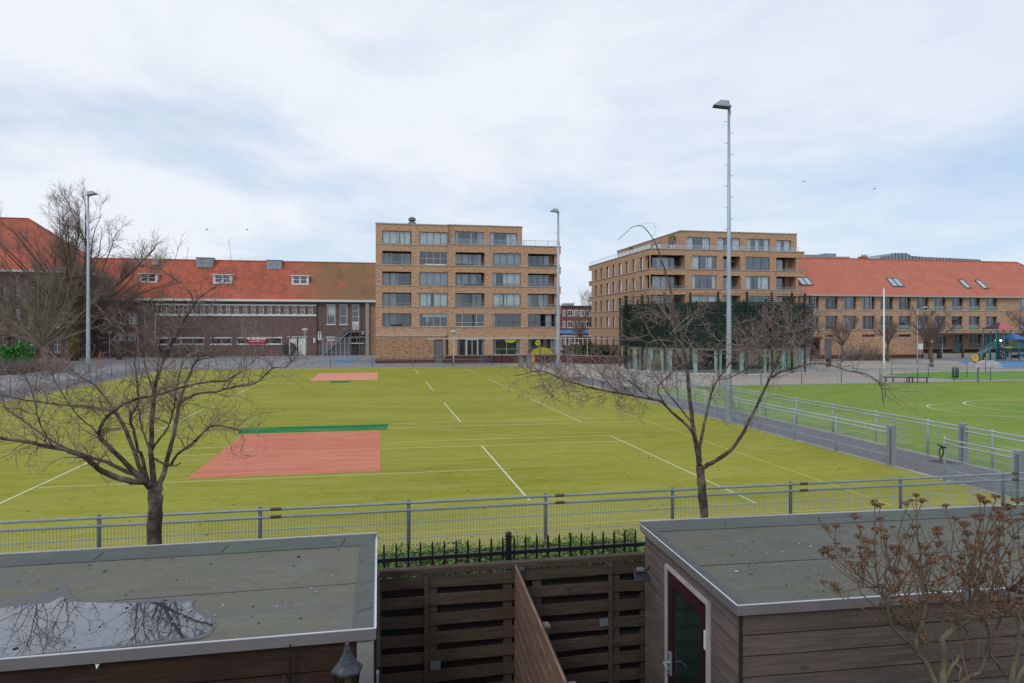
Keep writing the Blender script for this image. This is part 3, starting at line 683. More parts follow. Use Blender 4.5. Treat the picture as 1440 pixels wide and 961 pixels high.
CU = {  # what the photo shows behind each window: curtain spans
 (1,6):[(0,.58),(.62,.95,.0)], (2,6):[(0,1)], (3,6):[(0,.12),(.52,.6),(.8,1)], (4,6):[(0,.14),(.62,1)],
 (1,5):[(0,.35),(.66,1)], (2,5):[], (3,5):[(0,.6),(.7,.95)], (4,5):[(0,1)], (5,5):[(.78,1)],
 (1,4):[(0,.25,.0),(.3,.55)], (2,4):[(0,1)], (3,4):[(.1,.5),(.55,.8)], (4,4):[(0,.12),(.38,1)], (5,4):[(0,1)],
 (1,3):[(.05,.5)], (2,3):[(0,.4),(.5,1)], (3,3):[(0,.3),(.6,1)], (4,3):[(0,.35),(.42,1)], (5,3):[(0,.3),(.55,.9)],
 (1,2):[(.1,.55)], (2,2):[(.12,1,.72)], (3,2):[], (4,2):[(.02,.08)], (5,2):[(.55,.75),(.85,1)]}
for (c, r), cu in CU.items():
    a0, a1 = cols[c]; z0, z1 = ROWS[r]; f, d = fA, .12
    if r == 6 and c > 2: a0, a1 = {3:(cA(568,sA+.5),cA(742,sA+.5)), 4:(cA(782,sA+.5),cA(950,sA+.5))}[c]; z0, z1 = 15.3, 16.95+(.05 if c == 3 else 0); f = facS(sA+.5)
    elif c > 2: f = facS(sA-PR)
    log = (c == 1 and r < 6) or (c == 3 and 3 <= r <= 5) or (c == 5 and r > 2)
    if log: d = 1.45; 
    if c == 5 and r > 2: a1 = cA(1160)
    if c == 5 and r == 2: a1 = aR+.3
    fr = 'frame_dark' if not (c == 2 and r in (5, 2)) else 'frame_light'
    if c >= 3 and r == 2:
        window(fl, f, a0, a1, z0, z1, .12, [.24, .72], (.33,), cur=cu, frame='frame_light' if c == 3 else 'frame_dark', fw=.07)
    else: window(fl, f, a0, a1, z0, z1, d, [.26, .5, .76] if c != 2 else [.26,.5,.74], (.5,) if (c, r) == (2, 5) else (), cur=cu, frame=fr, curm='curtain_grey' if (c+r) % 3 == 0 else 'curtain')
    if c == 5 and r > 2: 
        m = MB(); m.fbox(f, a1, aR-.4, 1.4, 1.7, z0, z1); m.build('loggia_wall', M['brick_tan'], fl)
    if log and r != 5 or (c == 5): pass
for q, (mull, tr_) in zip(gr, (([.3,.5,.76],()), ([.5],(.36,)), ([.42,.6,.85],(.36,)))): window(fl, facS(sA-PR), q[0], q[1], q[2], q[3], .15, mull, tr_, cur=[(0,.12),(.85,1)] if q is not gr[0] else [(0,.1),(.9,1)], frame='frame_light', curm='curtain_grey')
m = MB(); m.box(cA(632), cA(640), sA-PR-.06, sA-PR+.15, .2, 2.9); m.box(cA(668), cA(672), sA-PR-.06, sA-PR+.15, .2, 2.9); m.box(cA(700), cA(708), sA-PR-.06, sA-PR+.15, .2, 2.9); m.box(cA(632), cA(708), sA-PR-.06, sA-PR+.15, 2.9, 3.1); m.build('door_frame', M['frame_light'], fl)
for q in ((641,667),(673,699)): m = MB(); m.box(cA(q[0]), cA(q[1]), sA-PR+.02, sA-PR+.06, .2, 2.88); m.build('door', M['interior_dark'], fl)
railing(fl, facS(sA-PR), aJ+.2, aO-.1, 15.3, 15.95, .15)
for c, r in ((3,5),(3,4),(5,5),(5,4),(3,3),(5,3),(1,5),(1,4),(1,3),(4,5),(4,4),(4,3)):
    railing(fl, facS(sA-PR) if c > 2 else fA, cols[c][0], cols[c][1] if c < 5 else aO-.1, ROWS[r][0], ROWS[r][0]+.38, .1, False)
m = MB(); m.lathe(cA(308), sA+2, [(.55,17.6),(.55,18.1),(.3,18.3),(.5,18.45),(.45,18.75),(.1,18.9)], 10); m.build('roof_vent', M['grey_box'], fl)
m = MB(); zc_ = 2.0; cc = cA(1097); m.v = [(cc+1.55*math.cos(math.pi*j/14)*(1 if j < 8 else .95), sA-PR+.1, .98+.95*math.sin(math.pi*j/14)) for j in range(15)]; m.f = [tuple(range(15))]; m.build('window_sticker', M['lime'], fl)
m = MB(); cc = cA(905); m.v = [(cc+.85*math.cos(math.pi+math.pi*j/14), sA-PR+.1, 3.0+.5*math.sin(math.pi+math.pi*j/14)) for j in range(15)]; m.f = [tuple(range(15))]; m.build('window_sticker', M['lime'], fl)
m = MB(); m.quad((cA(390),sA+.26,5.25),(cA(410),sA+.26,5.25),(cA(410),sA+.26,5.85),(cA(390),sA+.26,5.85)); m.build('window_picture', M['orange'], fl)
def blobs(mb, c, s, z, w, d, h, n, sz, rnd=R):     # loose leaves filling a rounded mass
    for _ in range(n):
        u = rnd.uniform(-1, 1); v = rnd.uniform(-1, 1); t_ = rnd.random()**.7
        if u*u+v*v > 1: continue
        k = math.sqrt(1-(u*u+v*v)*.8); p = Vector((c+u*w/2, s+v*d/2, z+h*k*t_)); q = Vector([rnd.gauss(0, 1) for _ in range(3)]).normalized(); e = q.orthogonal().normalized()*sz*rnd.uniform(.6, 1.3); g = q.cross(e).normalized()*sz*.5
        mb.quad(p-e, p-g, p+e, p+g)
M['leaf_dark'] = plain('leaf_dark', S(52,70,36), .6, var=.4, scale=1.5); M['leaf_mid'] = plain('leaf_mid', S(84,118,44), .6, var=.4, scale=2.); M['leaf_bright'] = plain('leaf_bright', S(52,140,42), .6, var=.4, scale=1.)
for i, (c, r, q) in enumerate(((3,5,(.05,.6)), (5,5,(.1,1.0)), (2,5,(.2,.95)), (3,4,(.3,.75)), (1,2,(.3,.7)))):
    a0 = cols[c][0]+(cols[c][1]-cols[c][0])*q[0]; a1 = cols[c][0]+(cols[c][1]-cols[c][0])*q[1]; s_ = sA-.0+(.25 if c < 3 else 0); z_ = ROWS[r][0]
    t_ = thing('planter', ['dark planter of plants on the top left loggia of the projecting flats bay', 'dark planter along the uppermost corner balcony beside the middle lamp mast', 'row of pale pots behind the gridded window of the flats', 'dark planter on the loggia below the topmost planted one', 'white flower trough in the lowest left loggia of the flats'][i], 'planter', ((a0+a1)/2, s_, z_), 'planters on the balconies')
    m = MB(); m.box(a0, a1, s_-.1, s_+.1, z_, z_+.16); m.build('trough', M['black'] if i != 2 else M['white'], t_)
    m = MB()
    for k in range(6): blobs(m, a0+(a1-a0)*(k+.5)/6, s_, z_+.14, (a1-a0)/6, .3, R.uniform(.1,.3), 14, .07)
    m.build('leaves', M['leaf_dark'], t_)
# ---------------------------------------------------------------- tan brick flats, right block
Bx = lambda cx: 780+cx/3.892
def cB(cx, s=sA): return cS(Bx(cx), s)
bL, bR, bO = cS(914.5, sA), cB(1325), cB(1366)
fr_ = thing('apartment_building', 'tan brick corner flats with stepped top floor behind the dark green pavilion', 'flats', ((bL+bO)/2, sA)); fb = fr_
sFar = sC(832, bL)
colsB = {1:(bL+.05,cB(715)), 2:(cB(752),cB(886)), 3:(cB(922),cB(1018)), 4:(cB(1045),cB(1178)), 5:(cB(1213),bR)}
RB = {5:(12.6,14.45), 4:(9.9,11.75), 3:(7.2,9.0), 2:(4.6,6.3), 1:(.9,3.1)}; TOP = 15.35
m = MB(); ops = [(colsB[c][0], colsB[c][1], *RB[r]) for c in (1,2,3,4) for r in RB]+[(colsB[5][0], bR+1, *RB[r]) for r in RB]
wall(m, fA, bL, bR, 0, TOP, .4, ops)
for r in (3,4,5): m.box(bR, bO, sA, sA+4, RB[r-1][1], RB[r][0])
m.box(bR, bO, sA, sA+4, RB[5][1], TOP); m.box(bR, bR+.02, sA+.1, sA+1, 0, 4)
fC = facC(bL); sw = []
for x0, x1 in ((219,231),(249,262),(281,297),(315,330),(348,366),(387,403),(424,441),(465,483)):
    s0_, s1_ = sC(Bx(x1), bL), sC(Bx(x0), bL)
    for r in (1,2,3,4,5): sw.append((s0_, s1_, RB[r][0]+.0, RB[r][1]-.05, x0))
sp_ = [(sA+.4, sA+1.9, *RB[r]) for r in (3,4,5)]
wall(m, fC, sA+.4, sFar, 0, TOP, .4, [q[:4] for q in sw]+sp_)
for r in (2,3,4,5): m.box(bL, bL+6, sFar, sFar+1.6, RB[r-1][1]+.1, RB[r][0]+.05)
m.box(bL, bL+6, sFar, sFar+1.6, RB[5][1]+.1, TOP); m.box(bL+.6, bL+1, sFar, sFar+1.2, 0, TOP-.1)
for c in (1,3,5):
    for r in (3,4,5):
        if c != 1: m.box(colsB[c][0]-.3, colsB[c][0]+.02, sA+.1, sA+2, *RB[r])
        m.box(colsB[c][1]-.02, colsB[c][1]+.3, sA+.1, sA+2, *RB[r])
sP = sA+1.1; pL = cS(957, sP); pR = cB(1325, sP); sPf = sC(868, pL)
topops = [(cB(722,sP),cB(850,sP),15.45,17.15),(cB(888,sP),cB(1015,sP),15.45,17.15),(cB(1053,sP),cB(1177,sP),15.45,17.15),(cB(1213,sP),cB(1293,sP),15.45,17.05)]
wall(m, facS(sP), pL, pR, TOP, 17.95, .4, topops)
ptops = [(sC(948,pL), sC(941,pL)+.4, 15.5, 17.1), (sC(930,pL), sC(915,pL), 15.9, 17.2), (sC(912,pL), sC(896,pL), 15.9, 17.1)]
wall(m, facC(pL), sP+.4, sPf, TOP, 17.95, .4, ptops)
m.box(pR-.4, pR, sP+.4, sP+10, TOP, 17.9); m.build('wall', M['brick_tan'], fb)
m = MB()
for z in (TOP, RB[5][0], RB[4][0], RB[3][0], RB[2][0]):
    m.box(bL-.1, bO+.05, sA-.1, sA-.003, z-.1, z); m.box(bL-.1, bL-.003, sA-.003, sFar+1.6, z-.1, z)
m.box(pL-.08, pR+.08, sP-.1, sP+.4, 17.95, 18.07); m.box(pL-.08, pL+.3, sP+.4, sPf+.1, 17.95, 18.07); m.box(bL, bR, sA+.4, sA+.5, TOP-.08, TOP)
m.build('stone_band', M['stone_band'], fb)
m = MB(); m.box(bL+2, bR-.3, sA+2.1, sFar-2, 0, TOP-.06); m.box(bL+.5, bR-.5, sA+1.9, sFar-.5, TOP-.3, TOP-.07)
m.box(pL+2, pR-.4, sP+1.6, sPf-.4, TOP, 17.8); m.box(pL+.4, pR-.4, sP+.4, sPf-.3, 17.7, 17.93)
for r in RB: m.box(bL+.42, bR-.1, sA+.2, sA+2.1, RB[r][1]+.05, RB[r][1]+.25); m.box(bL+.42, bR-.1, sA+.2, sA+2.1, RB[r][0]-.25, RB[r][0]-.02); m.box(bL+.42, bL+2, sA+2.1, sFar-.5, RB[r][0]-.25, RB[r][0]-.02)
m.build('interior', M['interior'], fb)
CB = {(2,5):[(0,.3),(.6,.85)], (2,4):[(0,.15),(.85,1)], (4,5):[(0,.03)], (4,4):[(0,.25),(.55,.95)], (1,4):[(0,.5)], (1,5):[(.2,.6)], (5,5):[(.6,.9)], (5,4):[], (3,5):[], (3,4):[(.5,1)], (2,3):[(0,1)], (1,3):[(.1,.5)], (4,3):[]}
for c in colsB:
    for r in RB:
        a0, a1 = colsB[c]; log = c in (1,3,5) and r >= 3; 
        if c == 5: a1 = cB(1299)
        if log and c == 1: a0 = cB(560); a1 = cB(712)
        window(fb, fA, a0, a1, RB[r][0], RB[r][1], 1.8 if log else .12, [.33,.66] if c != 5 else [.4], (), cur=CB.get((c, r)))
        if c == 5: m = MB(); m.fbox(fA, a1, bR-.0, 1.7 if log else .1, 2.05, RB[r][0], RB[r][1]); m.build('loggia_wall', M['brick_tan'], fb)
for i, q in enumerate(topops): window(fb, facS(sP), *q, .12, [.33,.66] if i < 3 else [.5], (), cur=[[(0,.28),(.7,1)],[(0,.3),(.7,1)],[(0,.2),(.4,.55),(.8,1)],[(0,.35),(.6,1)]][i])
for q in ptops: window(fb, facC(pL), *q, .12, 2, (), cur=[])
for q in sw: window(fb, fC, q[0], q[1], q[2], q[3], .15, 1, (), cur=[(.45,1)] if q[4] > 280 and not (q[4] in (348,387) and q[2] > 9 and q[2] < 11) else [(.6,.9)], fw=.05)
railing(fb, facS(sA), bL+.1, bR+.4, TOP, 16.0, .15); railing(fb, facC(bL), sA+.3, sFar+1.4, TOP, 16.0, .15)
for c in (1,3,5):
    for r in (3,4,5): railing(fb, fA, colsB[c][0], colsB[c][1] if c < 5 else bO-.1, RB[r][0], RB[r][0]+.35, .1, False)
for i, (px, w_) in enumerate(((888, 2.0), (945, 1.2))):
    s_ = sC(px, bL+.9); t_ = thing('roof_plant', ['green bushy plants on the far roof terrace of the corner flats', 'upright green plant by the roof corner of the corner flats'][i], 'plant', (bL+.9, s_, TOP), 'plants on the roof terrace')
    m = MB(); m.box(bL+.6, bL+1.2, s_-w_/2, s_+w_/2, TOP, TOP+.4); m.build('pot', M['grey_box'], t_); m = MB(); blobs(m, bL+.9, s_, TOP+.35, .9, w_, 1.0, 120, .14); m.build('leaves', M['leaf_mid'], t_)
# ---------------------------------------------------------------- new school, right
sN = sA; Nx = lambda cx: 1110+cx/4.364
def cN(cx, s=sN): return cS(Nx(cx), s)
nL, nR = bR+.6, cS(1427, sN+6.5)+7.3
ns = thing('school_building', 'tan brick school with bright orange tiled roof on the right', 'school', ((nL+nR)/2, sN))
zEN = 9.2; fN = facS(sN); wx_ = [(118,183),(220,298),(333,412),(447,526),(559,637),(671,747),(781,856),(889,962),(997,1066),(1101,1172),(1207,1277),(1411,1480)]
m = MB(); nsplit = cN(822); ops = []
for x0, x1 in wx_: ops += [(cN(x0), cN(x1), 7.15, 8.98), (cN(x0), cN(x1), 4.3, 6.2)]
strips = [(cN(447),cN(526),3.15,3.5),(cN(671),cN(747),3.15,3.5),(cN(230),cN(280),3.15,3.5)]
dN = (cN(215),cN(260),.05,2.9)
wall(m, fN, nL, nR, 3.7, zEN, .4, ops); wall(m, fN, nL, nsplit, .55, 3.7, .4, strips+[dN, (cN(128),cN(193),.55,3.0)])
m.box(nsplit-.4, nsplit, sN+.4, sN+5, 0, 3.7); m.box(nR-.4, nR, sN+.4, sN+12.8, 3.7, zEN-.02); m.box(nR+.0, nR+14, sN+3, sN+12, 0, zEN-1)
sG = sN+3.6; gops = [(cN(x0,sG), cN(x1,sG), 1.5, 3.4) for x0, x1 in ((830,850),(889,962),(1101,1172),(1207,1277),(1411,1480))]+[(cN(1003,sG),cN(1056,sG),.7,3.4)]
wall(m, facS(sG), nsplit, nR, 1.2, 3.7, .3, gops); m.build('wall', M['brick_tan'], ns)
m = MB(); m.box(nL, dN[0], sN-.05, sN+.4, 0, .55); m.box(dN[1], nsplit+.02, sN-.05, sN+.4, 0, .55); m.box(nsplit, cN(1000,sG), sG-.06, sG+.3, .6, 1.18); m.box(cN(1060,sG), nR, sG-.06, sG+.3, .6, 1.18); m.build('plinth', M['brick_plinth'], ns)
m = MB(); m.box(nL, nR, sN-.08, sN-.003, 7.0, 7.13); m.box(nL, nR, sN-.08, sN-.003, 4.15, 4.27); m.box(nsplit, cN(1000,sG), sG-.12, sG-.003, 1.18, 1.3); m.box(cN(1060,sG), nR, sG-.12, sG-.003, 1.18, 1.3); m.build('stone_band', M['stone_band'], ns)
m = MB(); m.box(nL-.2, nR+.4, sN-.6, sN-.02, zEN-.18, zEN+.05); m.build('gutter', M['stone_band'], ns)
for i, (x0, x1) in enumerate(wx_):
    dk = i < 4
    for z0, z1 in ((7.15, 8.98), (4.3, 6.2)):
        window(ns, fN, cN(x0), cN(x1), z0, z1, .3, [.3, .72], (.3,) if i > 4 else (.14,), cur=[] if dk or R.random() < .5 else [(.7,.8)], gl='glass_dark' if R.random() < .75 else 'glass', fw=.07)
        if i > 6 or (i > 3 and z0 < 5):
            q = MB(); q.fbox(fN, cN(x0)+.08, cN(x1)-.08, .22, .26, z0+.08, z0+.62); q.build('window_panel', M['frame_teal'], ns)
for q in strips: window(ns, fN, *q, .15, 2, (), cur=[])
for q in gops[:5]: 
    window(ns, facS(sG), *q, .15, [.3,.7], (.3,), cur=[])
    k = MB(); k.fbox(facS(sG), q[0]+.08, q[1]-.08, .08, .12, q[2]+.08, q[2]+.6); k.build('window_panel', M['frame_teal'], ns)
q = gops[5]; m = MB(); m.fbox(facS(sG), q[0], q[1], .15, .2, q[2], q[2]+1.5); m.build('door', M['frame_teal'], ns)
window(ns, facS(sG), q[0], q[1], q[2]+1.5, q[3], .15, [.5], (), cur=[])
m = MB(); m.box(dN[0], dN[1], sN+.1, sN+.2, .05, 2.9); m.build('door', M['grey_box'], ns)
m = MB(); m.box(cN(128), cN(193), sN+1.2, sN+1.4, .0, 3.1); m.box(cN(128)-.1, cN(193)+.1, sN-.15, sN+.0-.003, 3.0, 3.2); m.build('porch', M['brick_plinth'], ns)
m = MB(); m.box(nL+.1, nR-.5, sN+1.6, sN+12.4, 0 if 0 else 3.8, zEN-.1); m.box(nL+.1, nsplit-.5, sN+1.6, sN+12, 0, 3.8); m.box(nsplit, nR-.5, sG+1, sG+6, 0, 3.65); m.box(nsplit, nR, sN+.42, sG+1, 3.55, 3.68); m.build('interior', M['interior'], ns)
for cx in (1055, 1190, 1330): m = MB(); m.box(cN(cx), cN(cx)+.22, sN-.3, sN-.08, 0, 3.6); m.build('column', M['frame_dark'], ns)
m = MB(); m.box(nsplit+1, nR, sN-.5, sN-.1, 3.5, 3.68); m.build('canopy_edge', M['frame_dark'], ns)
sheet('school_terrace', M['pave_plaza'], rect(nsplit+.3, nR+5, sN+.6, sG-.1), .62)
m = MB(); m.box(nsplit+.3, nR+5, sN+.5, sN+.6, 0, .62); tag(m.build('terrace_wall', M['concrete'], None), 'low pale concrete edge of the raised terrace under the right school', 'wall')
zRN = PS(1427, 369.5, sN+6.5)[1]; gable_roof(ns, nL, nR+.4, sN, 6.5, zEN, zRN, M['tile_new'], hip1=7.3)
slN = (zRN-zEN)/(6.9)
for i, (x0, x1, y0, y1) in enumerate(((78,115,222,272),(113,150,222,272),(638,676,228,280),(672,712,228,280),(1085,1125,238,290),(1190,1228,240,292))):
    A_ = on_roof(Nx((x0+x1)/2), 340+y1/4.364, sN, zEN, slN); B_ = on_roof(Nx((x0+x1)/2), 340+y0/4.364, sN, zEN, slN)
    wdt = .98; c_ = A_[0]; s0_, s1_ = A_[1], B_[1]; zf = lambda s_, o=.06: zEN+(s_-sN+.4)*slN+o
    m = MB(); e = .1
    for a_, b_, u, v in ((c_-wdt/2, c_-wdt/2+e, s0_, s1_), (c_+wdt/2-e, c_+wdt/2, s0_, s1_), (c_-wdt/2+e, c_+wdt/2-e, s0_, s0_+.12), (c_-wdt/2+e, c_+wdt/2-e, s1_-.12, s1_)):
        i0 = len(m.v); 
        for o in (0, .14): m.v += [(a_,u,zf(u,o)),(b_,u,zf(u,o)),(b_,v,zf(v,o)),(a_,v,zf(v,o))]
        m.f += [(i0,i0+3,i0+2,i0+1),(i0+4,i0+5,i0+6,i0+7),(i0,i0+1,i0+5,i0+4),(i0+1,i0+2,i0+6,i0+5),(i0+2,i0+3,i0+7,i0+6),(i0+3,i0,i0+4,i0+7)]
    sk = m.build('skylight', M['frame_dark'], ns)
    m = MB(); m.quad((c_-wdt/2+e,s0_+.1,zf(s0_+.1,.1)),(c_+wdt/2-e,s0_+.1,zf(s0_+.1,.1)),(c_+wdt/2-e,s1_-.1,zf(s1_-.1,.1)),(c_-wdt/2+e,s1_-.1,zf(s1_-.1,.1))); m.build('pane', M['glass_sky'] if 'glass_sky' in M else M.setdefault('glass_sky', plain('skylight_glass', S(200,210,220), .08, metal=.7, var=.1)), sk)
# wall lamps that are on
lampm = NT('lamp_glow'); lampm.set(Emission_Strength=6); lampm.b.inputs['Emission Color'].default_value = (1, .85, .6, 1); M['glow'] = lampm.m
for i, (px, py) in enumerate(((1310, 480), (1407, 479))):
    c_, z_ = PS(px, py, sG-.2); t_ = thing('wall_lamp', ['small lit wall lamp beside the right school porch door', 'small lit wall lamp seen through the climbing tower'][i], 'lamp', (c_, sG-.2, z_), 'lit wall lamps of the right school')
    m = MB(); m.box(c_-.1, c_+.1, sG-.12, sG-.0-.004, z_-.15, z_+.15); m.build('bracket', M['frame_dark'], t_)
    m = MB(); m.lathe(c_, sG-.25, [(.05,z_-.13),(.13,z_-.06),(.13,z_+.06),(.05,z_+.13)], 8); m.build('bulb', M['glow'], t_)
# metal roofs and chimney beyond the right school
M['metal_roof'] = plain('metal_roof', S(150,160,168), .45, metal=.3, var=.25, scale=.5)
sM = 135.
t_ = thing('sheet_metal_hall', 'grey ribbed metal hall roof rising behind the orange school roof', 'hall', (cS(1300, sM), sM))
prof = [(1234,365),(1240,360.5),(1252,359),(1256,356),(1275,356),(1282,360),(1300,361.5),(1378,365),(1381,368)]
m = MB(); a = [(PS(x, y, sM)) for x, y in prof]
for k in range(len(a)-1):
    (c0,z0),(c1,z1) = a[k], a[k+1]; m.quad((c0,sM,0),(c1,sM,0),(c1,sM,z1),(c0,sM,z0)); m.quad((c0,sM,z0),(c1,sM,z1),(c1,sM+12,z1),(c0,sM+12,z0))
m.quad((a[0][0],sM,0),(a[0][0],sM,a[0][1]),(a[0][0],sM+12,a[0][1]),(a[0][0],sM+12,0)); m.quad((a[-1][0],sM,0),(a[-1][0],sM+12,0),(a[-1][0],sM+12,a[-1][1]),(a[-1][0],sM,a[-1][1]))
m.build('shell', M['metal_roof'], t_)
m = MB(); c_ = a[0][0]
while c_ < a[-1][0]:
    for k in range(len(a)-1):
        if a[k][0] <= c_ <= a[k+1][0]: z = a[k][1]+(a[k+1][1]-a[k][1])*(c_-a[k][0])/(a[k+1][0]-a[k][0])
    m.box(c_, c_+.12, sM-.1, sM-.004, 10, z-.1); c_ += .9
m.build('ribs', M['frame_dark'], t_)
t_ = thing('plant_room', 'pale grey metal roof boxes just right of the corner flats roofline', 'roof plant', (cS(1165, 128), 128.))
for x0, x1, y0 in ((1124,1160,358),(1160,1176,356.5),(1176,1195,361)):
    m = MB(); m.box(cS(x0,128), cS(x1,128), 128, 136, 0, zS(x0,y0,128)); m.build('unit', M['metal_roof'], t_)
t_ = thing('chimney', 'short brick chimney with pots behind the orange school roof ridge', 'chimney', (cS(1215.5,120), 120.))
m = MB(); m.box(cS(1211,120), cS(1220,120), 120, 121, 0, zS(1215,361,120)); m.build('stack', M['brick_brown'], t_)
for k in range(3): m = MB(); c_ = cS(1212.5+k*3, 120.5); z_ = zS(1215,361,120); m.lathe(c_, 120.5, [(.18,z_),(.14,z_+.45)], 8); m.build('pot', M['pinkred'] if k == 0 else M['concrete'], t_)
# ---------------------------------------------------------------- red brick house down the street
sR_ = 158.; t_ = thing('brick_house', 'red brick row house with white windows seen in the gap between the two flats', 'house', (cS(808, sR_), sR_)); r0, r1 = cS(776, sR_), cS(850, sR_); zt = zS(800,431.5,sR_)
ops = [(cS(x0,sR_), cS(x1,sR_), zS(800,y1,sR_), zS(800,y0,sR_)) for x0, x1 in ((791.5,795),(798,806),(807,813),(815,822),(824,832)) for y0, y1 in ((436,445),(451.5,461.5))]+[(cS(792,sR_),cS(800,sR_),.3,3.0),(cS(803,sR_),cS(815,sR_),.8,3.0)]
m = MB(); wall(m, facS(sR_), r0, r1, 0, zt, .3, ops); m.box(r0, r1, sR_+1.2, sR_+10, 0, zt); m.build('wall', M['brick_red'], t_)
for q in ops: window(t_, facS(sR_), *q, .02, 1 if q[1]-q[0] < .8 else 2, (), cur=[(0,.4)] if R.random() < .5 else [], frame='frame_white', fw=.18)
m = MB(); m.box(r0, r1, sR_-.3, sR_+10, zt, zt+.25); m.build('roof', M['roof_felt_far'], t_)
m = MB(); m.box(cS(799,sR_), cS(812,sR_), sR_+3, sR_+6, zt+.25, zS(800,426,sR_)); m.build('roof_box', M['metal_roof'], t_)
m = MB(); zz0, zz1 = zS(800,468,sR_), zS(800,464.5,sR_); m.quad((r0,sR_-1.6,zz0),(cS(832,sR_),sR_-1.6,zz0),(cS(832,sR_),sR_-.0,zz1),(r0,sR_-.0,zz1)); m.quad((r0,sR_-1.6,zz0-.25),(cS(832,sR_),sR_-1.6,zz0-.25),(cS(832,sR_),sR_-1.6,zz0),(r0,sR_-1.6,zz0)); m.build('awning', M['bluefloor'], t_)
# ---------------------------------------------------------------- round dark green pavilion
def pol(a, r): return (pc[0]+r*math.sin(a), pc[1]-r*math.cos(a))
_c = PY(1003, 500, 74.3); pc = (_c[0], _c[1]); PRR = 10.0
M['louvre'] = plain('louvre_green', S(19,44,33), .45, var=.3, scale=.6)
M['pav_wall'] = plain('pavilion_wall', S(20,38,32), .8)
pv = thing('pavilion', 'round two storey pavilion wrapped in dark green louvres beside the green pitch', 'pavilion', pc)
def ring(mb, r0, r1, z0, z1, a0=0, a1=2*math.pi, n=96, skip=()):
    for i in range(n):
        a, b = a0+(a1-a0)*i/n, a0+(a1-a0)*(i+1)/n
        if any(q[0] < (a+b)/2 < q[1] for q in skip): continue
        P = [pol(a, r0), pol(b, r0), pol(b, r1), pol(a, r1)]
        i0 = len(mb.v)
        for z in (z0, z1): mb.v += [(p[0], p[1], z) for p in P]
        mb.f += [(i0,i0+3,i0+2,i0+1),(i0+4,i0+5,i0+6,i0+7),(i0,i0+1,i0+5,i0+4),(i0+1,i0+2,i0+6,i0+5),(i0+2,i0+3,i0+7,i0+6),(i0+3,i0,i0+4,i0+7)]
def angpx(px):           # angle on the front of the drum seen at a photo column
    best = None
    for k in range(-900, 901):
        a = math.radians(k/10); c_, s_ = pol(a, PRR); X_, Y_ = xy(c_, s_); p = CX+F*X_/Y_; fr = math.cos(a)
        if best is None or abs(p-px) < best[0]: best = (abs(p-px), a)
    return best[1]
gapA = (angpx(1052), angpx(1083)); gapB = (angpx(875), angpx(882))
m = MB(); z = 2.5; k = 0
while z < 6.75:
    sk = []
    if 3.9 < z < 6.3: sk.append(gapA)
    if 3.9 < z < 6.4: sk.append(gapB)
    ring(m, PRR-.14, PRR, z, z+.16, skip=sk); z += .235
ring(m, PRR-.12, PRR+.01, 6.62, 6.78); m.build('louvres', M['louvre'], pv)
for zz_ in (6.98, 7.2, 7.42, 7.64): m = MB(); ring(m, PRR-.05, PRR-.01, zz_, zz_+.04); m.build('open_rail', M['louvre'], pv)
m = MB(); ring(m, PRR-.34, PRR-.24, 2.5, 6.6, skip=(gapA, gapB)); m.build('wall', M['pav_wall'], pv)
m = MB(); ring(m, 0.05, PRR-.45, 6.4, 6.6, n=48); m.build('roof', M['roof_felt_far'], pv)
m = MB(); ring(m, 0.05, PRR-.2, 2.3, 2.49, n=48); m.build('floor_slab', M['concrete'], pv)
m = MB(); ring(m, 2.2, 2.4, .1, 6.3, n=24); m.build('core_wall', M['interior_dark'], pv)
m = MB(); ring(m, .05, PRR+.15, 0, .14, n=64); m.build('base', M['frame_light'], pv)
m = MB(); ring(m, PRR-.3, PRR-.29, .2, 2.29); m.build('glazing', M['glass_pav'], pv)
m = MB(); ring(m, PRR-.5, PRR-.49, 3.9, 6.3, gapA[0], gapA[1], 6); m.build('window_pane', M['glass'], pv)
m = MB(); ring(m, PRR-.5, PRR-.49, 3.9, 6.3, gapB[0], gapB[1], 3); m.build('window_pane', M['glass'], pv)
m = MB(); ring(m, PRR-1.3, PRR-1.2, 2.6, 6.3, gapA[0]-.1, gapA[1]+.1, 8); ring(m, PRR-1.3, PRR-1.2, 2.6, 6.3, gapB[0]-.1, gapB[1]+.1, 8); m.build('back_wall', M['brick_dark'], pv)
m = MB(); a0 = angpx(1076); ring(m, PRR-.6, PRR-.58, 3.9, 6.2, a0, gapA[1], 2); m.build('curtain', M['curtain_grey'], pv)
for px in (869,872.5,882,904,935,971,1010,1050,1085,1113,1131,1138): 
    a = angpx(px); p = pol(a, PRR+.06); m = MB(); m.box(p[0]-.08, p[0]+.08, p[1]-.08, p[1]+.08, 0, 7.85); m.build('post', M['louvre'], pv)
for k in range(10): a = math.radians(100+k*16); p = pol(a, PRR+.06); m = MB(); m.box(p[0]-.08, p[0]+.08, p[1]-.08, p[1]+.08, 0, 7.85); m.build('post', M['louvre'], pv)
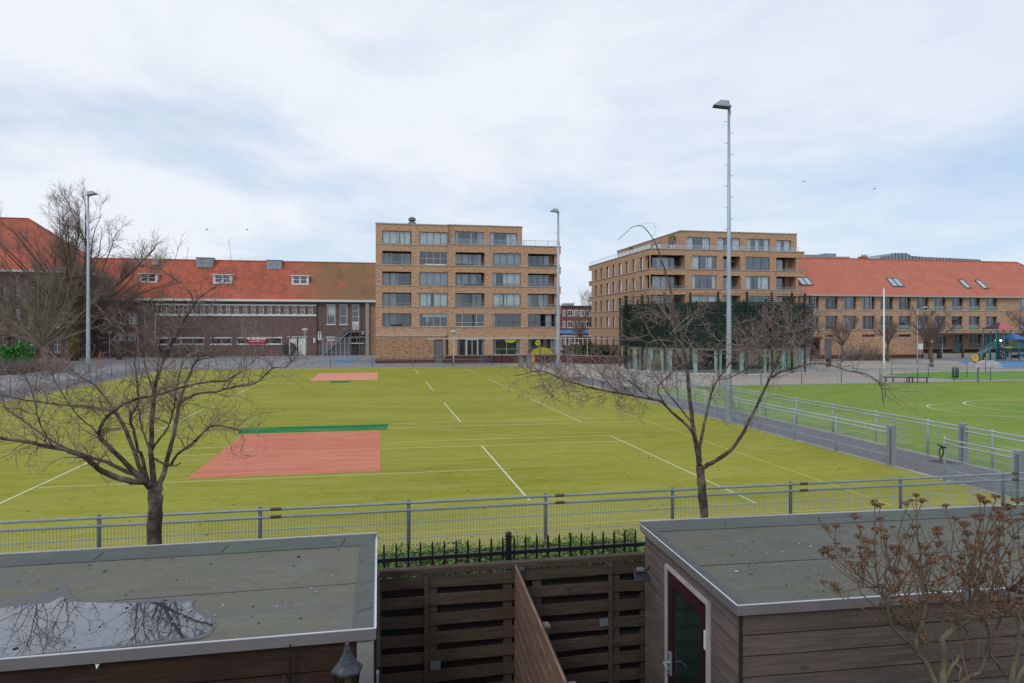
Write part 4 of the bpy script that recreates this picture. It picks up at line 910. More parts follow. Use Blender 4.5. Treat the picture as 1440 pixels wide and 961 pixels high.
for k, (x0, x1, x2, x3) in enumerate(((873,877,873,877),(885,891,886,892),(907,915,906,912),(925,933,928,934),(936,943,936,942),(972,980,974,980),(1004,1009,1005,1009),(1012,1016,1012,1015),(1041,1048,1042,1048),(1052,1054,1052,1054),(1077,1082,1077,1081),(1085,1090,1085,1089),(1103,1110,1104,1110),(1124,1129,1124,1128),(1132,1137,1132,1137))):
    m = MB(); A0, A1, B0, B1 = [angpx(q) for q in (x0, x1, x2, x3)]; r_ = PRR-.36; n = 4
    for i in range(n):
        p = [pol(A0+(A1-A0)*i/n, r_-(i % 2)*.06), pol(A0+(A1-A0)*(i+1)/n, r_-((i+1) % 2)*.06)]; q = [pol(B0+(B1-B0)*i/n, r_-(i % 2)*.06), pol(B0+(B1-B0)*(i+1)/n, r_-((i+1) % 2)*.06)]
        m.quad((q[0][0],q[0][1],.15),(q[1][0],q[1][1],.15),(p[1][0],p[1][1],2.28),(p[0][0],p[0][1],2.28))
    m.build('curtain', M['curtain_mint'], pv)
m = MB(); 
for k in range(5): 
    a = -1.1+k*.5; p = pol(a, 6.5); m.box(p[0]-.6, p[0]+.6, p[1]-.3, p[1]+.3, .14, .14+R.uniform(.7,1.6))
m.build('furniture', M['interior'], pv)
# ---------------------------------------------------------------- tubular fences with wire mesh
def fence(label, pts, group, n=None, spacing=2.57, h=1.24, second=.155, pr=.035, rr=.025, wire=.004, ws=.06, hz=(.25,.5,.75), mat='galv', skipfirst=False, clamp=False, posts=None, ends=()):
    p0, p1 = pts; L = math.hypot(p1[0]-p0[0], p1[1]-p0[1]); ux, uy = (p1[0]-p0[0])/L, (p1[1]-p0[1])/L
    t_ = thing('pitch_fence', label, 'fence', ((p0[0]+p1[0])/2, (p0[1]+p1[1])/2), group)
    ds = posts if posts else [L*i/max(1, round(L/spacing)) for i in range(max(1, round(L/spacing))+1)]
    P = lambda d, z, o=0: (p0[0]+ux*d-uy*o, p0[1]+uy*d+ux*o, z)
    for d in ds: m = MB(); m.tube([P(d,0), P(d,h+.02), P(d,h+.035)], [pr,pr,pr*.6], 8); m.build('post', M['galv_dark' if mat == 'galv' else mat], t_, True)
    for z in (h-.02, h-second): m = MB(); m.tube([P(0,z,-.03), P(L/3,z,-.03), P(2*L/3,z,-.03), P(L,z,-.03)], rr, 8); m.build('rail', M[mat], t_, True)
    m = MB(); d = 0; zt = h-second-.02
    while d < L: m.tube([P(d,.06,.0), P(d,zt,.0)], wire, 3, False); d += ws
    for f in (0,)+hz: z = .06+(zt-.06)*f; m.tube([P(0,z,.008), P(L,z,.008)], wire*1.5, 3, False); m.tube([P(0,z,-.008), P(L,z,-.008)], wire*1.5, 3, False)
    m.build('wire_mesh', M[mat], t_)
    if clamp:
        for i, d in enumerate(ds):
            if i % 2 == 1:
                for z in (h-.02, h-second): m = MB(); m.tube([P(d+.18,z,-.03), P(d+.36,z,-.03)], rr+.004, 8); m.build('sleeve', M['rust'], t_)
    return t_
GF = 'galvanised fences around the pitches'
near = [-4.62+2.575*i for i in range(-2, 11)]
fence('long galvanised tube and wire fence running across the foreground behind the sheds', ((near[0], 12.6), (near[-1], 12.6)), GF, posts=[q-near[0] for q in near], clamp=True, ws=.055, hz=(.22,.5,.78))
fence('galvanised fence along the right edge of the olive pitch ending at the square gate pillar', ((15.98, 46.5), (15.98, 19.15)), GF, spacing=2.5, hz=(.3,.6), ws=.09, mat='galv_light')
fence('short galvanised fence stub with a hanging latch between the gate opening and the near fence', ((15.98, 16.9), (15.98, 14.75)), GF, spacing=2.2, hz=(.3,.6), ws=.07, mat='galv_light')
f2 = fence('galvanised fence along the left edge of the green pitch beyond the grey path', ((18.57, 48), (18.57, 12.8)), GF, spacing=2.5, hz=(.25,.5,.75), ws=.1, mat='galv_light')
fence('galvanised fence along the far end of the green pitch behind the bench', ((18.57, 48.2), (57, 48.2)), GF, spacing=3.4, h=1.2, hz=(.5,), ws=.2, mat='galv')
fence('galvanised fence along the far end of the olive pitch before the flats', ((-14.5, 79), (13, 79)), GF, spacing=5.0, h=1.3, second=.5, hz=(.5,), ws=.25, wire=.006)
fence('galvanised fence along the far left side of the olive pitch by the lamp mast', ((-24.2, 30), (-24.2, 76)), GF, spacing=3.5, hz=(.5,), ws=.2, wire=.005)
fence('galvanised fence crossing the far left corner of the olive pitch', ((-24.2, 76.3), (-14.8, 79)), GF, spacing=3.3, h=1.3, second=.4, hz=(.5,), ws=.25, wire=.006)
fence('low galvanised fence by the small green corner in front of the flagpole', (G(1254,527), G(1360,531)), GF, spacing=3.3, hz=(.5,), ws=.25, wire=.006)
fence('low galvanised fence before the climbing frame at the far right', (G(1386,524), G(1500,524)), GF, spacing=3.3, hz=(.5,), ws=.25, wire=.006)
# gate pillars
def pillar(label, c, s, h=1.33, w=.14, l=.26):
    t_ = thing('gate_pillar', label, 'gate pillar', (c, s), 'square galvanised gate pillars')
    m = MB(); m.box(c-w/2, c+w/2, s-l/2, s+l/2, 0, h); m.build('post', M['galv'], t_, bevel=.01)
    m = MB(); m.box(c-w/2-.015, c-w/2-.002, s-l/2+.05, s-l/2+.13, .1, h-.1); m.build('channel', M['galv_dark'], t_)
    for z in (.12, h-.15): m = MB(); m.tube([(c+w/2+.0,s,z-.05),(c+w/2+.06,s,z),(c+w/2,s,z+.05)], .015, 6); m.build('hinge', M['frame_dark'], t_)
pillar('square galvanised gate pillar at the end of the fence beside the olive pitch', 16.0, 19.0)
pillar('square galvanised gate pillar where the fence stub meets the near fence', 16.0, 14.6, 1.3, .14, .22)
pillar('square galvanised gate pillar in the fence of the green pitch', 18.57, 18.9, 1.33, .14, .24)
pillar('grey gate pillar at the far right corner of the green pitch', *G(1376, 538), 1.25, .12, .16)
t_ = thing('gate_latch', 'dark hanging latch on the fence stub beside the path', 'latch', (15.93, 16.93, .9)); m = MB(); m.tube([(15.93,16.95,1.0),(15.93,17.05,.85),(15.93,16.98,.62),(15.93,16.88,.85),(15.93,16.95,1.0)], .018, 6); m.tube([(15.93,16.8,.98),(15.93,17.1,1.02)], .025, 6); m.build('handle', M['black'], t_)
# ---------------------------------------------------------------- floodlight masts
def mast(label, c, s, h, r, headrot, base=True):
    t_ = thing('floodlight_mast', label, 'floodlight', (c, s), 'floodlight masts around the olive pitch')
    m = MB(); m.tube([(c,s,0),(c,s,h*.15),(c,s,h*.5),(c,s,h)], [r,r*.9,r*.68,r*.42], 12); m.build('pole', M['galv_light'], t_, True)
    if base: m = MB(); m.tube([(c,s,0),(c,s,1.6)], r+.045, 12); m.box(c-.07, c+.07, s-r-.1, s-r+.02, .5, 1.5); m.build('base_sleeve', M['galv'], t_)
    m = MB(); z = 3.
    while z < h-.4: k = 1 if int(z/.5) % 2 else -1; m.tube([(c,s,z),(c+k*(r+.07),s,z),(c+k*(r+.07),s,z+.06)], .012, 4); z += .5
    m.build('step_bolts', M['galv'], t_)
    ca, sa = math.cos(headrot), math.sin(headrot)
    def Q(u, v, z): u, v, z = u*.85, v*.85, z*.85; return (c+u*ca-v*sa, s+u*sa+v*ca, h+z)
    hd = MB(); b = [Q(-.85,-.3,.02),Q(.0,-.3,-.12),Q(.0,.3,-.12),Q(-.85,.3,.02)]; tp = [Q(-.45,-.2,.3),Q(.0,-.24,.22),Q(.0,.24,.22),Q(-.45,.2,.3)]
    i0 = len(hd.v); hd.v += b+tp; hd.f += [(i0+4,i0+5,i0+6,i0+7),(i0,i0+1,i0+5,i0+4),(i0+1,i0+2,i0+6,i0+5),(i0+2,i0+3,i0+7,i0+6),(i0+3,i0,i0+4,i0+7)]
    ho = hd.build('lamp_head', M['galv'], t_)
    hd = MB(); hd.quad(*[(p[0],p[1],p[2]) for p in b]); hd.build('lens', M['lens'], ho)
    m = MB(); m.tube([Q(.05,0,-.5), Q(.03,0,.05)], .05, 8); m.tube([Q(.0,-.34,-.14), Q(.06,-.34,-.1), Q(.06,.34,-.1), Q(.0,.34,-.14)], .03, 6); m.build('bracket', M['galv_dark'], t_)
M['lens'] = plain('lens_glass', S(58,74,60), .25, var=.2)
p = G(1025, 595); mast('tall galvanised floodlight mast in front of the round green pavilion', p[0], p[1], 14.75, .135, -.35)
q = cs(65/960*61.3, 61.3); mast('galvanised floodlight mast at the corner of the flats in the middle', q[0], q[1], 14.9, .2, -.2)
q = cs(-596/960*56, 56); mast('galvanised floodlight mast rising before the bare trees on the left', q[0], q[1], 15.4, .17, math.pi-.2)
# ---------------------------------------------------------------- other lamps, poles and signs far off
def lamp_post(label, px, pb, pt, kind, grp='street lamps beyond the pitches'):
    c, s = G(px, pb); z1 = PS(px, pt, s)[1]; t_ = thing('street_lamp', label, 'street lamp', (c, s), grp)
    m = MB(); m.tube([(c,s,0),(c,s,1),(c,s,z1-.15)], [.09,.06,.045], 8); m.build('pole', M['frame_light' if kind != 'arm' else 'galv_light'], t_, True)
    if kind == 'mushroom':
        m = MB(); m.lathe(c, s, [(.12,z1-.45),(.3,z1-.12),(.34,z1-.1)], 12); m.build('shade', M['frame_light'], t_); m = MB(); m.lathe(c, s, [(.42,z1-.1),(.36,z1+.02),(.1,z1+.1)], 12); m.build('cap', M['frame_light'], t_)
    else:
        m = MB(); m.tube([(c,s,z1-.2),(c+.2,s,z1-.02),(c+1.0,s,z1+.1)], .035, 6); m.build('arm', M['galv_light'], t_)
        m = MB(); m.tube([(c+.7,s,z1+.06),(c+1.0,s,z1+.12),(c+1.5,s,z1+.16)], [.06,.13,.07], 8); m.build('lamp_head', M['galv_light'], t_)
    return t_
lamp_post('pale park lamp with mushroom cap before the white double doors', 429, 513, 463, 'mushroom')
lamp_post('pale park lamp with mushroom cap in front of the flats entrance', 638, 515, 466, 'mushroom')
lamp_post('tall slim street lamp with a short arm before the right school', 1290, 512, 434, 'arm')
lamp_post('short pale park lamp standing by the small tree right of the school door', 1325, 503, 468, 'mushroom')
lamp_post('thin pale lamp post at the foot of the ivy covered school corner on the left', 154, 503, 467, 'mushroom')
c, s = G(1243, 536); t_ = thing('flagpole', 'plain white flagpole standing behind the green pitch', 'flagpole', (c, s)); z1 = PS(1242, 407, s)[1]
m = MB(); m.tube([(c,s,0),(c,s,2),(c,s,z1)], [.085,.08,.055], 10); m.build('pole', M['white'], t_, True); m = MB(); m.lathe(c, s, [(.06,z1),(.09,z1+.04),(.02,z1+.12)], 8); m.build('finial', M['white'], t_)
c, s = G(1294, 511); t_ = thing('notice_board', 'white rectangular notice board beside the slim street lamp', 'sign', (c, s)); z0, z1 = PS(1294,491.5,s)[1], PS(1294,483.5,s)[1]
m = MB(); m.box(c-.3, c+.35, s-.05, s, z0, z1); m.build('board', M['white'], t_); m = MB()
for j in range(3): m.box(c-.2, c+.25-.1*j, s-.06, s-.052, z0+.15+j*.2, z0+.2+j*.2)
m.build('print', M['frame_light'], t_); m = MB(); m.tube([(c+.02,s+.04,0),(c+.02,s+.04,z1)], .03, 6); m.build('post', M['galv'], t_)
# lollipop sign, thin dark posts in front of the flats
c, s = G(757, 513); z1 = PS(757,478,s)[1]; t_ = thing('round_sign', 'round yellow sign on a dark post in front of the flats', 'sign', (c, s))
m = MB(); m.tube([(c+.3,s,0),(c+.3,s,z1-.0)], .05, 6); m.tube([(c+.3,s,z1-.02),(c-.0,s,z1-.02)], .03, 6); m.build('post', M['black'], t_)
m = MB(); zc = z1-.38; n = 20; i0 = len(m.v); 
for o in (-.03, .03): m.v += [(c-.05+.34*math.cos(2*math.pi*i/n), s+o, zc+.34*math.sin(2*math.pi*i/n)) for i in range(n)]
m.f += [tuple(range(n)), tuple(range(2*n-1, n-1, -1))]+[(i, i+n, (i+1) % n+n, (i+1) % n) for i in range(n)]; m.build('disc', M['lime'], t_)
m = MB(); m.box(c-.2, c+.1, s-.05, s-.04, zc-.03, zc+.05); m.build('print', M['black'], t_)
for i, (px, pt, lab) in enumerate(((649.5, 478, 'thin dark lamp post left of the flats glass entrance'), (705.5, 478, 'thin dark lamp post between the flats ground floor windows'))):
    c, s = G(px, 512.5); z1 = PS(px,pt,s)[1]; t_ = thing('lamp_post', lab, 'lamp post', (c, s), 'thin dark posts before the flats'); m = MB(); m.tube([(c,s,0),(c,s,z1)], .05, 6); m.build('pole', M['black'], t_); m = MB(); m.tube([(c,s,z1),(c+.3,s,z1+.02),(c+.55,s,z1)], .06, 6); m.build('lamp_head', M['black'], t_)
# long white beam (pergola) in front of the flats and across the gap
t_ = thing('pergola', 'long thin white beam on slim posts crossing before the flats and the street gap', 'pergola', G(826, 507)); sPg = 82.5
c0, c1 = cS(600, sPg), cS(872, sPg); zP = zS(790, 476.3, sPg)
m = MB(); m.box(c0, c1, sPg-.06, sPg+.06, zP-.06, zP+.06); m.build('beam', M['frame_light'], t_)
for px in (826, 871): c = cS(px, sPg); m = MB(); m.box(c-.05, c+.05, sPg-.045, sPg+.045, 0, zP-.06); m.build('post', M['frame_light'], t_)
# brown retaining wall in front of the flats
t_ = thing('brick_garden_wall', 'low brown brick wall with pale coping bending in front of the flats', 'wall', (cS(740, 84.5), 84.5))
pts = [(cS(626,85.6),85.6),(cS(700,85.6),85.6),(cS(786,85.9),85.9),(cS(815,83),83),(cS(835,80.5),80.5),(cS(875,80.5),80.5)]
m = MB(); k = MB()
for a, b in zip(pts, pts[1:]): m.obox(a, b, .35, 0, .95); k.obox(a, b, .42, .952, 1.02)
m.build('wall', M['brick_plinth'], t_); k.build('coping', M['concrete'], t_)
m = MB(); m.quad((cS(626,85.6),85.9,.9),(cS(786,85.9),86.2,.9),(cS(786,87),87.3,.9),(cS(626,87),87.3,.9)); tag(m.build('terrace_paving', M['pave_plaza']), kind='structure')
t_ = thing('slat_fence', 'grey brown slat fence behind the evergreen bushes in the street gap', 'fence', (cS(830,96), 96)); m = MB(); a = cS(792,96)
while a < cS(872,96): m.box(a, a+.16, 96, 96.04, 0, 2.0); a += .2
m.build('slats', M['brick_dark'], t_); m = MB(); m.box(cS(792,96), cS(872,96), 96.05, 96.12, .4, .5); m.box(cS(792,96), cS(872,96), 96.05, 96.12, 1.6, 1.7); m.build('rail', M['frame_dark'], t_)
t_ = thing('street_railing', 'white railing in the street beyond the evergreen bushes', 'railing', (cS(800,120), 120)); m = MB(); a0, a1 = cS(789,120), cS(832,120); m.box(a0, a1, 120, 120.1, 2.9, 3.15); m.build('beam', M['white'], t_); m = MB()
for k in range(8): a = a0+(a1-a0)*k/7; m.box(a-.05, a+.05, 120, 120.1, 0, 2.9)
m.build('posts', M['white'], t_)
# car seen in the gap
c, s = cS(803,110), 110.; t_ = thing('parked_car', 'silver car parked in the street seen in the gap between the flats', 'car', (c, s))
m = MB(); pr = [(-2.1,.35),(-2.1,.8),(-1.3,.95),(-.7,1.42),(.9,1.42),(1.5,.98),(2.1,.88),(2.15,.35)]
i0 = 0; m.v += [(c+x, s-.8, z) for x, z in pr]+[(c+x, s+.8, z) for x, z in pr]; n = len(pr); m.f += [tuple(range(n)), tuple(range(2*n-1, n-1, -1))]+[(i, i+n, (i+1) % n+n, (i+1) % n) for i in range(n)]; m.build('body', M['metal_roof'], t_, bevel=.06)
for x0, x1 in ((-1.15,-.05),(.05,1.15)): m = MB(); sg = 1 if x0 > 0 else -1; m.quad((c+x0,s-.812,.98),(c+x1,s-.812,.98),(c+(x1 if sg < 0 else x1-.35),s-.812,1.34),(c+(x0+.4 if sg < 0 else x0),s-.812,1.34)); m.build('side_window', M['interior_dark'], t_)
for x in (-1.35, 1.35): 
    m = MB(); m.tube([(c+x,s-.82,.32),(c+x,s-.6,.32)], .32, 14); wl = m.build('wheel', M['black'], t_); m = MB(); m.tube([(c+x,s-.84,.32),(c+x,s-.82,.32)], .2, 12); m.build('rim', M['galv'], wl)
# cabinets, bins, benches
def cabinet(label, px, pb, w, h, mat='grey_box'):
    c, s = G(px, pb); t_ = thing('utility_cabinet', label, 'cabinet', (c, s), 'cabinets by the far pitch corner'); m = MB(); m.box(c-w/2, c+w/2, s-.25, s+.25, 0, h); m.build('body', M[mat], t_, bevel=.02)
    m = MB(); m.box(c-w/2-.04, c+w/2+.04, s-.3, s+.3, h, h+.07); m.build('lid', M[mat], t_); m = MB(); m.box(c-w/2+.08, c-.02, s-.27, s-.252, .1, h-.1); m.box(c+.02, c+w/2-.08, s-.27, s-.252, .1, h-.1); m.build('door', M['galv'], t_)
cabinet('grey metal cabinet left of its twin by the far pitch corner', 732.5, 517, .5, 1.25)
cabinet('taller grey metal cabinet beside the orange bin at the far pitch corner', 744, 518, .6, 1.35)
def bin_(label, px, pb, h, r, mat, grp='litter bins around the pitches'):
    c, s = G(px, pb); t_ = thing('litter_bin', label, 'bin', (c, s), grp); m = MB(); m.lathe(c, s, [(r*.85,.12),(r,.2),(r,h*.8)], 12); m.build('body', M[mat], t_, True)
    m = MB(); m.lathe(c, s, [(r*1.06,h*.82),(r*1.06,h*.88),(r*.8,h)], 12); m.build('lid', M[mat], t_); m = MB(); m.tube([(c,s+r*1.1,0),(c,s+r*1.1,h*.9)], .035, 6); m.build('post', M['galv_dark'], t_)
bin_('orange bin beside the grey cabinets at the far pitch corner', 750, 513, 1.05, .2, 'orange')
bin_('black litter bin on the plaza just right of the round pavilion', 1165, 517, 1.05, .27, 'black')
bin_('black litter bin left of the parked bicycle before the school', 1321, 505, 1.15, .33, 'black')
bin_('dark green litter bin by the fence near the right end of the bench', 1343.5, 533, 1.05, .27, 'darkgreen')
m = MB(); p0, p1 = G(1243, 538.5), G(1308, 539); t_ = thing('bench', 'long low dark backless bench behind the green pitch', 'bench', ((p0[0]+p1[0])/2, (p0[1]+p1[1])/2))
m.obox(p0, p1, .4, .42, .5); m.build('seat', M['frame_dark'], t_)
for f in (.04, .2, .5, .55, .62, .93): 
    q = (p0[0]+(p1[0]-p0[0])*f, p0[1]+(p1[1]-p0[1])*f); m = MB(); m.box(q[0]-.03, q[0]+.03, q[1]-.04, q[1]+.04, 0, .42); m.build('leg', M['frame_dark'], t_)
# bicycles
def bicycle(label, c, s, rot, grp=None):
    t_ = thing('bicycle', label, 'bicycle', (c, s), grp)
    for x in (-.52, .52):
        m = MB(); n = 18; m.tube([(c+x+.33*math.cos(2*math.pi*i/n), s, .34+.33*math.sin(2*math.pi*i/n)) for i in range(n+1)], .022, 5, False); wl = m.build('wheel', M['black'], t_)
        m = MB()
        for i in range(6): m.tube([(c+x,s,.34),(c+x+.31*math.cos(i*math.pi/3),s,.34+.31*math.sin(i*math.pi/3))], .004, 3); 
        m.build('spokes', M['galv'], wl)
    m = MB(); m.tube([(c-.52,s,.34),(c-.1,s,.3),(c+.36,s,.78)], .018, 5); m.tube([(c-.1,s,.3),(c-.22,s,.86)], .018, 5); m.tube([(c-.52,s,.34),(c-.2,s,.78),(c+.36,s,.82)], .015, 5); m.tube([(c+.52,s,.34),(c+.36,s,.8),(c+.33,s,.98)], .018, 5); m.build('frame', M['black'], t_)
    m = MB(); m.tube([(c+.33,s-.26,1.0),(c+.36,s-.1,1.02),(c+.36,s+.1,1.02),(c+.33,s+.26,1.0)], .015, 5); m.build('handlebar', M['frame_dark'], t_)
    m = MB(); m.tube([(c-.36,s,.9),(c-.22,s,.92),(c-.1,s,.91)], [.07,.06,.02], 6); m.build('saddle', M['black'], t_)
    t_.rotation_euler = (0, 0, TH+rot); return t_
c, s = G(1336, 503); bicycle('black bicycle leaning by the bin before the right school', c, s, .1)
GB = 'bicycles parked before the flats'
for i, (px, pb, lab) in enumerate(((766,517,'dark bicycle standing just right of the orange bin'),(777,518,'dark bicycle left of the middle lamp mast foot'),(797,517,'dark bicycle right of the middle lamp mast foot'),(1149,511,'dark bicycle at the brick corner behind the round pavilion'),(652,511,'bicycle in front of the flats glass entrance'),(690,511,'bicycle right of the flats glass entrance'))):
    c, s = G(px, pb); bicycle(lab, c, s, R.uniform(-.6,.6), GB)
for k, px in enumerate((664, 678)):
    c, s = G(px, 511); t_ = thing('bike_rack', ['hooped metal bicycle rack nearer the glass entrance', 'hooped metal bicycle rack further right before the flats'][k], 'bike rack', (c, s), 'bike racks before the flats'); m = MB()
    for j in range(4): m.tube([(c+j*.35-.5,s,0),(c+j*.35-.5,s,.7),(c+j*.35-.35,s,.8),(c+j*.35-.25,s,.7),(c+j*.35-.25,s,0)], .025, 5)
    m.build('hoops', M['galv'], t_)
# yellow play face, rocks, playground
c, s = G(1371.5, 516); t_ = thing('play_sign', 'yellow round faced play board on a short post before the climbing frame', 'play board', (c, s)); z0, z1 = PS(1371,508.5,s)[1], PS(1371,499,s)[1]; r = (z1-z0)/2
m = MB(); n = 18; i0 = 0
for o in (-.05,.05): m.v += [(c+r*1.05*math.cos(2*math.pi*i/n), s+o, z0+r+r*math.sin(2*math.pi*i/n)) for i in range(n)]
m.f += [tuple(range(n)), tuple(range(2*n-1, n-1, -1))]+[(i, i+n, (i+1) % n+n, (i+1) % n) for i in range(n)]; m.build('panel', M['yellow'], t_)
m = MB(); m.box(c-.22, c-.0, s-.07, s-.055, z0+r*1.35, z0+r*1.6); m.box(c-.12,c+.1,s-.07,s-.055,z0+r*.9,z0+r*1.1); m.build('face_mark', M['rust'], t_); m = MB(); m.box(c-.1, c+.1, s+.05, s+.1, 0, z0+.1); m.build('post', M['bluepaint'], t_)
M['rock'] = plain('pale_rock', S(178,170,172), .9, var=.3, scale=1, bump=.4, bscale=6)
def rock(label, px, pb, w, d, h, seed):
    c, s = G(px, pb); m = MB(); rn = random.Random(seed); n, k = 14, 5
    for j in range(k+1):
        for i in range(n):
            a = 2*math.pi*i/n; f = math.cos(j/k*math.pi/2)**.7*(1+.18*noise.noise(Vector((math.cos(a)*1.5+seed, math.sin(a)*1.5, j*.6)))); m.v.append((c+w/2*f*math.cos(a), s+d/2*f*math.sin(a), h*math.sin(j/k*math.pi/2)*(1+.1*noise.noise(Vector((a, j, seed))))))
    for j in range(k):
        for i in range(n): a_ = j*n+i; b_ = j*n+(i+1) % n; m.f.append((a_, b_, b_+n, a_+n))
    m.f.append(tuple(k*n+i for i in range(n))); o = m.build('boulder', M['rock'], None, True); tag(o, label, 'boulder', 'pale boulders before the climbing frame')
rock('widest pale boulder in front of the climbing frame', 1388, 516, 3.4, 2, .75, 1); rock('pale boulder left of the widest one by the yellow play panel', 1374, 518, 1.4, 1, .35, 2); rock('small flat pale boulder right of the widest one', 1402, 519, 1.4, 1, .3, 3)
sheet('blue_play_mat', M['bluefloor'], [G(1348,512),G(1362,512),G(1363,508),G(1350,508)], .012)
sheet('blue_play_floor', M['bluefloor'], [G(1394,517),G(1500,518),G(1500,508),G(1400,508)], .012)
gx = lambda px: PS(px, 500, 77.)[0]; gz = lambda py: zS(1410, py, 77.); sp0 = 77.
t_ = thing('climbing_frame', 'teal playground climbing frame with red and blue pointed roofs', 'playground', (gx(1420), sp0))
for px, s_, yt in ((1401,77,464),(1411.3,77,464),(1422,77,464),(1401,79,464),(1411.3,79,466),(1422,79,466),(1433,77,478),(1433,79,478),(1391.5,77,490),(1381.5,77,490),(1391.5,78.5,490),(1446,77,476),(1456,77,476)):
    c = gx(px); m = MB(); m.tube([(c,s_,0),(c,s_,gz(yt))], .075, 8); m.build('post', M['teal'], t_, True)
def pyr(x0, x1, y0, y1, mats, apx):
    a, b, z0, z1 = gx(x0), gx(x1), gz(y0), gz(y1); ap = (gx(apx), 78, z1); P = [(a,76.7,z0),(b,76.7,z0),(b,79.3,z0),(a,79.3,z0)]
    k = 0
    for u, v in ((0,1),(1,2),(2,3),(3,0)):
        m = MB(); q0 = Vector(P[u]); q1 = Vector(P[v]); o = Vector((0,0,.06)); m.v += [tuple(q0), tuple(q1), ap, tuple(q0+o), tuple(q1+o), (ap[0],ap[1],ap[2]+.06)]; m.f += [(0,2,1),(3,4,5),(0,1,4,3),(1,2,5,4),(2,0,3,5)]
        m.build('roof', M[mats[k]], t_); k += 1
pyr(1401, 1423, 463, 453.5, ('pinkred','redpaint','maroon','maroon'), 1416.5); pyr(1423.5, 1446, 478, 469, ('bluepaint','bluepaint','bluepaint','bluepaint'), 1434)
m = MB(); m.box(gx(1402), gx(1410.5), 76.95, 77.05, .25, gz(480.5)); cw = m.build('climbing_wall', M['black'], t_); m = MB()
for k in range(14): a = gx(R.uniform(1403,1410)); z = R.uniform(.5, 2.6); m.box(a, a+.12, 76.88, 76.948, z, z+.1)
m.build('holds', M['frame_light'], cw)
for x0, x1, y in ((1401,1422,489),(1422,1456,488.5)): m = MB(); m.box(gx(x0), gx(x1), 76.95, 79.05, gz(y), gz(y-1.2)); m.build('deck', M['teal'], t_)
for x0, x1 in ((1411.3,1422),(1422,1433),(1433,1456)):
    m = MB(); 
    for z in (gz(480), gz(484.5), gz(494), gz(502)): m.tube([(gx(x0),77,z),(gx(x1),77,z)], .04, 6)
    m.build('rail', M['teal'], t_)
m = MB(); m.box(gx(1412.5), gx(1421.5), 76.9, 76.96, gz(490), gz(487.5)); m.build('panel', M['orange'], t_)
m = MB(); m.tube([(gx(1401),77,gz(480)),(gx(1382),77,gz(490))], .05, 6); m.tube([(gx(1401),77,gz(484)),(gx(1391),77,gz(490)),(gx(1391),77,.1)], .05, 6); m.build('ramp_rail', M['teal'], t_)
m = MB(); m.quad((gx(1401),77.2,gz(489)),(gx(1383),77.2,gz(498)),(gx(1383),78.3,gz(498)),(gx(1401),78.3,gz(489))); m.build('ramp', M['grey_box'], t_)
m = MB(); m.lathe(gx(1427), 76.9, [(.05,gz(504)),(.42,gz(503)),(.45,gz(500)),(.05,gz(499))], 14); m.build('tunnel', M['maroon'], t_)
m = MB(); m.box(gx(1436), gx(1450), 77.5, 77.6, gz(503), gz(498)); m.build('blue_panel', M['bluepaint'], t_)
# ---------------------------------------------------------------- tiny birds
def bird(label, px, py, Y, k=1):
    c, s, z = PY(px, py, Y); t_ = thing('bird', label, 'bird', (c, s, z), 'birds in the sky'); m = MB(); m.tube([(c-.22,s,z),(c-.1,s,z+.02),(c+.1,s,z+.01),(c+.24,s,z)], [.01,.07,.06,.01], 6); 
    for sg in (-1, 1): m.quad((c-.08,s,z+.02),(c+.1,s,z+.02),(c+.04,s+sg*.3,z+.16*k),(c-.02,s+sg*.32,z+.16*k)); m.quad((c-.02,s+sg*.32,z+.16*k),(c+.04,s+sg*.3,z+.16*k),(c-.06,s+sg*.62,z+.08*k))
    m.build('body', M['black'], t_)
bird('small dark bird high left of the big mast at the right', 1130, 256, 120); bird('small dark bird highest toward the right edge of the sky', 1230, 265.5, 130, -1); bird('small dark bird low in the sky above the old school roof', 291, 323, 130); bird('small dark bird low in the sky left of the flats', 347.5, 323, 140, -1)
# ---------------------------------------------------------------- sheds and garden fences
def wood(name, c1, c2, c3, green=None, ga=.4, pitch=.2, off=0.0):
    t = NT(name); v = t.map((1, 1, 14)); n = t.noise(1.6, 6, .7, v, .4); f = t.noise(9, 5, .7, t.map((.25, .25, 6)))
    c = t.mix(t.step(n, .3, .7), c1, c2); c = t.mix(t.math('MULTIPLY', t.step(f, .5, .75), .6), c, c3)
    if green: c = t.mix(t.math('MULTIPLY', t.step(t.noise(1.3, 4, .6), .5, .7), ga), c, green)
    sx = t.add('ShaderNodeSeparateXYZ'); t.link(t.tc.outputs['Object'], sx.inputs[0]); wn_ = t.add('ShaderNodeTexWhiteNoise'); wn_.noise_dimensions = '1D'; t.link(t.math('FLOOR', t.math('ADD', t.math('DIVIDE', sx.outputs[2], pitch), off)), wn_.inputs['W'])
    c = t.mix(t.math('MULTIPLY', wn_.outputs['Value'], .38), c, mul(c1, .45))
    kn = t.add('ShaderNodeTexVoronoi'); kn.inputs['Scale'].default_value = 1.0; t.link(t.map((1.7,1.7,5)), kn.inputs['Vector']); c = t.mix(t.math('MULTIPLY', t.math('SUBTRACT', 1., t.step(kn.outputs['Distance'], .05, .13)), .6), c, mul(c2, .4))
    st_ = t.noise(1.1, 6, .8, t.map((2.2,2.2,.5))); c = t.mix(t.math('MULTIPLY', t.step(st_, .52, .7), .35), c, mul(c2, .6)); t.col(c); t.set(Roughness=.8, Specular_IOR_Level=.2); t.bump(n, .4, .006); return t.m
M['wood_red'] = wood('wood_redbrown', S(66,46,36), S(46,33,27), S(98,76,62))
M['wood_grey'] = wood('wood_weathered', S(112,99,92), S(80,70,65), S(146,134,127), S(76,84,50), .4, .165, .9)
M['wood_side'] = wood('wood_side_weathered', S(122,109,104), S(90,80,76), S(152,142,138))
M['wood_fence'] = wood('wood_fence', S(92,79,69), S(64,54,47), S(120,106,93), S(70,72,46), .5)
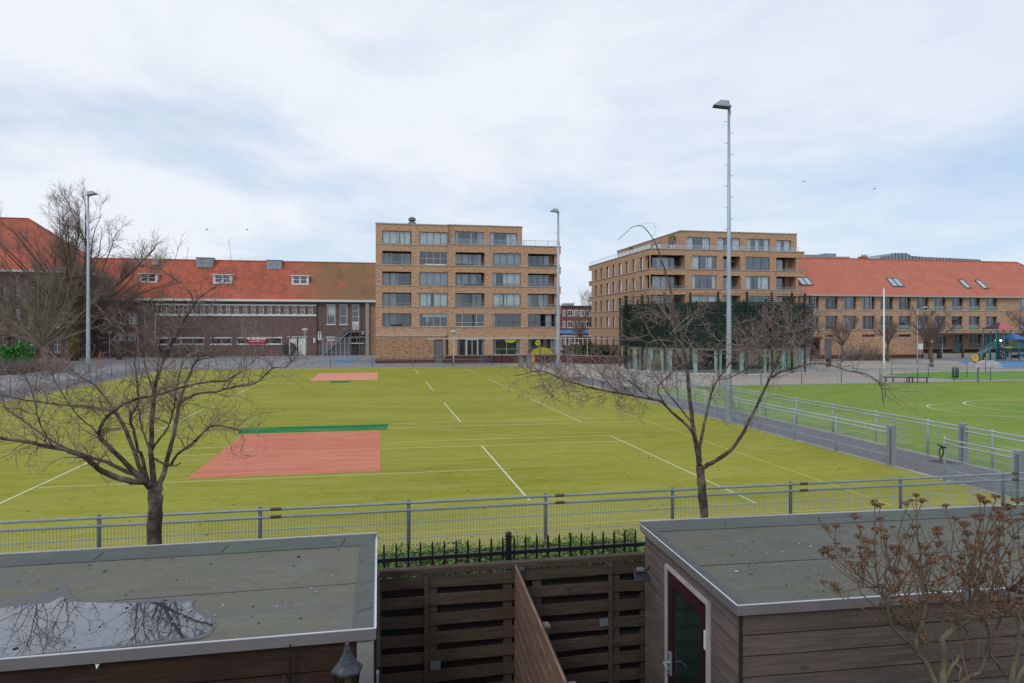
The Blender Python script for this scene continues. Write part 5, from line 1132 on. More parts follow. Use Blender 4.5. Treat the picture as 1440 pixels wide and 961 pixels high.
M['wood_light'] = wood('wood_divider', S(138,110,92), S(100,80,68), S(176,152,130))
M['wood_black'] = plain('wood_backing', S(44,38,34), .95)
M['trim'] = plain('alu_trim', S(150,146,148), .35, metal=.5, var=.12, scale=2)
M['trim_edge'] = plain('alu_trim_edge', S(205,208,214), .3, metal=.3, var=.05)
def felt(name, c, moss, amt, green):
    t = NT(name); n = t.noise(2.0, 7, .75, t.map((.35, 2.6, 1), (0, 0, .03))); g = t.noise(140, 2, .5); b_ = t.mix(t.step(t.noise(.8, 5, .7), .3, .7), c, mul(c, .8))
    b_ = t.mix(t.math('MULTIPLY', t.step(n, .35, .65), amt), b_, moss); b_ = t.mix(t.math('MULTIPLY', t.step(t.noise(7, 7, .85, t.map((.22, 3.2, 1))), .5, .66), .26), b_, S(142,140,130)); b_ = t.mix(t.math('MULTIPLY', t.step(t.noise(4, 7, .85, t.map((.3, 2.4, 1), (0,0,.05))), .5, .66), .3), b_, mul(c, .6)); b_ = t.mix(t.math('MULTIPLY', t.step(t.noise(2.4, 7, .8), .5, .6), .3), b_, mul(moss, .62)); b_ = t.mix(t.math('MULTIPLY', t.step(t.noise(1.7, 7, .8, t.map((1,1,1),(0,0,1))), .54, .6), .28), b_, mul(c, 1.35))
    b_ = t.mix(t.math('MULTIPLY', t.step(t.noise(1.1, 3, .5), .6, .72), .5), b_, green); b_ = t.mix(t.math('MULTIPLY', t.step(g, .45, .6), .35), b_, mul(c, 1.5))
    b_ = t.mix(t.math('MULTIPLY', t.step(t.noise(24, 3, .6), .68, .74), .6), b_, S(70,66,60))
    t.col(b_); t.set(Roughness=.8, Specular_IOR_Level=.3); t.bump(g, .5, .004); return t.m
M['felt'] = felt('roof_felt', S(104,104,100), S(112,110,80), .75, S(94,106,64)); M['felt_new'] = felt('roof_felt_strip', S(88,93,92), S(92,98,88), .4, S(80,112,72)); M['felt2'] = felt('roof_felt_dark', S(98,99,94), S(98,96,72), .75, S(82,96,60))
def shed(label, c0, c1, s0, s1, h, front, side, rot, pivot, felt_m):
    ca, sa = math.cos(rot), math.sin(rot)
    def L(c, s): dc, ds = c-pivot[0], s-pivot[1]; return pivot[0]+dc*ca-ds*sa, pivot[1]+dc*sa+ds*ca
    t_ = thing('garden_shed', label, 'shed', pivot)
    def bld(m, *a, **k):
        m.v = [(*L(p[0], p[1]), p[2]) for p in m.v]; return m.build(*a, **k)
    return t_, L, bld
def planks(m, axis, a0, a1, f, zb, zt, out, ph=.145, gap=.012, th=.02, skip=None):
    z = zt
    while z > zb:
        z0 = max(zb, z-ph+gap)
        segs = [(a0, a1)]
        if skip and z0 < skip[2]: segs = [(a0, skip[0]), (skip[1], a1)]
        for u0, u1 in segs:
            if axis == 'c': 
                i0 = len(m.v); m.v += [(u0,f-out*.0,z0),(u1,f,z0),(u1,f-th-.006,z0),(u0,f-th-.006,z0),(u0,f,z),(u1,f,z),(u1,f-th,z),(u0,f-th,z)]
                m.f += [(i0,i0+3,i0+2,i0+1)[::-1],(i0+4,i0+5,i0+6,i0+7)[::-1],(i0,i0+1,i0+5,i0+4)[::-1],(i0+1,i0+2,i0+6,i0+5)[::-1],(i0+2,i0+3,i0+7,i0+6)[::-1],(i0+3,i0,i0+4,i0+7)[::-1]]
            else: m.box(f, f+out*th, u0, u1, z0, z)
        z -= ph
HS = 2.25
M['post_light'] = plain('post_light', S(176,170,170), .6); M['post_grey'] = plain('post_grey', S(140,138,134), .7)
# left shed: right front corner near (0, 4.98)
ls, L1, bd1 = shed('dark red brown plank shed with a rain puddle on its mossy flat roof', -7, 0, 4.98, 7.2, HS, 0, 0, .0, (-.02, 4.98, 0), 'felt')
a0, a1, s0, s1 = -8.0, -.02, 4.98, 7.22
def flat_roof(t_, bd, a0, a1, s0, s1, mat, left=False):
    m = MB(); m.box(a0+.02, a1-.02, s0+.03, s1-.03, HS-.09, HS-.025); rf = bd(m, 'roof', M[mat], t_)
    m = MB(); ups = .2
    # upstand strip at the back and the side, laid up to the trim
    m.quad((a0+.02,s1-ups-.03,HS-.022),(a1-.02,s1-ups-.03,HS-.022),(a1-.02,s1-.03,HS+.03),(a0+.02,s1-.03,HS+.03)); 
    if not left: m.quad((a1-.17,s0+.03,HS-.0215),(a1-.02,s0+.03,HS+.004),(a1-.02,s1-.05,HS+.012),(a1-.17,s1-.2,HS-.0215)); 
    else: m.quad((a0+.02,s0+.03,HS+.004),(a0+.13,s0+.03,HS-.0215),(a0+.13,s1-.2,HS-.0215),(a0+.02,s1-.05,HS+.012))
    bd(m, 'felt_strip', M['felt_new'], rf)
    m = MB(); x = a0+.6 
    for k, ss in enumerate((s0+.95, s0+.28)): 
        m.quad((a0+.1,ss,HS-.0215),(a1-.17,ss+.03,HS-.0215),(a1-.17,ss+.037,HS-.0215),(a0+.1,ss+.01,HS-.0215)) if k == 0 else None
    m.quad((a0+.1,s1-ups-.036,HS-.0205),(a1-.17,s1-ups-.036,HS-.0205),(a1-.17,s1-ups-.03,HS-.0205),(a0+.1,s1-ups-.03,HS-.0205))
    xs = [a0+.9+k*1.12 for k in range(int((a1-a0-1)/1.12)+1)]
    for x in xs: m.quad((x,s1-ups-.02,HS-.018),(x+.006,s1-ups-.02,HS-.018),(x+.05,s1-.1,HS+.016),(x+.04,s1-.1,HS+.016))
    if not left:
        for q in (.35, .9, 1.5, 1.95): m.quad((a1-.16,s0+q,HS-.0185),(a1-.02,s0+q+.03,HS+.011),(a1-.02,s0+q+.036,HS+.011),(a1-.16,s0+q+.007,HS-.0185))
    bd(m, 'felt_seam', M['wood_black'], rf)
    m = MB(); tw = .03
    m.box(a0, a1, s0-.0, s0+tw, HS-.076, HS); m.box(a1-tw, a1, s0+tw, s1-tw, HS-.076, HS) if not left else m.box(a0, a0+tw, s0+tw, s1-tw, HS-.076, HS+.0); m.box(a0, a1, s1-tw, s1, HS-.06, HS+.031)
    tr = bd(m, 'roof_trim', M['trim'], t_)
    m = MB(); m.box(a0, a1, s0-.003, s0+.012, HS+.0005, HS+.006); (m.box(a1-.012, a1+.003, s0+.012, s1-.0, HS+.0005, HS+.006) if not left else m.box(a0-.003, a0+.012, s0+.012, s1, HS+.0005, HS+.006)); m.box(a0, a1, s1-.008, s1+.003, HS+.0315, HS+.0345)
    bd(m, 'trim_edge', M['trim_edge'], tr)
flat_roof(ls, bd1, a0, a1, s0, s1, 'felt')
m = MB(); planks(m, 'c', a0, a1-.14, s0+.06, 0, HS-.09, 1, .2); bd1(m, 'wall', M['wood_red'], ls); m = MB(); m.box(a0, a1-.05, s0+.09, s1-.06, 0, HS-.1); bd1(m, 'inner_wall', M['wood_black'], ls)
m = MB(); m.box(a1-.135, a1-.02, s0+.02, s0+.058, 0, HS-.09); m.box(a1-.048, a1-.018, s0+.06, s0+.5, 0, HS-.09); bd1(m, 'corner_post', M['post_grey'], ls)
m = MB(); m.box(a1-.045, a1+.0, s0+.52, s0+1.35, .05, 2.02); dr = bd1(m, 'door', M['maroon'], ls)
m = MB(); m.box(a1+.0, a1+.02, s0+.5, s0+.56, 1.55, 1.68); bd1(m, 'hinge', M['galv'], dr)
m = MB(); m.box(a1-.045, a1-.0, s0+1.4, s1-.06, 0, HS-.1); bd1(m, 'side_wall', M['wood_side'], ls)
m = MB(); m.box(a1+.002, a1+.03, s0+1.5, s0+1.62, 1.25, 2.1); bd1(m, 'cover_board', M['wood_side'], ls)
# puddle lying on the left roof
zpd = HS-.0205; outl = [(0,856),(30,851),(70,848),(88,838),(100,846),(150,848),(220,847),(272,846),(268,852),(271,859),(281,863),(296,873),(300,881),(292,890),(270,897),(240,899.5)]
def ragged(P, seed, amp=.012, k=6):
    rn = random.Random(seed); O = []
    for a, b in zip(P, P[1:]):
        for j in range(k): O.append((a[0]+(b[0]-a[0])*j/k+(rn.gauss(0, amp) if j else 0)*.6, a[1]+(b[1]-a[1])*j/k+(rn.gauss(0, amp) if j else 0)*.5))
    return O+[P[-1]]
P_ = ragged([G(x, y, zpd) for x, y in outl], 3)
M['puddle'] = NT('puddle_water').m; b_ = M['puddle'].node_tree.nodes['Principled BSDF']; b_.inputs['Base Color'].default_value = (.10,.105,.11,1); b_.inputs['Roughness'].default_value = .015; b_.inputs['Specular IOR Level'].default_value = 1.0; b_.inputs['IOR'].default_value = 1.7; b_.inputs['Metallic'].default_value = .72
b_.inputs['Base Color'].default_value = (.15,.17,.205,1)
m = MB(); i0 = 0; front = [(P_[0][0]-1.6, 5.02), (-1.7, 5.02)]
poly = [(P_[0][0]-1.6, P_[0][1]-.05)]+P_+[(-2.35, 5.06), (-4.9, 5.02)]
m.v = [(p[0], p[1], zpd+.001) for p in poly]; m.f = [tuple(range(len(poly)))]
wr_ = MB(); cx_, cy_ = sum(p[0] for p in poly)/len(poly), sum(p[1] for p in poly)/len(poly)
o = m.build('puddle', M['puddle']); tag(o, 'rain puddle mirroring bare branches on the left shed roof', 'puddle')
# damp margin around the water
M['felt_wet'] = felt('roof_felt_wet', S(92,94,96), S(96,98,100), .4, S(92,98,92))
M['felt_wet'].node_tree.nodes['Principled BSDF'].inputs['Roughness'].default_value = .4
out2 = [(0,845),(28,843),(50,838),(70,831),(76,826),(92,824),(97,832),(100,838),(112,847),(150,845),(180,846),(230,843),(275,843.5),(270,851),(274,857),(284,861),(298,872),(303,882),(296,892),(280,899)]
P2 = ragged([G(x, y, zpd) for x, y in out2], 4, .016)
m = MB(); m.v = [(p[0], p[1], zpd+.0002) for p in [(P2[0][0]-1.8,P2[0][1])]+P2+[(-2.2,5.03),(-5.2,5.015)]]; m.f = [tuple(range(len(m.v)))]; w_ = m.build('puddle_margin', M['felt_wet'], ls)
# right shed, a touch out of square
pv2 = (2.72, 4.85, 0)
rs, L2, bd2 = shed('weathered grey brown plank shed with a glazed burgundy door', 2.72, 9, 4.85, 7.1, HS, 0, 0, math.radians(-2.4), pv2, 'felt2')
a0, a1, s0, s1 = 2.72, 11.0, 4.85, 7.1
flat_roof(rs, bd2, a0, a1, s0, s1, 'felt2', True)
m = MB(); planks(m, 'c', a0+.06, a1, s0+.06, 0, HS-.09, 1, .165); bd2(m, 'wall', M['wood_grey'], rs); m = MB(); m.box(a0+.1, a1, s0+.09, s1-.06, 0, HS-.1); bd2(m, 'inner_wall', M['wood_black'], rs)
# door placed on the left face
dA0, dA1 = s0+.62, s0+1.52
m = MB(); planks(m, 's', s0+.05, s1-.04, a0+.068, 0, HS-.088, -1, .128, .014, skip=(dA0-.05, dA1+.05, 2.04)); bd2(m, 'side_wall', M['wood_side'], rs)
m = MB(); m.box(a0+.03, a0+.058, s0+.022, s0+.036, 0, HS-.09); bd2(m, 'gap_shade_strip', M['wood_black'], rs)  # solid dark strip standing in for the shade of an open corner joint
m = MB(); m.box(a0+.02, a0+.066, dA0-.045, dA0-.012, 0, 2.045); m.box(a0+.02, a0+.066, dA1+.012, dA1+.045, 0, 2.045); m.box(a0+.02, a0+.066, dA0-.012, dA1+.012, 2.015, 2.045); bd2(m, 'door_frame', M['post_light'], rs)
m = MB(); m.box(a0+.035, a0+.066, dA0, dA0+.11, .04, 2.01); m.box(a0+.035, a0+.066, dA1-.13, dA1, .04, 2.01); m.box(a0+.035, a0+.066, dA0+.11, dA1-.13, 1.87, 2.01); m.box(a0+.035, a0+.066, dA0+.11, dA1-.13, .04, .3); dr = bd2(m, 'door', M['maroon'], rs)
M['door_glass'] = plain('door_glass', S(40,52,52), .08, var=.5, scale=1.2)
m = MB(); m.box(a0+.05, a0+.056, dA0+.11, dA1-.13, .3, 1.87); bd2(m, 'pane', M['door_glass'], dr)
m = MB(); m.box(a0+.02, a0+.034, dA1-.11, dA1-.06, 1.0, 1.22); m.tube([(a0+.02,dA1-.085,1.12),(a0-.04,dA1-.085,1.12),(a0-.045,dA1-.2,1.12)], .011, 8); bd2(m, 'handle', M['galv_light'], dr)
m = MB(); m.box(a0+.02, a0+.033, dA0+.0, dA0+.03, 1.62, 1.78); bd2(m, 'hinge', M['frame_white'], dr)
# slatted fence closing the gap
def slats(label, c0, c1, s_, posts, h, boards, z0=.02, seed=1, tilt=0.0, tops=0):
    rn = random.Random(seed); t_ = thing('slatted_fence', label, 'fence', ((c0+c1)/2, s_), 'slatted garden fences')
    z = h; k = 0
    while z > z0+.05:
        bh = .125+rn.uniform(-.004,.004); dz = rn.uniform(-.012,.012)
        m = MB(); i0 = 0; zz0, zz1 = z-bh, z; sgm = [c0]+posts+[c1]
        for u0, u1 in zip(sgm, sgm[1:]):
            if u1-u0 < .1: continue
            d0, d1 = rn.uniform(-.012,.012), rn.uniform(-.012,.012); w_ = .0
            i0 = len(m.v); m.v += [(u0+.003,s_-.02,zz0+d0),(u1-.003,s_-.02,zz0+d1),(u1-.003,s_,zz0+d1),(u0+.003,s_,zz0+d0),(u0+.003,s_-.02,zz1+d0),(u1-.003,s_-.02,zz1+d1),(u1-.003,s_,zz1+d1),(u0+.003,s_,zz1+d0)]
            m.f += [(i0,i0+3,i0+2,i0+1),(i0+4,i0+5,i0+6,i0+7),(i0,i0+1,i0+5,i0+4),(i0+1,i0+2,i0+6,i0+5),(i0+2,i0+3,i0+7,i0+6),(i0+3,i0,i0+4,i0+7)]
        m.build('board', M['wood_fence'], t_, bevel=.003); z -= .203; k += 1
    for p in posts: m = MB(); m.box(p-.025, p+.025, s_-.05, s_-.021, 0, h+.02); m.build('post', M['wood_fence'], t_, bevel=.004)
    m = MB(); m.box(c0, c1, s_+.06, s_+.08, 0, h-.08); m.build('dark_backing', M['wood_black'], t_)  # panel behind the slats, coloured near black to deepen the shade between them
    for p in posts+[c0+.15, c1-.15]: m = MB(); m.box(p+.02, p+.12, s_+.001, s_+.058, 0, h-.02); m.build('rear_post', M['wood_fence'], t_)
    m = MB(); m.box(c0-.02, c1+.02, s_-.045, s_+.045, h+.03, h+.1); m.build('top_rail', M['wood_fence'], t_, bevel=.006)
    return t_
sF = 7.42
slats('slatted brown garden fence closing the gap left of the leaning divider', cS(541,sF)-.3, cS(724,sF), sF, [cS(599,sF)], 1.72, 8, seed=3)
slats('slatted brown garden fence right of the leaning divider beside the glazed shed', cS(728,sF), cS(916,sF), sF, [cS(857,sF)], 1.72, 8, seed=5)
m = MB(); c_ = cS(601,sF); 
t_ = thing('metal_plate', 'small grey metal plate low on the left slatted fence', 'plate', (c_+.06, sF-.05, .6), 'small plates on the slatted fences'); m.box(c_+.03, c_+.14, sF-.035, sF-.027, zS(607,941,sF), zS(607,928,sF)); m.build('plate', M['grey_box'], t_)
m = MB(); c_ = cS(842,sF); t_ = thing('metal_plate', 'small grey metal plate on the right slatted fence beside the post', 'plate', (c_, sF-.05, 1.2), 'small plates on the slatted fences'); m.box(c_, c_+.11, sF-.035, sF-.027, zS(848,879,sF), zS(848,868,sF)); m.build('plate', M['grey_box'], t_)
# divider coming towards the viewer
dv_ = thing('divider_fence', 'light brown plank divider running from the slatted fence towards the viewer', 'fence', (1.42, 6))
pA, pB = (cS(724,7.4), 7.38), (1.30, 3.9); hD = 1.80
def DP(f, o=0): dx, dy = pB[0]-pA[0], pB[1]-pA[1]; L = math.hypot(dx, dy); return (pA[0]+dx*f-dy/L*o, pA[1]+dy*f+dx/L*o)
z = hD; k = 0
while z > .1:
    m = MB(); m.obox(DP(0,.0), DP(1,.0), .022, z-.118, z); m.build('board', M['wood_light'], dv_, bevel=.003); z -= .155; k += 1
m = MB(); m.obox(DP(0,.022), DP(1,.022), .012, 0, hD-.02); m.build('dark_backing', M['wood_black'], dv_)  # dark sheet added behind the boards so the gaps read as deep shade
for f in (.0, .42, .72, 1.0):
    q = DP(f, .045); m = MB(); m.box(q[0]-.035, q[0]+.035, q[1]-.035, q[1]+.035, 0, hD-.06); m.build('post', M['wood_fence'], dv_, bevel=.004)
    m = MB(); m.box(q[0]-.045, q[0]+.045, q[1]-.045, q[1]+.045, hD-.059, hD-.035); m.build('post_cap', M['wood_side'], dv_)
m = MB(); m.obox(DP(0,.04), DP(1,.04), .03, hD-.16, hD-.1); m.obox(DP(0,.04), DP(1,.04), .03, hD-.9, hD-.8); m.build('rear_rail', M['wood_fence'], dv_)
# black spiked railing
sRl = 8.95; t_ = thing('spiked_railing', 'black spiked metal railing in front of the hedge', 'railing', (1.3, sRl)); zr = 1.42
m = MB(); m.box(-.8, 3.95, sRl-.022, sRl+.022, zr-.035, zr+.015); m.build('rail', M['black'], t_); m = MB(); m.box(-.6, 3.4, sRl-.02, sRl+.02, .2, .25); m.build('rail', M['black'], t_)
c = cS(543, sRl)-.16*6; i = 0
while c < cS(905, sRl)+.4:
    m = MB(); m.tube([(c,sRl-.001,.1),(c,sRl-.001,zr+.16),(c,sRl-.001,zr+.2)], [.014,.014,.006], 6); m.build('spike', M['black'], t_); c += .1555; i += 1
c = cS(715, sRl-.0)+.0; m = MB(); m.box(c-.035, c+.035, sRl-.05, sRl+.03, 0, zr+.235); m.build('post', M['black'], t_, bevel=.004); m = MB(); m.lathe(c, sRl-.01, [(.045,zr+.236),(.045,zr+.25),(.02,zr+.27)], 8); m.build('post_cap', M['black'], t_)
# hedge behind the railing
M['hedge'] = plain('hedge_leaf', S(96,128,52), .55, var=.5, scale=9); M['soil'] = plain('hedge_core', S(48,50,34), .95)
hg = thing('hedge', 'low leafy green hedge behind the spiked railing', 'hedge', (1.3, 9.6))
m = MB(); rn = random.Random(11)
for _ in range(9000):
    c = rn.uniform(-1.2, 4.0); s = rn.uniform(9.05, 10.4); top = 1.14+.09*noise.noise(Vector((c*2.2, s*2, 0)))+.03*math.sin(c*7); z = top-abs(rn.gauss(0, .1))
    if rn.random() < .03: z += .06
    a = Vector([rn.gauss(0,1) for _ in range(3)]).normalized()*rn.uniform(.022,.045); n_ = Vector((rn.gauss(0,.6), rn.gauss(0,.6), 1)).normalized(); b = n_.cross(a).normalized()*a.length*.42; p = Vector((c,s,z)); m.quad(p-a, p-b, p+a, p+b)
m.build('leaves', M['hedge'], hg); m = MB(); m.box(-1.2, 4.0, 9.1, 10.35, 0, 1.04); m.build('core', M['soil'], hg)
# garden ground dirt
sheet('garden_soil', M['soil'], rect(-10, 12, -3, 8.7), .006)
# lantern in front of the left shed
Yl = 4.62; cl, sl_, _ = PY(488, 950, Yl); k = Yl/960.; zt = lambda py: H-(py-HY)*k
ln = thing('wall_lantern', 'black coach lantern with dusty pyramid cap before the left shed wall', 'lantern', (cl, sl_, 1.6))
def poly_l(m, prof, n=6, ph=.3):
    i0 = len(m.v)
    for r, z in prof:
        for j in range(n): a = 2*math.pi*j/n+ph; m.v.append((cl+r*math.cos(a), sl_+r*math.sin(a), z))
    for j in range(len(prof)-1):
        for q in range(n): a = i0+j*n+q; b = i0+j*n+(q+1) % n; m.f.append((a, b, b+n, a+n))
    m.f.append(tuple(i0+j for j in reversed(range(n)))); m.f.append(tuple(i0+(len(prof)-1)*n+j for j in range(n)))
M['lantern_top'] = plain('lantern_cap_dusty', S(72,76,84), .4, metal=.3, var=.8, scale=18, bump=.3)
m = MB(); poly_l(m, [(.108,zt(943)),(.108,zt(940)),(.07,zt(932)),(.038,zt(922)),(.022,zt(913)),(.012,zt(908)),(.018,zt(906)),(.005,zt(901))]); m.build('cap', M['lantern_top'], ln)
m = MB(); n = 6
for j in range(n): a = 2*math.pi*j/n+.3; m.tube([(cl+.088*math.cos(a), sl_+.088*math.sin(a), zt(943)), (cl+.06*math.cos(a), sl_+.06*math.sin(a), zt(985))], .007, 4)
poly_l(m, [(.06,zt(987)),(.065,zt(985))]); m.build('cage', M['black'], ln)
m = MB(); poly_l(m, [(.082,zt(943.5)),(.056,zt(984))]); m.build('glass', M['glass_dark'], ln); m = MB(); m.lathe(cl, sl_, [(.02,zt(984)),(.025,zt(965)),(.03,zt(955)),(.01,zt(950))], 8); m.build('bulb', M['orange'], ln)
m = MB(); m.tube([(cl,sl_,zt(986)),(cl,sl_,zt(1010)),(cl,sl_+.1,zt(1015)),(cl,sl_+.42,zt(1000))], .012, 6); m.build('arm', M['black'], ln)
c_, s_, _ = PY(408, 950, 4.75); t_ = thing('iron_bracket', 'thin black iron bracket bar on the left shed wall', 'bracket', (c_, s_, 1.5)); m = MB(); z0 = H-(907-HY)*4.75/960; m.tube([(c_,s_,z0),(c_,s_,z0-.35),(c_,s_,z0-.9)], [.007,.011,.011], 6); m.tube([(c_,s_,z0-.23),(c_-.03,s_-.03,z0-.2),(c_-.045,s_-.05,z0-.26)], .011, 6); m.build('bar', M['black'], t_)
# leaf stuck on the shed wall
c_, s_, z_ = PY(138, 934, 4.55); tag(MB().quad((c_-.02,s_,z_+.02),(c_-.008,s_-.01,z_-.03),(c_+.03,s_,z_+.035),(c_+.0,s_-.004,z_-.005)).build('dry_leaf', M['curtain']), 'small pale dry leaf stuck to the left shed planks', 'leaf')
# small LED floodlight
c_, s_, z_ = PY(899, 806, 7.05); t_ = thing('floodlight', 'small grey floodlight fixed at the far corner of the glazed shed', 'floodlight', (c_, s_, z_)); m = MB(); 
i0 = 0; m.v += [(c_-.09,s_-.1,z_-.045),(c_+.08,s_-.13,z_-.055),(c_+.09,s_+.0,z_-.0),(c_-.06,s_+.02,z_+.0),(c_-.085,s_-.09,z_-.02),(c_+.085,s_-.12,z_-.03),(c_+.08,s_+.01,z_+.03),(c_-.05,s_+.03,z_+.03)]
m.f += [(0,3,2,1),(4,5,6,7),(0,1,5,4),(1,2,6,5),(2,3,7,6),(3,0,4,7)]; m.build('housing', M['black'], t_, bevel=.006); m = MB(); m.box(c_-.03, c_+.04, s_-.04, s_+.01, z_+.03, z_+.055); m.build('sensor_box', M['grey_box'], t_); m = MB(); m.tube([(c_+.05,s_,z_+.0),(c_+.12,s_+.02,z_+.05)], .012, 6); m.build('bracket', M['black'], t_)

# grit, droppings and dry bits lying on the two felt roofs
def grit(label_mat, c0, c1, s0, s1, n, seed, col):
    rn = random.Random(seed); m = MB()
    for _ in range(n):
        c, s = rn.uniform(c0, c1), rn.uniform(s0, s1); r = rn.uniform(.004, .013)*(1.8 if rn.random() < .08 else 1); z = HS-.019; k = rn.randint(3, 6); a0 = rn.uniform(0, 6.3); i0 = len(m.v)
        m.v += [(c+r*math.cos(a0+6.283*j/k)*rn.uniform(.5,1.2), s+r*math.sin(a0+6.283*j/k)*rn.uniform(.5,1.2), z+rn.uniform(0,.004)) for j in range(k)]; m.f.append(tuple(range(i0, i0+k)))
    return tag(m.build('roof_litter', M[col]), kind='stuff')
for a in ((-7.5,-.3,5.1,7.0,150,1,'frame_light'),(-7.5,-.3,5.1,7.0,260,2,'wood_black'),(-7.5,-.3,5.1,7.0,90,3,'leaf_mid'),(3.1,9.5,4.9,6.6,130,4,'frame_light'),(3.1,9.5,4.9,6.6,240,5,'wood_black'),(3.1,9.5,5.0,6.6,110,6,'leaf_mid')): grit('', *a)
# ---------------------------------------------------------------- bare trees
def barkmat(name, c1, c2, c3, amt=.5):
    t = NT(name); n = t.noise(14, 5, .7, t.map((1, 1, .25))); l = t.noise(4, 4, .7)
    c = t.mix(t.step(n, .3, .7), c1, c2); c = t.mix(t.math('MULTIPLY', t.step(l, .45, .65), amt), c, c3); t.col(c); t.set(Roughness=.9, Specular_IOR_Level=.15); t.bump(n, .7, .02); return t.m
M['bark_cherry'] = barkmat('bark_cherry', S(92,80,72), S(60,52,46), S(146,138,128), .65)
M['twig_cherry'] = barkmat('twig_cherry', S(140,122,114), S(102,88,80), S(180,164,154))
M['bark_big'] = barkmat('bark_big_tree', S(104,94,82), S(84,74,66), S(116,110,90))
M['twig_big'] = barkmat('twig_big_tree', S(128,112,104), S(108,94,88), S(142,128,118))
M['bark_olive'] = barkmat('bark_olive_tree', S(134,126,104), S(110,103,86), S(148,140,116))
M['bark_ivy'] = barkmat('bark_ivy', S(104,86,50), S(84,70,42), S(96,92,48))
M['twig_shrub'] = barkmat('twig_shrub', S(118,96,82), S(92,74,64), S(134,116,98)); M['stem_shrub'] = barkmat('stem_shrub', S(112,104,84), S(84,80,60), S(146,142,122), .5)
def polyline(rn, p, d, L, n, curl, up):
    pts = [p.copy()]; d = d.normalized()
    for i in range(n):
        d = (d+Vector((rn.gauss(0, curl), rn.gauss(0, curl), rn.gauss(0, curl)+up))).normalized(); p = p+d*(L/n); pts.append(p.copy())
    return pts, d
def sub(rn, mb, pts, r0, lev, P):
    """twigs springing from a branch polyline"""
    L = sum((pts[i+1]-pts[i]).length for i in range(len(pts)-1)); cnt = P['n'][lev]
    cnt = max(1, int(cnt*L)) if P.get('per_m') else cnt
    for k in range(cnt):
        f = rn.uniform(P['start'][lev], 1.0); x = f*(len(pts)-1); i = min(int(x), len(pts)-2); q = pts[i].lerp(pts[i+1], x-i); t = (pts[i+1]-pts[i]).normalized()
        side = Vector([rn.gauss(0,1) for _ in range(3)]); side = (side-t*side.dot(t)).normalized()
        d = t*math.cos(P['ang'][lev])+side*math.sin(P['ang'][lev]); d.z += P['lift'][lev]
        ln = P['len'][lev]*rn.uniform(.5, 1.15)*(1.15-.5*f); r = max(P['rmin'], r0*P['rk'][lev]*(1.05-f*.5))
        n = P['seg'][lev]; pp, _ = polyline(rn, q, d, ln, n, P['curl'][lev], P['up'][lev])
        mb.tube(pp, [r*(1-.65*j/n) for j in range(n+1)], P['sides'][lev], False)
        if lev+1 < len(P['n']): sub(rn, mb, pp, r, lev+1, P)
TK = .84
def traced(name, label, cat, group, base, Y0, limbs, P, trunk_mat, twig_mat, seed, skip_twigs=()):
    rn = random.Random(seed); t_ = thing(name, label, cat, base, group); tm = MB(); cm = MB(); 
    for li, (pts, r0, r1, dy0, dy1) in enumerate(limbs):
        r0 *= TK; r1 *= TK
        n = len(pts); W = []
        for j, (x, y) in enumerate(pts): W.append(Vector(PY(x, y, Y0+dy0+(dy1-dy0)*j/(n-1))))
        # smooth the path
        S_ = []
        for j in range(n-1):
            a, b, c, d = W[max(j-1,0)], W[j], W[j+1], W[min(j+2,n-1)]
            for u in (0, .33, .66): S_.append(.5*((2*b)+(-a+c)*u+(2*a-5*b+4*c-d)*u*u+(-a+3*b-3*c+d)*u**3)+Vector([rn.gauss(0,.004) for _ in range(3)]))
        S_.append(W[-1]); m_ = len(S_); rr = [(r0+(r1-r0)*(j/(m_-1))**.7)*(1+rn.uniform(-.09,.09)) for j in range(m_)]
        tm.tube(S_, rr, 9 if r0 > .03 else 6)
        if li not in skip_twigs: sub(rn, cm, S_, max(r1*1.2, .0125), 0, P)
    tm.build('trunk', M[trunk_mat], t_, True); cm.build('crown', M[twig_mat], t_); return t_
PT = dict(n=[13, 8, 5], per_m=True, start=[.33, .12, .2], ang=[1.0, .85, .8], lift=[.6, .25, 0], len=[.66, .36, .18], rk=[.55, .6, .6], rmin=.0030, seg=[7, 5, 3], sides=[4, 3, 3], curl=[.24, .3, .3], up=[.0, -.02, -.04])
# left cherry: limbs followed from the fork, each with its own lean in depth
T = []
T.append(([(218,916),(218,842),(218,790),(217,740),(218,700),(219,686)], .122, .108, 0, 0))
T.append(([(217,692),(206,679),(185,677),(160,670),(140,660),(122,645),(100,635),(75,630),(45,623),(15,618),(-20,612),(-60,603)], .062, .017, 0, -1.2))
T.append(([(210,686),(196,671),(180,664),(150,650),(125,643),(95,632),(60,612),(30,590),(8,575)], .046, .012, 0, .9))
T.append(([(214,690),(202,675),(180.5,655.5),(158,633),(140,614),(146,592),(167,572),(194,560),(222,555.5),(258,544),(290,538),(319,536)], .052, .010, 0, -.9))
T.append(([(212,688),(201,668),(192,645),(178,608),(164,583),(150,577),(120,572),(90,570),(62,566),(28,562),(0,555),(-30,543)], .046, .010, 0, 1.2))
T.append(([(164,583),(150,560),(133,542),(111,528),(88,510),(67,500),(40,478),(20,470)], .02, .006, .4, 1.6))
T.append(([(217,690),(214,653),(212,630),(214,583),(217,550),(225,520),(238,488),(250,468),(262,445),(273,428)], .052, .02, 0, .5))
T.append(([(273,428),(266,411),(258,400),(248,394),(238,387),(225,380),(207,375),(190,367)], .017, .004, .5, 1.0))
T.append(([(273,428),(280,420),(290,412),(303,404),(316,396)], .012, .004, .5, .2))
T.append(([(221,688),(228,672),(236,644),(244,611),(251,575),(257,553),(266,528),(276,508),(290,490),(302,470)], .05, .012, 0, .9))
T.append(([(233,652),(240,654),(250,639),(269,625),(289,605),(300,598),(328,603),(344,609)], .03, .007, .1, -1.2))
T.append(([(218,645),(226,651),(236,654),(246,655),(254,651)], .022, .010, 0, -.2))
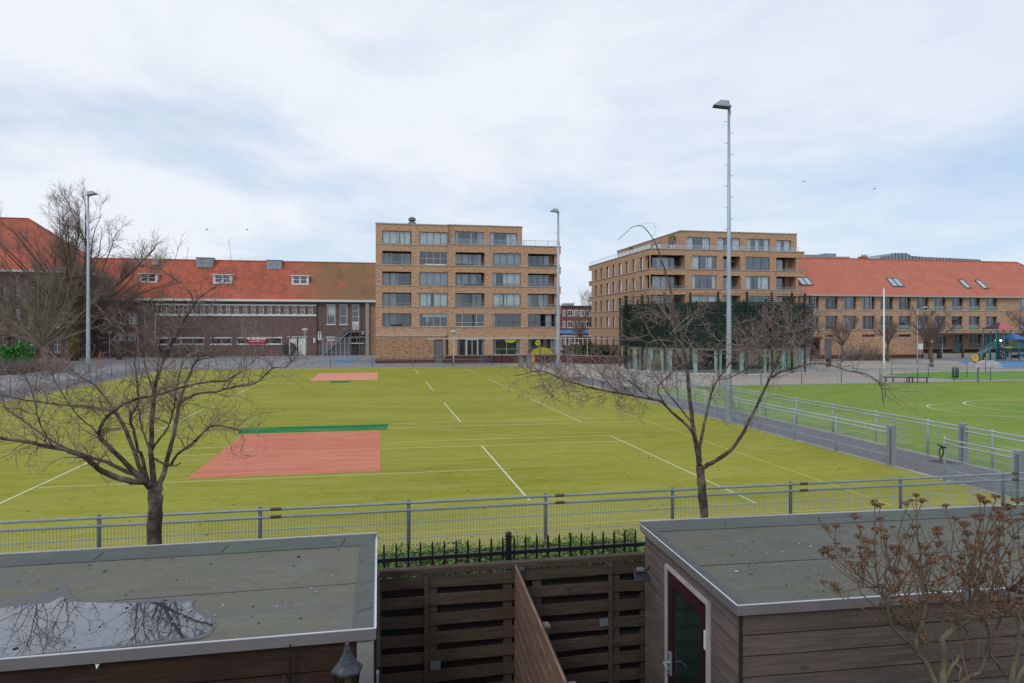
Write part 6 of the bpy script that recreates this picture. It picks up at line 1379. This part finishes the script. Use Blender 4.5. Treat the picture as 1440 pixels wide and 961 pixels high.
T.append(([(254,565),(268,558),(278,554),(305,551),(333,544),(358,540),(383,519),(400,517),(416,503)], .028, .006, .5, -.8))
T.append(([(212,688),(205,665),(199,640),(194,633),(188,605),(183,589),(194,567),(193,545),(192,528),(190,503),(196,480)], .036, .008, 0, -.6))
T.append(([(214,640),(208,625),(200,605),(197,588),(195,572)], .024, .012, 0, .3))
T.append(([(215,632),(222,620),(236,603),(243,580),(247,555),(252,530),(258,505)], .022, .006, 0, -.8))
T.append(([(319,536),(342,520),(360,505),(372,490)], .011, .004, -.9, -.7))
T.append(([(139,612),(128,600),(110,585),(92,560),(80,540),(72,520)], .014, .004, -.2, -.9))
T.append(([(75,630),(58,600),(50,575),(44,548),(30,520)], .014, .004, -.9, -1.3))
T.append(([(217,550),(205,520),(198,490),(170,465),(150,455)], .013, .004, .3, -.3))
T.append(([(250,470),(262,462),(285,450),(300,430)], .010, .003, .5, .9)); T.append(([(278,508),(305,500),(330,488),(352,470)], .011, .003, .8, .4)); T.append(([(232,505),(222,480),(228,455),(215,430)], .010, .003, .4, -.2))
T.append(([(219,690),(213,660),(205,625),(190,560),(150,470),(115,400),(100,345)], .02, .006, -.2, -2.6)) if False else None
b = PY(218, 842, 9.3); traced('cherry_tree', 'bare spreading cherry tree in front of the near fence on the left', 'tree', 'bare cherry trees by the near fence', (b[0], b[1], 0), 9.3, [q for q in T if q], PT, 'bark_cherry', 'twig_cherry', 5, skip_twigs=(0, 11))
P2_ = dict(PT); P2_['start'] = [.3, .12, .2]; P2_['n'] = [7, 6.5, 4.]; P2_['len'] = [.72, .4, .2]
T = []
T.append(([(992,849),(991,800),(991,734),(988,700),(986,678),(984,655)], .088, .078, 0, 0))
T.append(([(984,664),(992,656),(1005,649),(1027,634),(1042,614),(1057,584),(1072,554),(1084,527),(1099,494),(1112,482),(1128,474),(1152,462)], .048, .011, 0, -.6))
T.append(([(1084,531),(1100,523),(1117,518),(1139,512),(1170,514),(1195,522),(1217,526),(1232,535),(1240,546),(1241,562),(1243,572)], .024, .005, -.3, -2.0))
T.append(([(984,658),(980,632),(975,602),(971,570),(968,540),(965,512),(961,488),(957,464),(951,445),(946,425),(942,402),(938,390),(934,378),(929,362),(922,343),(916,333),(903,318),(888,320),(878,330),(867,338)], .05, .0035, 0, .6))
T.append(([(985,650),(984,629),(989,604),(994,580),(1000,555),(1008,537),(1020,520),(1033,505),(1046,490),(1062,478),(1087,466)], .036, .010, 0, .9))
T.append(([(984,656),(981,630),(974,608),(960,593),(945,580),(934,568),(920,562),(905,560),(888,556),(870,553),(850,549),(832,546),(812,540),(795,535),(780,529),(769,524),(752,522),(738,526),(725,529)], .036, .006, 0, -1.6))
T.append(([(976,600),(965,585),(955,572),(940,556),(930,540),(920,525),(914,508),(908,485)], .02, .008, 0, .8))
T.append(([(934,567),(925,550),(930,538),(945,525),(955,510),(948,490)], .016, .008, -.4, -.2))
T.append(([(957,470),(947,462),(938,450),(928,440),(914,442)], .013, .006, .4, -.4)); T.append(([(960,482),(966,460),(972,450),(985,445),(1000,455)], .013, .005, .4, 1.0)); T.append(([(958,470),(944,450),(933,438),(925,428)], .012, .005, .3, .9))
T.append(([(1100,494),(1098,475),(1104,460),(1118,450)], .013, .005, -.5, -.9)); T.append(([(1087,520),(1076,500),(1066,488),(1052,480)], .013, .005, -.3, .3)); T.append(([(1108,485),(1120,468),(1135,455),(1150,436)], .012, .004, -.5, -.1))
T.append(([(870,553),(855,538),(842,524),(828,516),(812,510)], .012, .004, -1.1, -.9)); T.append(([(915,561),(900,548),(885,535),(868,525)], .012, .004, -.7, -1.5)); T.append(([(946,425),(934,412),(926,408)], .006, .003, .5, .3)); T.append(([(938,390),(925,378),(912,366),(902,358)], .004, .002, .5, .9))
T.append(([(916,333),(922,325),(920,316),(908,314),(897,317)], .0035, .0015, .6, .5)); T.append(([(1010,535),(1035,528),(1055,515),(1070,500)], .013, .005, .4, -.2)); T.append(([(889,556),(878,545),(868,530),(865,512)], .010, .004, -.9, -.4))
b = PY(991, 800, 10.9); traced('cherry_tree', 'bare cherry tree with one tall whip shoot, right of the middle', 'tree', 'bare cherry trees by the near fence', (b[0], b[1], 0), 10.9, T, P2_, 'bark_cherry', 'twig_cherry', 9, skip_twigs=(0, 3, 16, 17, 18))
# thicken the knotty heads of the right cherry with short twigs
tr_ = [o for o in D.objects if o.name.startswith('cherry_tree') and 'whip' in o.get('label', '')][0]
rn = random.Random(21); m = MB(); P3 = dict(n=[7, 4], start=[.1, .2], ang=[.8, .8], lift=[.2, 0], len=[.32, .16], rk=[.6, .6], rmin=.0025, seg=[4, 3], sides=[3, 3], curl=[.3, .3], up=[0, -.03])
for (x, y, w, h, n) in ((948,470,32,26,20),(1098,478,34,22,20),(880,548,55,18,26),(1128,470,30,22,14),(800,530,50,12,22),(1040,500,26,20,8),(1066,490,30,20,10)):
    for _ in range(n):
        px, py = x+rn.gauss(0, w*.5), y+rn.gauss(0, h*.45); p = Vector(PY(px, py, 10.7+rn.gauss(0, .4))); d = Vector((rn.gauss(0,1), rn.gauss(0,.7), rn.gauss(.35,.7))); pp, _ = polyline(rn, p, d, rn.uniform(.35,.85), 7, .28, .0); m.tube(pp, [.007*(1-.1*j) for j in range(8)], 4, False); sub(rn, m, pp, .006, 0, P3)
for _ in range(0): pass
m.build('twig_heads', M['twig_cherry'], tr_)
# the tall lime tree at the left, fan crowned
def fan_tree(name, label, base, h, trunk_r, fork_z, n1, spread, P, bm, tm_, seed, group=None, lean=(0, 0), up0=.9, dome=None):
    rn = random.Random(seed); t_ = thing(name, label, 'tree', (base[0], base[1], 0), group); tb, cm = MB(), MB(); b = Vector((base[0], base[1], 0))
    tp, _ = polyline(rn, b, Vector((lean[0], lean[1], 1)), fork_z, 5, .04, .1); tb.tube(tp, [trunk_r*(1.25-.4*j/5) for j in range(6)], 12)
    for k in range(n1):
        a = 2*math.pi*k/n1+rn.uniform(-.3,.3); el = rn.uniform(up0-.35, up0+.35); el = math.radians(18+68*((k*.618) % 1)) if dome else el; d = Vector((math.cos(a)*math.cos(el), math.sin(a)*math.cos(el), math.sin(el))) if dome else Vector((math.cos(a)*spread, math.sin(a)*spread, el*2)); L = (dome[0]+dome[1]*math.sin(el))*rn.uniform(.85,1.05) if dome else (h-fork_z)*rn.uniform(.62, .95); q = tp[-1].lerp(tp[-2], rn.random()*.8)
        pp, _ = polyline(rn, q, d, L, 9, .09, .03); r = trunk_r*(rn.uniform(.2,.36) if trunk_r > .5 else rn.uniform(.36,.55)); tb.tube(pp, [r*(1-.85*j/9)+.015 for j in range(10)], 7, False); sub(rn, cm, pp, r*.55, 0, P)
    tb.build('trunk', M[bm], t_, True); cm.build('crown', M[tm_], t_); return t_
PB = dict(n=[9, 7, 6], start=[.22, .15, .15], ang=[.62, .62, .65], lift=[.2, .15, .08], len=[4.2, 2.3, 1.25], rk=[.7, .6, .5], rmin=.012, seg=[7, 5, 4, 3], sides=[5, 4, 3, 3], curl=[.12, .15, .18, .2], up=[.03, .03, .02, 0])
b = G(102, 507.5); fan_tree('bare_tree', 'tallest bare tree with a wide fan crown over the left school wing', b, 22.5, .62, 5.0, 32, 1.05, PB, 'bark_ivy', 'twig_big', 31, 'bare trees at the left', dome=(8.6, 8.8))
b = G(168, 506); PB2 = dict(PB); PB2['n'] = [5, 5, 4]; PB2['len'] = [3.6, 2, 1.1]; fan_tree('bare_tree', 'grey bare tree before the left end of the old school right of the blue door', b, 12.0, .3, 4.2, 7, .9, PB2, 'bark_big', 'twig_big', 33, 'bare trees at the left')
b = G(66, 514); PO = dict(n=[8, 6, 4], start=[.12, .15, .2], ang=[.6, .6, .6], lift=[.12, .08, .0], len=[3.2, 1.6, .8], rk=[.7, .55, .5], rmin=.014, seg=[7, 5, 3], sides=[5, 3, 3], curl=[.12, .16, .2], up=[.02, .02, 0])
fan_tree('bare_tree', 'olive barked bare tree with low spreading branches before the left school wing', b, 11.8, .26, 2.6, 18, 1.6, PO, 'bark_olive', 'bark_olive', 35, 'bare trees at the left', dome=(7.0, 2.0))
b = G(10, 512); fan_tree('bare_tree', 'brown bare tree at the extreme left edge by the green bush', b, 12, .25, 3, 9, 1.2, PO, 'bark_big', 'twig_big', 39, 'bare trees at the left')
PS_ = dict(n=[8, 7, 4], start=[.15, .15, .2], ang=[.7, .65, .6], lift=[.15, .1, .0], len=[1.5, .8, .45], rk=[.7, .55, .5], rmin=.011, seg=[5, 4, 3], sides=[4, 3, 3], curl=[.13, .16, .2], up=[.02, .02, 0])
GS = 'small bare trees before the right school'
for i, (px, pb, h, lab) in enumerate(((1184,509,6.6,'small bare tree before the grey door of the right school'),(1248,508,6.6,'small bare tree directly behind the white flagpole'),(1310,516,7.6,'bigger bare tree right of the slim street lamp'),(1294+13,505,6.0,'slender bare tree hidden behind the bigger one by the slim lamp'),(1452,506,8.5,'bare tree behind the climbing frame at the right edge'))):
    b = G(px, pb); fan_tree('bare_tree', lab, b, h, .13 if i != 2 else .17, 2.4, 8, 1.15, PS_, 'bark_big', 'twig_big', 50+i, GS)
b = G(817, 510); fan_tree('bare_tree', 'slender bare young tree before the evergreen bushes in the street gap', b, 6.2, .09, 2.3, 6, .5, PS_, 'bark_big', 'twig_big', 61)
b = (cS(829,128), 128); fan_tree('bare_tree', 'bare street tree against the far end of the corner flats', b, 13, .2, 4, 7, .4, PB2, 'bark_big', 'twig_big', 62)
# evergreen bushes
def bush(label, px, pb, w, d, h, n, sz, mat, seed, grp=None, lobes=4):
    c, s = G(px, pb); rn = random.Random(seed); t_ = thing('bush', label, 'bush', (c, s), grp); m = MB()
    for k in range(lobes): blobs(m, c+rn.uniform(-.35,.35)*w, s+rn.uniform(-.3,.3)*d, 0, w*rn.uniform(.45,.7), d*rn.uniform(.5,.8), h*rn.uniform(.65,1), n//lobes, sz, rn)
    m.build('leaves', M[mat], t_); m = MB()
    for k in range(7): p = Vector((c+rn.uniform(-.2,.2)*w, s, 0)); pp, _ = polyline(rn, p, Vector((rn.gauss(0,.5), rn.gauss(0,.4), 1)), h*.85, 5, .1, .05); m.tube(pp, [.04,.035,.03,.025,.018,.01], 5, False)
    m.build('stems', M['bark_big'], t_)
GE = 'evergreen bushes behind the low brick wall'
bush('light green bush at the left of the evergreen bushes by the street gap', 806, 508.5, 3.4, 2.2, 2.3, 900, .2, 'leaf_mid', 71, GE)
bush('tallest dark evergreen bush in the street gap behind the low brick wall', 836, 508.5, 3.0, 2.2, 3.1, 1100, .2, 'leaf_dark', 72, GE)
bush('low dark bush next to the round pavilion behind the low brick wall', 856, 508.5, 4.2, 2.2, 1.9, 900, .2, 'leaf_dark', 73, GE)
bush('bright green round bush under the left bare trees', 12, 513, 6.0, 3.0, 3.0, 2600, .2, 'leaf_bright', 74)
M['leaf_red'] = plain('leaf_orange_red', S(186,92,74), .8); M['brush'] = plain('brushwood', S(84,78,62), .9, var=.4)
def brushwood(label, px, pb, w, h, n, seed, mat='twig_big'):
    c, s = G(px, pb); rn = random.Random(seed); t_ = thing('bare_shrub', label, 'shrub', (c, s), 'bare shrubs along the left path'); m = MB()
    for _ in range(n): p = Vector((c+rn.uniform(-.5,.5)*w, s+rn.uniform(-1,1), 0)); pp, _ = polyline(rn, p, Vector((rn.gauss(0,.6), rn.gauss(0,.6), 1)), h*rn.uniform(.5,1.1), 4, .2, 0); m.tube(pp, [.03,.024,.018,.012,.008], 3, False)
    m.build('twigs', M[mat], t_)
brushwood('bare brown shrub under the bright green bush', 8, 527, 7, 1.9, 900, 81); brushwood('low bare shrub along the left path behind the first one', 52, 524, 6, 1.3, 600, 82); brushwood('dark bare shrub against the old school before the low windows', 258, 504, 7, 3.2, 380, 83)
brushwood('climbing bare shrub on the tan brick of the right school', 1215, 507, 6, 3.0, 260, 84)
t_ = thing('orange_flower_twig', 'few orange red leaves clinging to a shrub by the left mast foot', 'leaves', PY(141, 505, 50)); c, s, z = PY(141, 505, 50); m = MB(); blobs(m, c, s, z-.9, .9, .5, 1.7, 60, .09); m.build('leaves', M['leaf_red'], t_)
m = MB(); m.tube([(c,s,0),(c+.1,s,z-1),(c,s,z+.7)], [.03,.02,.01], 5); m.build('stem', M['twig_big'], t_)
# kerb edge of left planting and low rail
t_ = thing('low_rail', 'low pale rail along the left planting bed', 'railing', G(60, 531)); m = MB(); a, b_ = G(-40, 546), G(70, 528.5); m.obox(a, b_, .07, .3, .38); m.build('rail', M['galv_light'], t_); m = MB()
for f in (0,.25,.5,.75,.98): q = (a[0]+(b_[0]-a[0])*f, a[1]+(b_[1]-a[1])*f); m.box(q[0]-.04, q[0]+.04, q[1]-.04, q[1]+.04, 0, .3)
m.build('posts', M['galv'], t_)
# ---------------------------------------------------------------- dried hydrangea in front of the right shed
rn = random.Random(17); Yh = 4.35; hb = PY(1335, 1300, Yh); hy = thing('dried_shrub', 'leafless shrub full of dry brown flower heads before the right shed', 'shrub', (hb[0], hb[1], 0))
st = MB(); tw = MB()
SH = [([(1322,1450),(1325,1100),(1322,990),(1315,961),(1301,932),(1289,913),(1290,898),(1292,887),(1301,859),(1298,831),(1295,800)], .034, .010, 0, 0),
 ([(1289,913),(1275,901),(1258,887),(1250,870),(1247,848),(1235,826)], .016, .008, 0, -.15), ([(1336,1450),(1330,1060),(1326,961),(1329,930),(1325,901),(1333,891),(1349,882),(1362,872),(1374,862),(1380,842),(1370,825)], .034, .011, 0, .2),
 ([(1425,1450),(1420,1060),(1420,961),(1428,930),(1433,899),(1435,870),(1422,848),(1418,830)], .03, .010, 0, .1), ([(1330,1000),(1350,965),(1368,950),(1382,938),(1391,899),(1388,880),(1380,865)], .018, .007, .1, -.2),
 ([(1326,961),(1340,935),(1352,918),(1360,890),(1345,870),(1335,850)], .014, .007, .1, .3), ([(1422,961),(1400,930),(1392,912),(1402,880),(1410,860)], .015, .006, .1, -.1), ([(1480,1400),(1475,1000),(1468,950),(1460,900),(1466,860)], .03, .012, .1, .1),
 ([(1420,980),(1440,940),(1452,915),(1450,880)], .02, .01, .1, .2), ([(1340,930),(1352,940),(1348,955),(1362,962)], .008, .004, 0, -.1), ([(1250,870),(1262,862),(1280,880),(1300,905)], .008, .005, 0, .2)]
topy0 = lambda x: 730
nodes = []
for pts, r0, r1, d0, d1 in SH:
    n = len(pts); W = [Vector(PY(x, y, Yh+d0+(d1-d0)*j/(n-1))) for j, (x, y) in enumerate(pts)]; S_ = []
    for j in range(n-1):
        a, b, c, d = W[max(j-1,0)], W[j], W[j+1], W[min(j+2,n-1)]
        for u in (0, .33, .66): S_.append(.5*((2*b)+(-a+c)*u+(2*a-5*b+4*c-d)*u*u+(-a+3*b-3*c+d)*u**3)+Vector([rn.gauss(0,.003) for _ in range(3)]))
    S_.append(W[-1]); st.tube(S_, [.72*(r0+(r1-r0)*j/(len(S_)-1))*rn.uniform(.88,1.16) for j in range(len(S_))], 8, False); nodes += [(S_[-1]), (S_[-3])]
    sub(rn, tw, S_, .004, 0, dict(n=[5, 2], start=[.5, .3], ang=[.9, .8], lift=[.3, .2], len=[.16, .08], rk=[.7, .6], rmin=.0016, seg=[4, 3], sides=[3, 3], curl=[.25, .3], up=[.05, 0]))
prim = list(nodes)
for _ in range(64):
    x = rn.uniform(1195, 1500); y = rn.uniform(max(775, topy0(x)+60), 858); q = Vector(PY(x, y, Yh+rn.uniform(-.3,.3))); n0 = sorted(prim, key=lambda a: (a-q).length+(0 if a.z < q.z else 1))[0]; mid = n0.lerp(q, .5)+Vector((rn.gauss(0,.03), rn.gauss(0,.03), -.03)); tw.tube([n0, n0.lerp(mid,.6), mid, q], [.0068,.006,.0052,.0042], 5, False); nodes.append(q); nodes.append(mid)
def topy(x):
    K = [(1140,800),(1160,770),(1200,735),(1230,712),(1260,705),(1290,697),(1320,705),(1345,725),(1365,735),(1385,700),(1410,705),(1440,700),(1500,690)]
    for (a, b), (c, d) in zip(K, K[1:]):
        if a <= x <= c: return b+(d-b)*(x-a)/(c-a)
    return 700
heads = [(1157,777),(1164,773),(1175,740),(1162,743),(1158,819),(1172,822),(1175,828),(1202,727),(1230,708),(1237,712),(1288,697),(1296,705),(1282,704),(1330,712),(1378,700),(1385,706),(1400,699),(1336,872),(1345,876),(1295,887),(1299,898),(1240,853),(1365,905)]
while len(heads) < 190:
    x = rn.uniform(1165, 1500); t0 = topy(x); y = t0+(865-t0)*rn.random()**.8
    if x < 1235 and y > 815-(1235-x)*.4: continue
    if all(abs(x-a)+abs(y-b)*1.2 > 7 for a, b in heads): heads.append((x, y))
hv = []
def headmesh(seed):
    r = random.Random(seed); mb = MB()
    for _ in range(46):     # dry florets round a domed head
        a = r.uniform(0, 2*math.pi); e = r.uniform(-.1, 1); d = Vector((math.cos(a)*math.cos(e)*1.15, math.sin(a)*math.cos(e)*1.15, math.sin(e)*.75)); p = d*.031*r.uniform(.55,1.1); q = (d+Vector([r.gauss(0,.5) for _ in range(3)])).normalized(); u = q.orthogonal().normalized()*r.uniform(.006,.0105); v = q.cross(u).normalized()*u.length*r.uniform(.7, 1.1)
        mb.quad(p-u-v*.3, p-v+q*.004, p+u-v*.2, p+v+q*.003)
    for _ in range(7):
        a = r.uniform(0, 2*math.pi); d = Vector((math.cos(a)*.02, math.sin(a)*.02, .008)); mb.tube([(0,0,-.03), tuple(d)], [.0014,.001], 3, False)
    mb.lathe(0, 0, [(.004,-.016),(.013,-.004),(.012,.008),(.004,.014)], 7)
    return mb
M['dryhead'] = plain('dry_flower', S(126,96,74), .9, var=.6, scale=60)
hm = []
for k in range(5):
    q = headmesh(k); me = D.meshes.new('flower_head'); me.from_pydata(q.v, [], q.f); me.update(); me.materials.append(M['dryhead']); hm.append(me)
rest = MB(); rest_src = headmesh(9)
heads.sort(key=lambda h: (h[0] > 1445, rn.random()))
for i, (x, y) in enumerate(heads):
    Yk = Yh+rn.uniform(-.45, .45); p = Vector(PY(x, y, Yk)); near_ = sorted(nodes, key=lambda q: abs(q.x-p.x)*2.2+abs(q.y-p.y)*.6+abs(p.z-q.z)*.5+(0 if q.z < p.z-.08 else 5)+rn.uniform(0,.12))[0]; mid = near_.lerp(p, .5)+Vector((rn.gauss(0,.025)-(p.x-near_.x)*-.12, rn.gauss(0,.025), -.03)); 
    pts = [near_, near_.lerp(mid, .55)+Vector((rn.gauss(0,.012), 0, 0)), mid, mid.lerp(p, .5)+Vector((rn.gauss(0,.012), 0, .005)), p-Vector((0,0,.02))]; tw.tube(pts, [.0042,.0038,.0034,.0029,.0023], 5, False)
    for _ in range(3): 
        f = rn.uniform(.4,.95); q = near_.lerp(p, f); tw.tube([q, q+Vector((rn.gauss(0,.02), rn.gauss(0,.02), rn.uniform(.01,.06)))], [.002,.0012], 3, False)
    if i < 100:
        o = D.objects.new('flower_head', hm[i % 5]); COL.objects.link(o); o.parent = hy; bb = BASE[hy.name]; o.location = (p.x-bb[0], p.y-bb[1], p.z-bb[2]); o.rotation_euler = (rn.gauss(0,.35), rn.gauss(0,.35), rn.uniform(0,6.28)); sc = rn.uniform(.55, .95); o.scale = (sc, sc, sc*.8)
    else:
        i0 = len(rest.v); a = rn.uniform(0, 6.28); sc = rn.uniform(.6, 1.0)
        for v in rest_src.v: rest.v.append((p.x+(v[0]*math.cos(a)-v[1]*math.sin(a))*sc, p.y+(v[0]*math.sin(a)+v[1]*math.cos(a))*sc, p.z+v[2]*sc))
        for f in rest_src.f: rest.f.append(tuple(q+i0 for q in f))
st.build('stems', M['stem_shrub'], hy, True); tw.build('twigs', M['twig_shrub'], hy); o = rest.build('flower_heads', M['dryhead'], hy); o['kind'] = 'stuff'
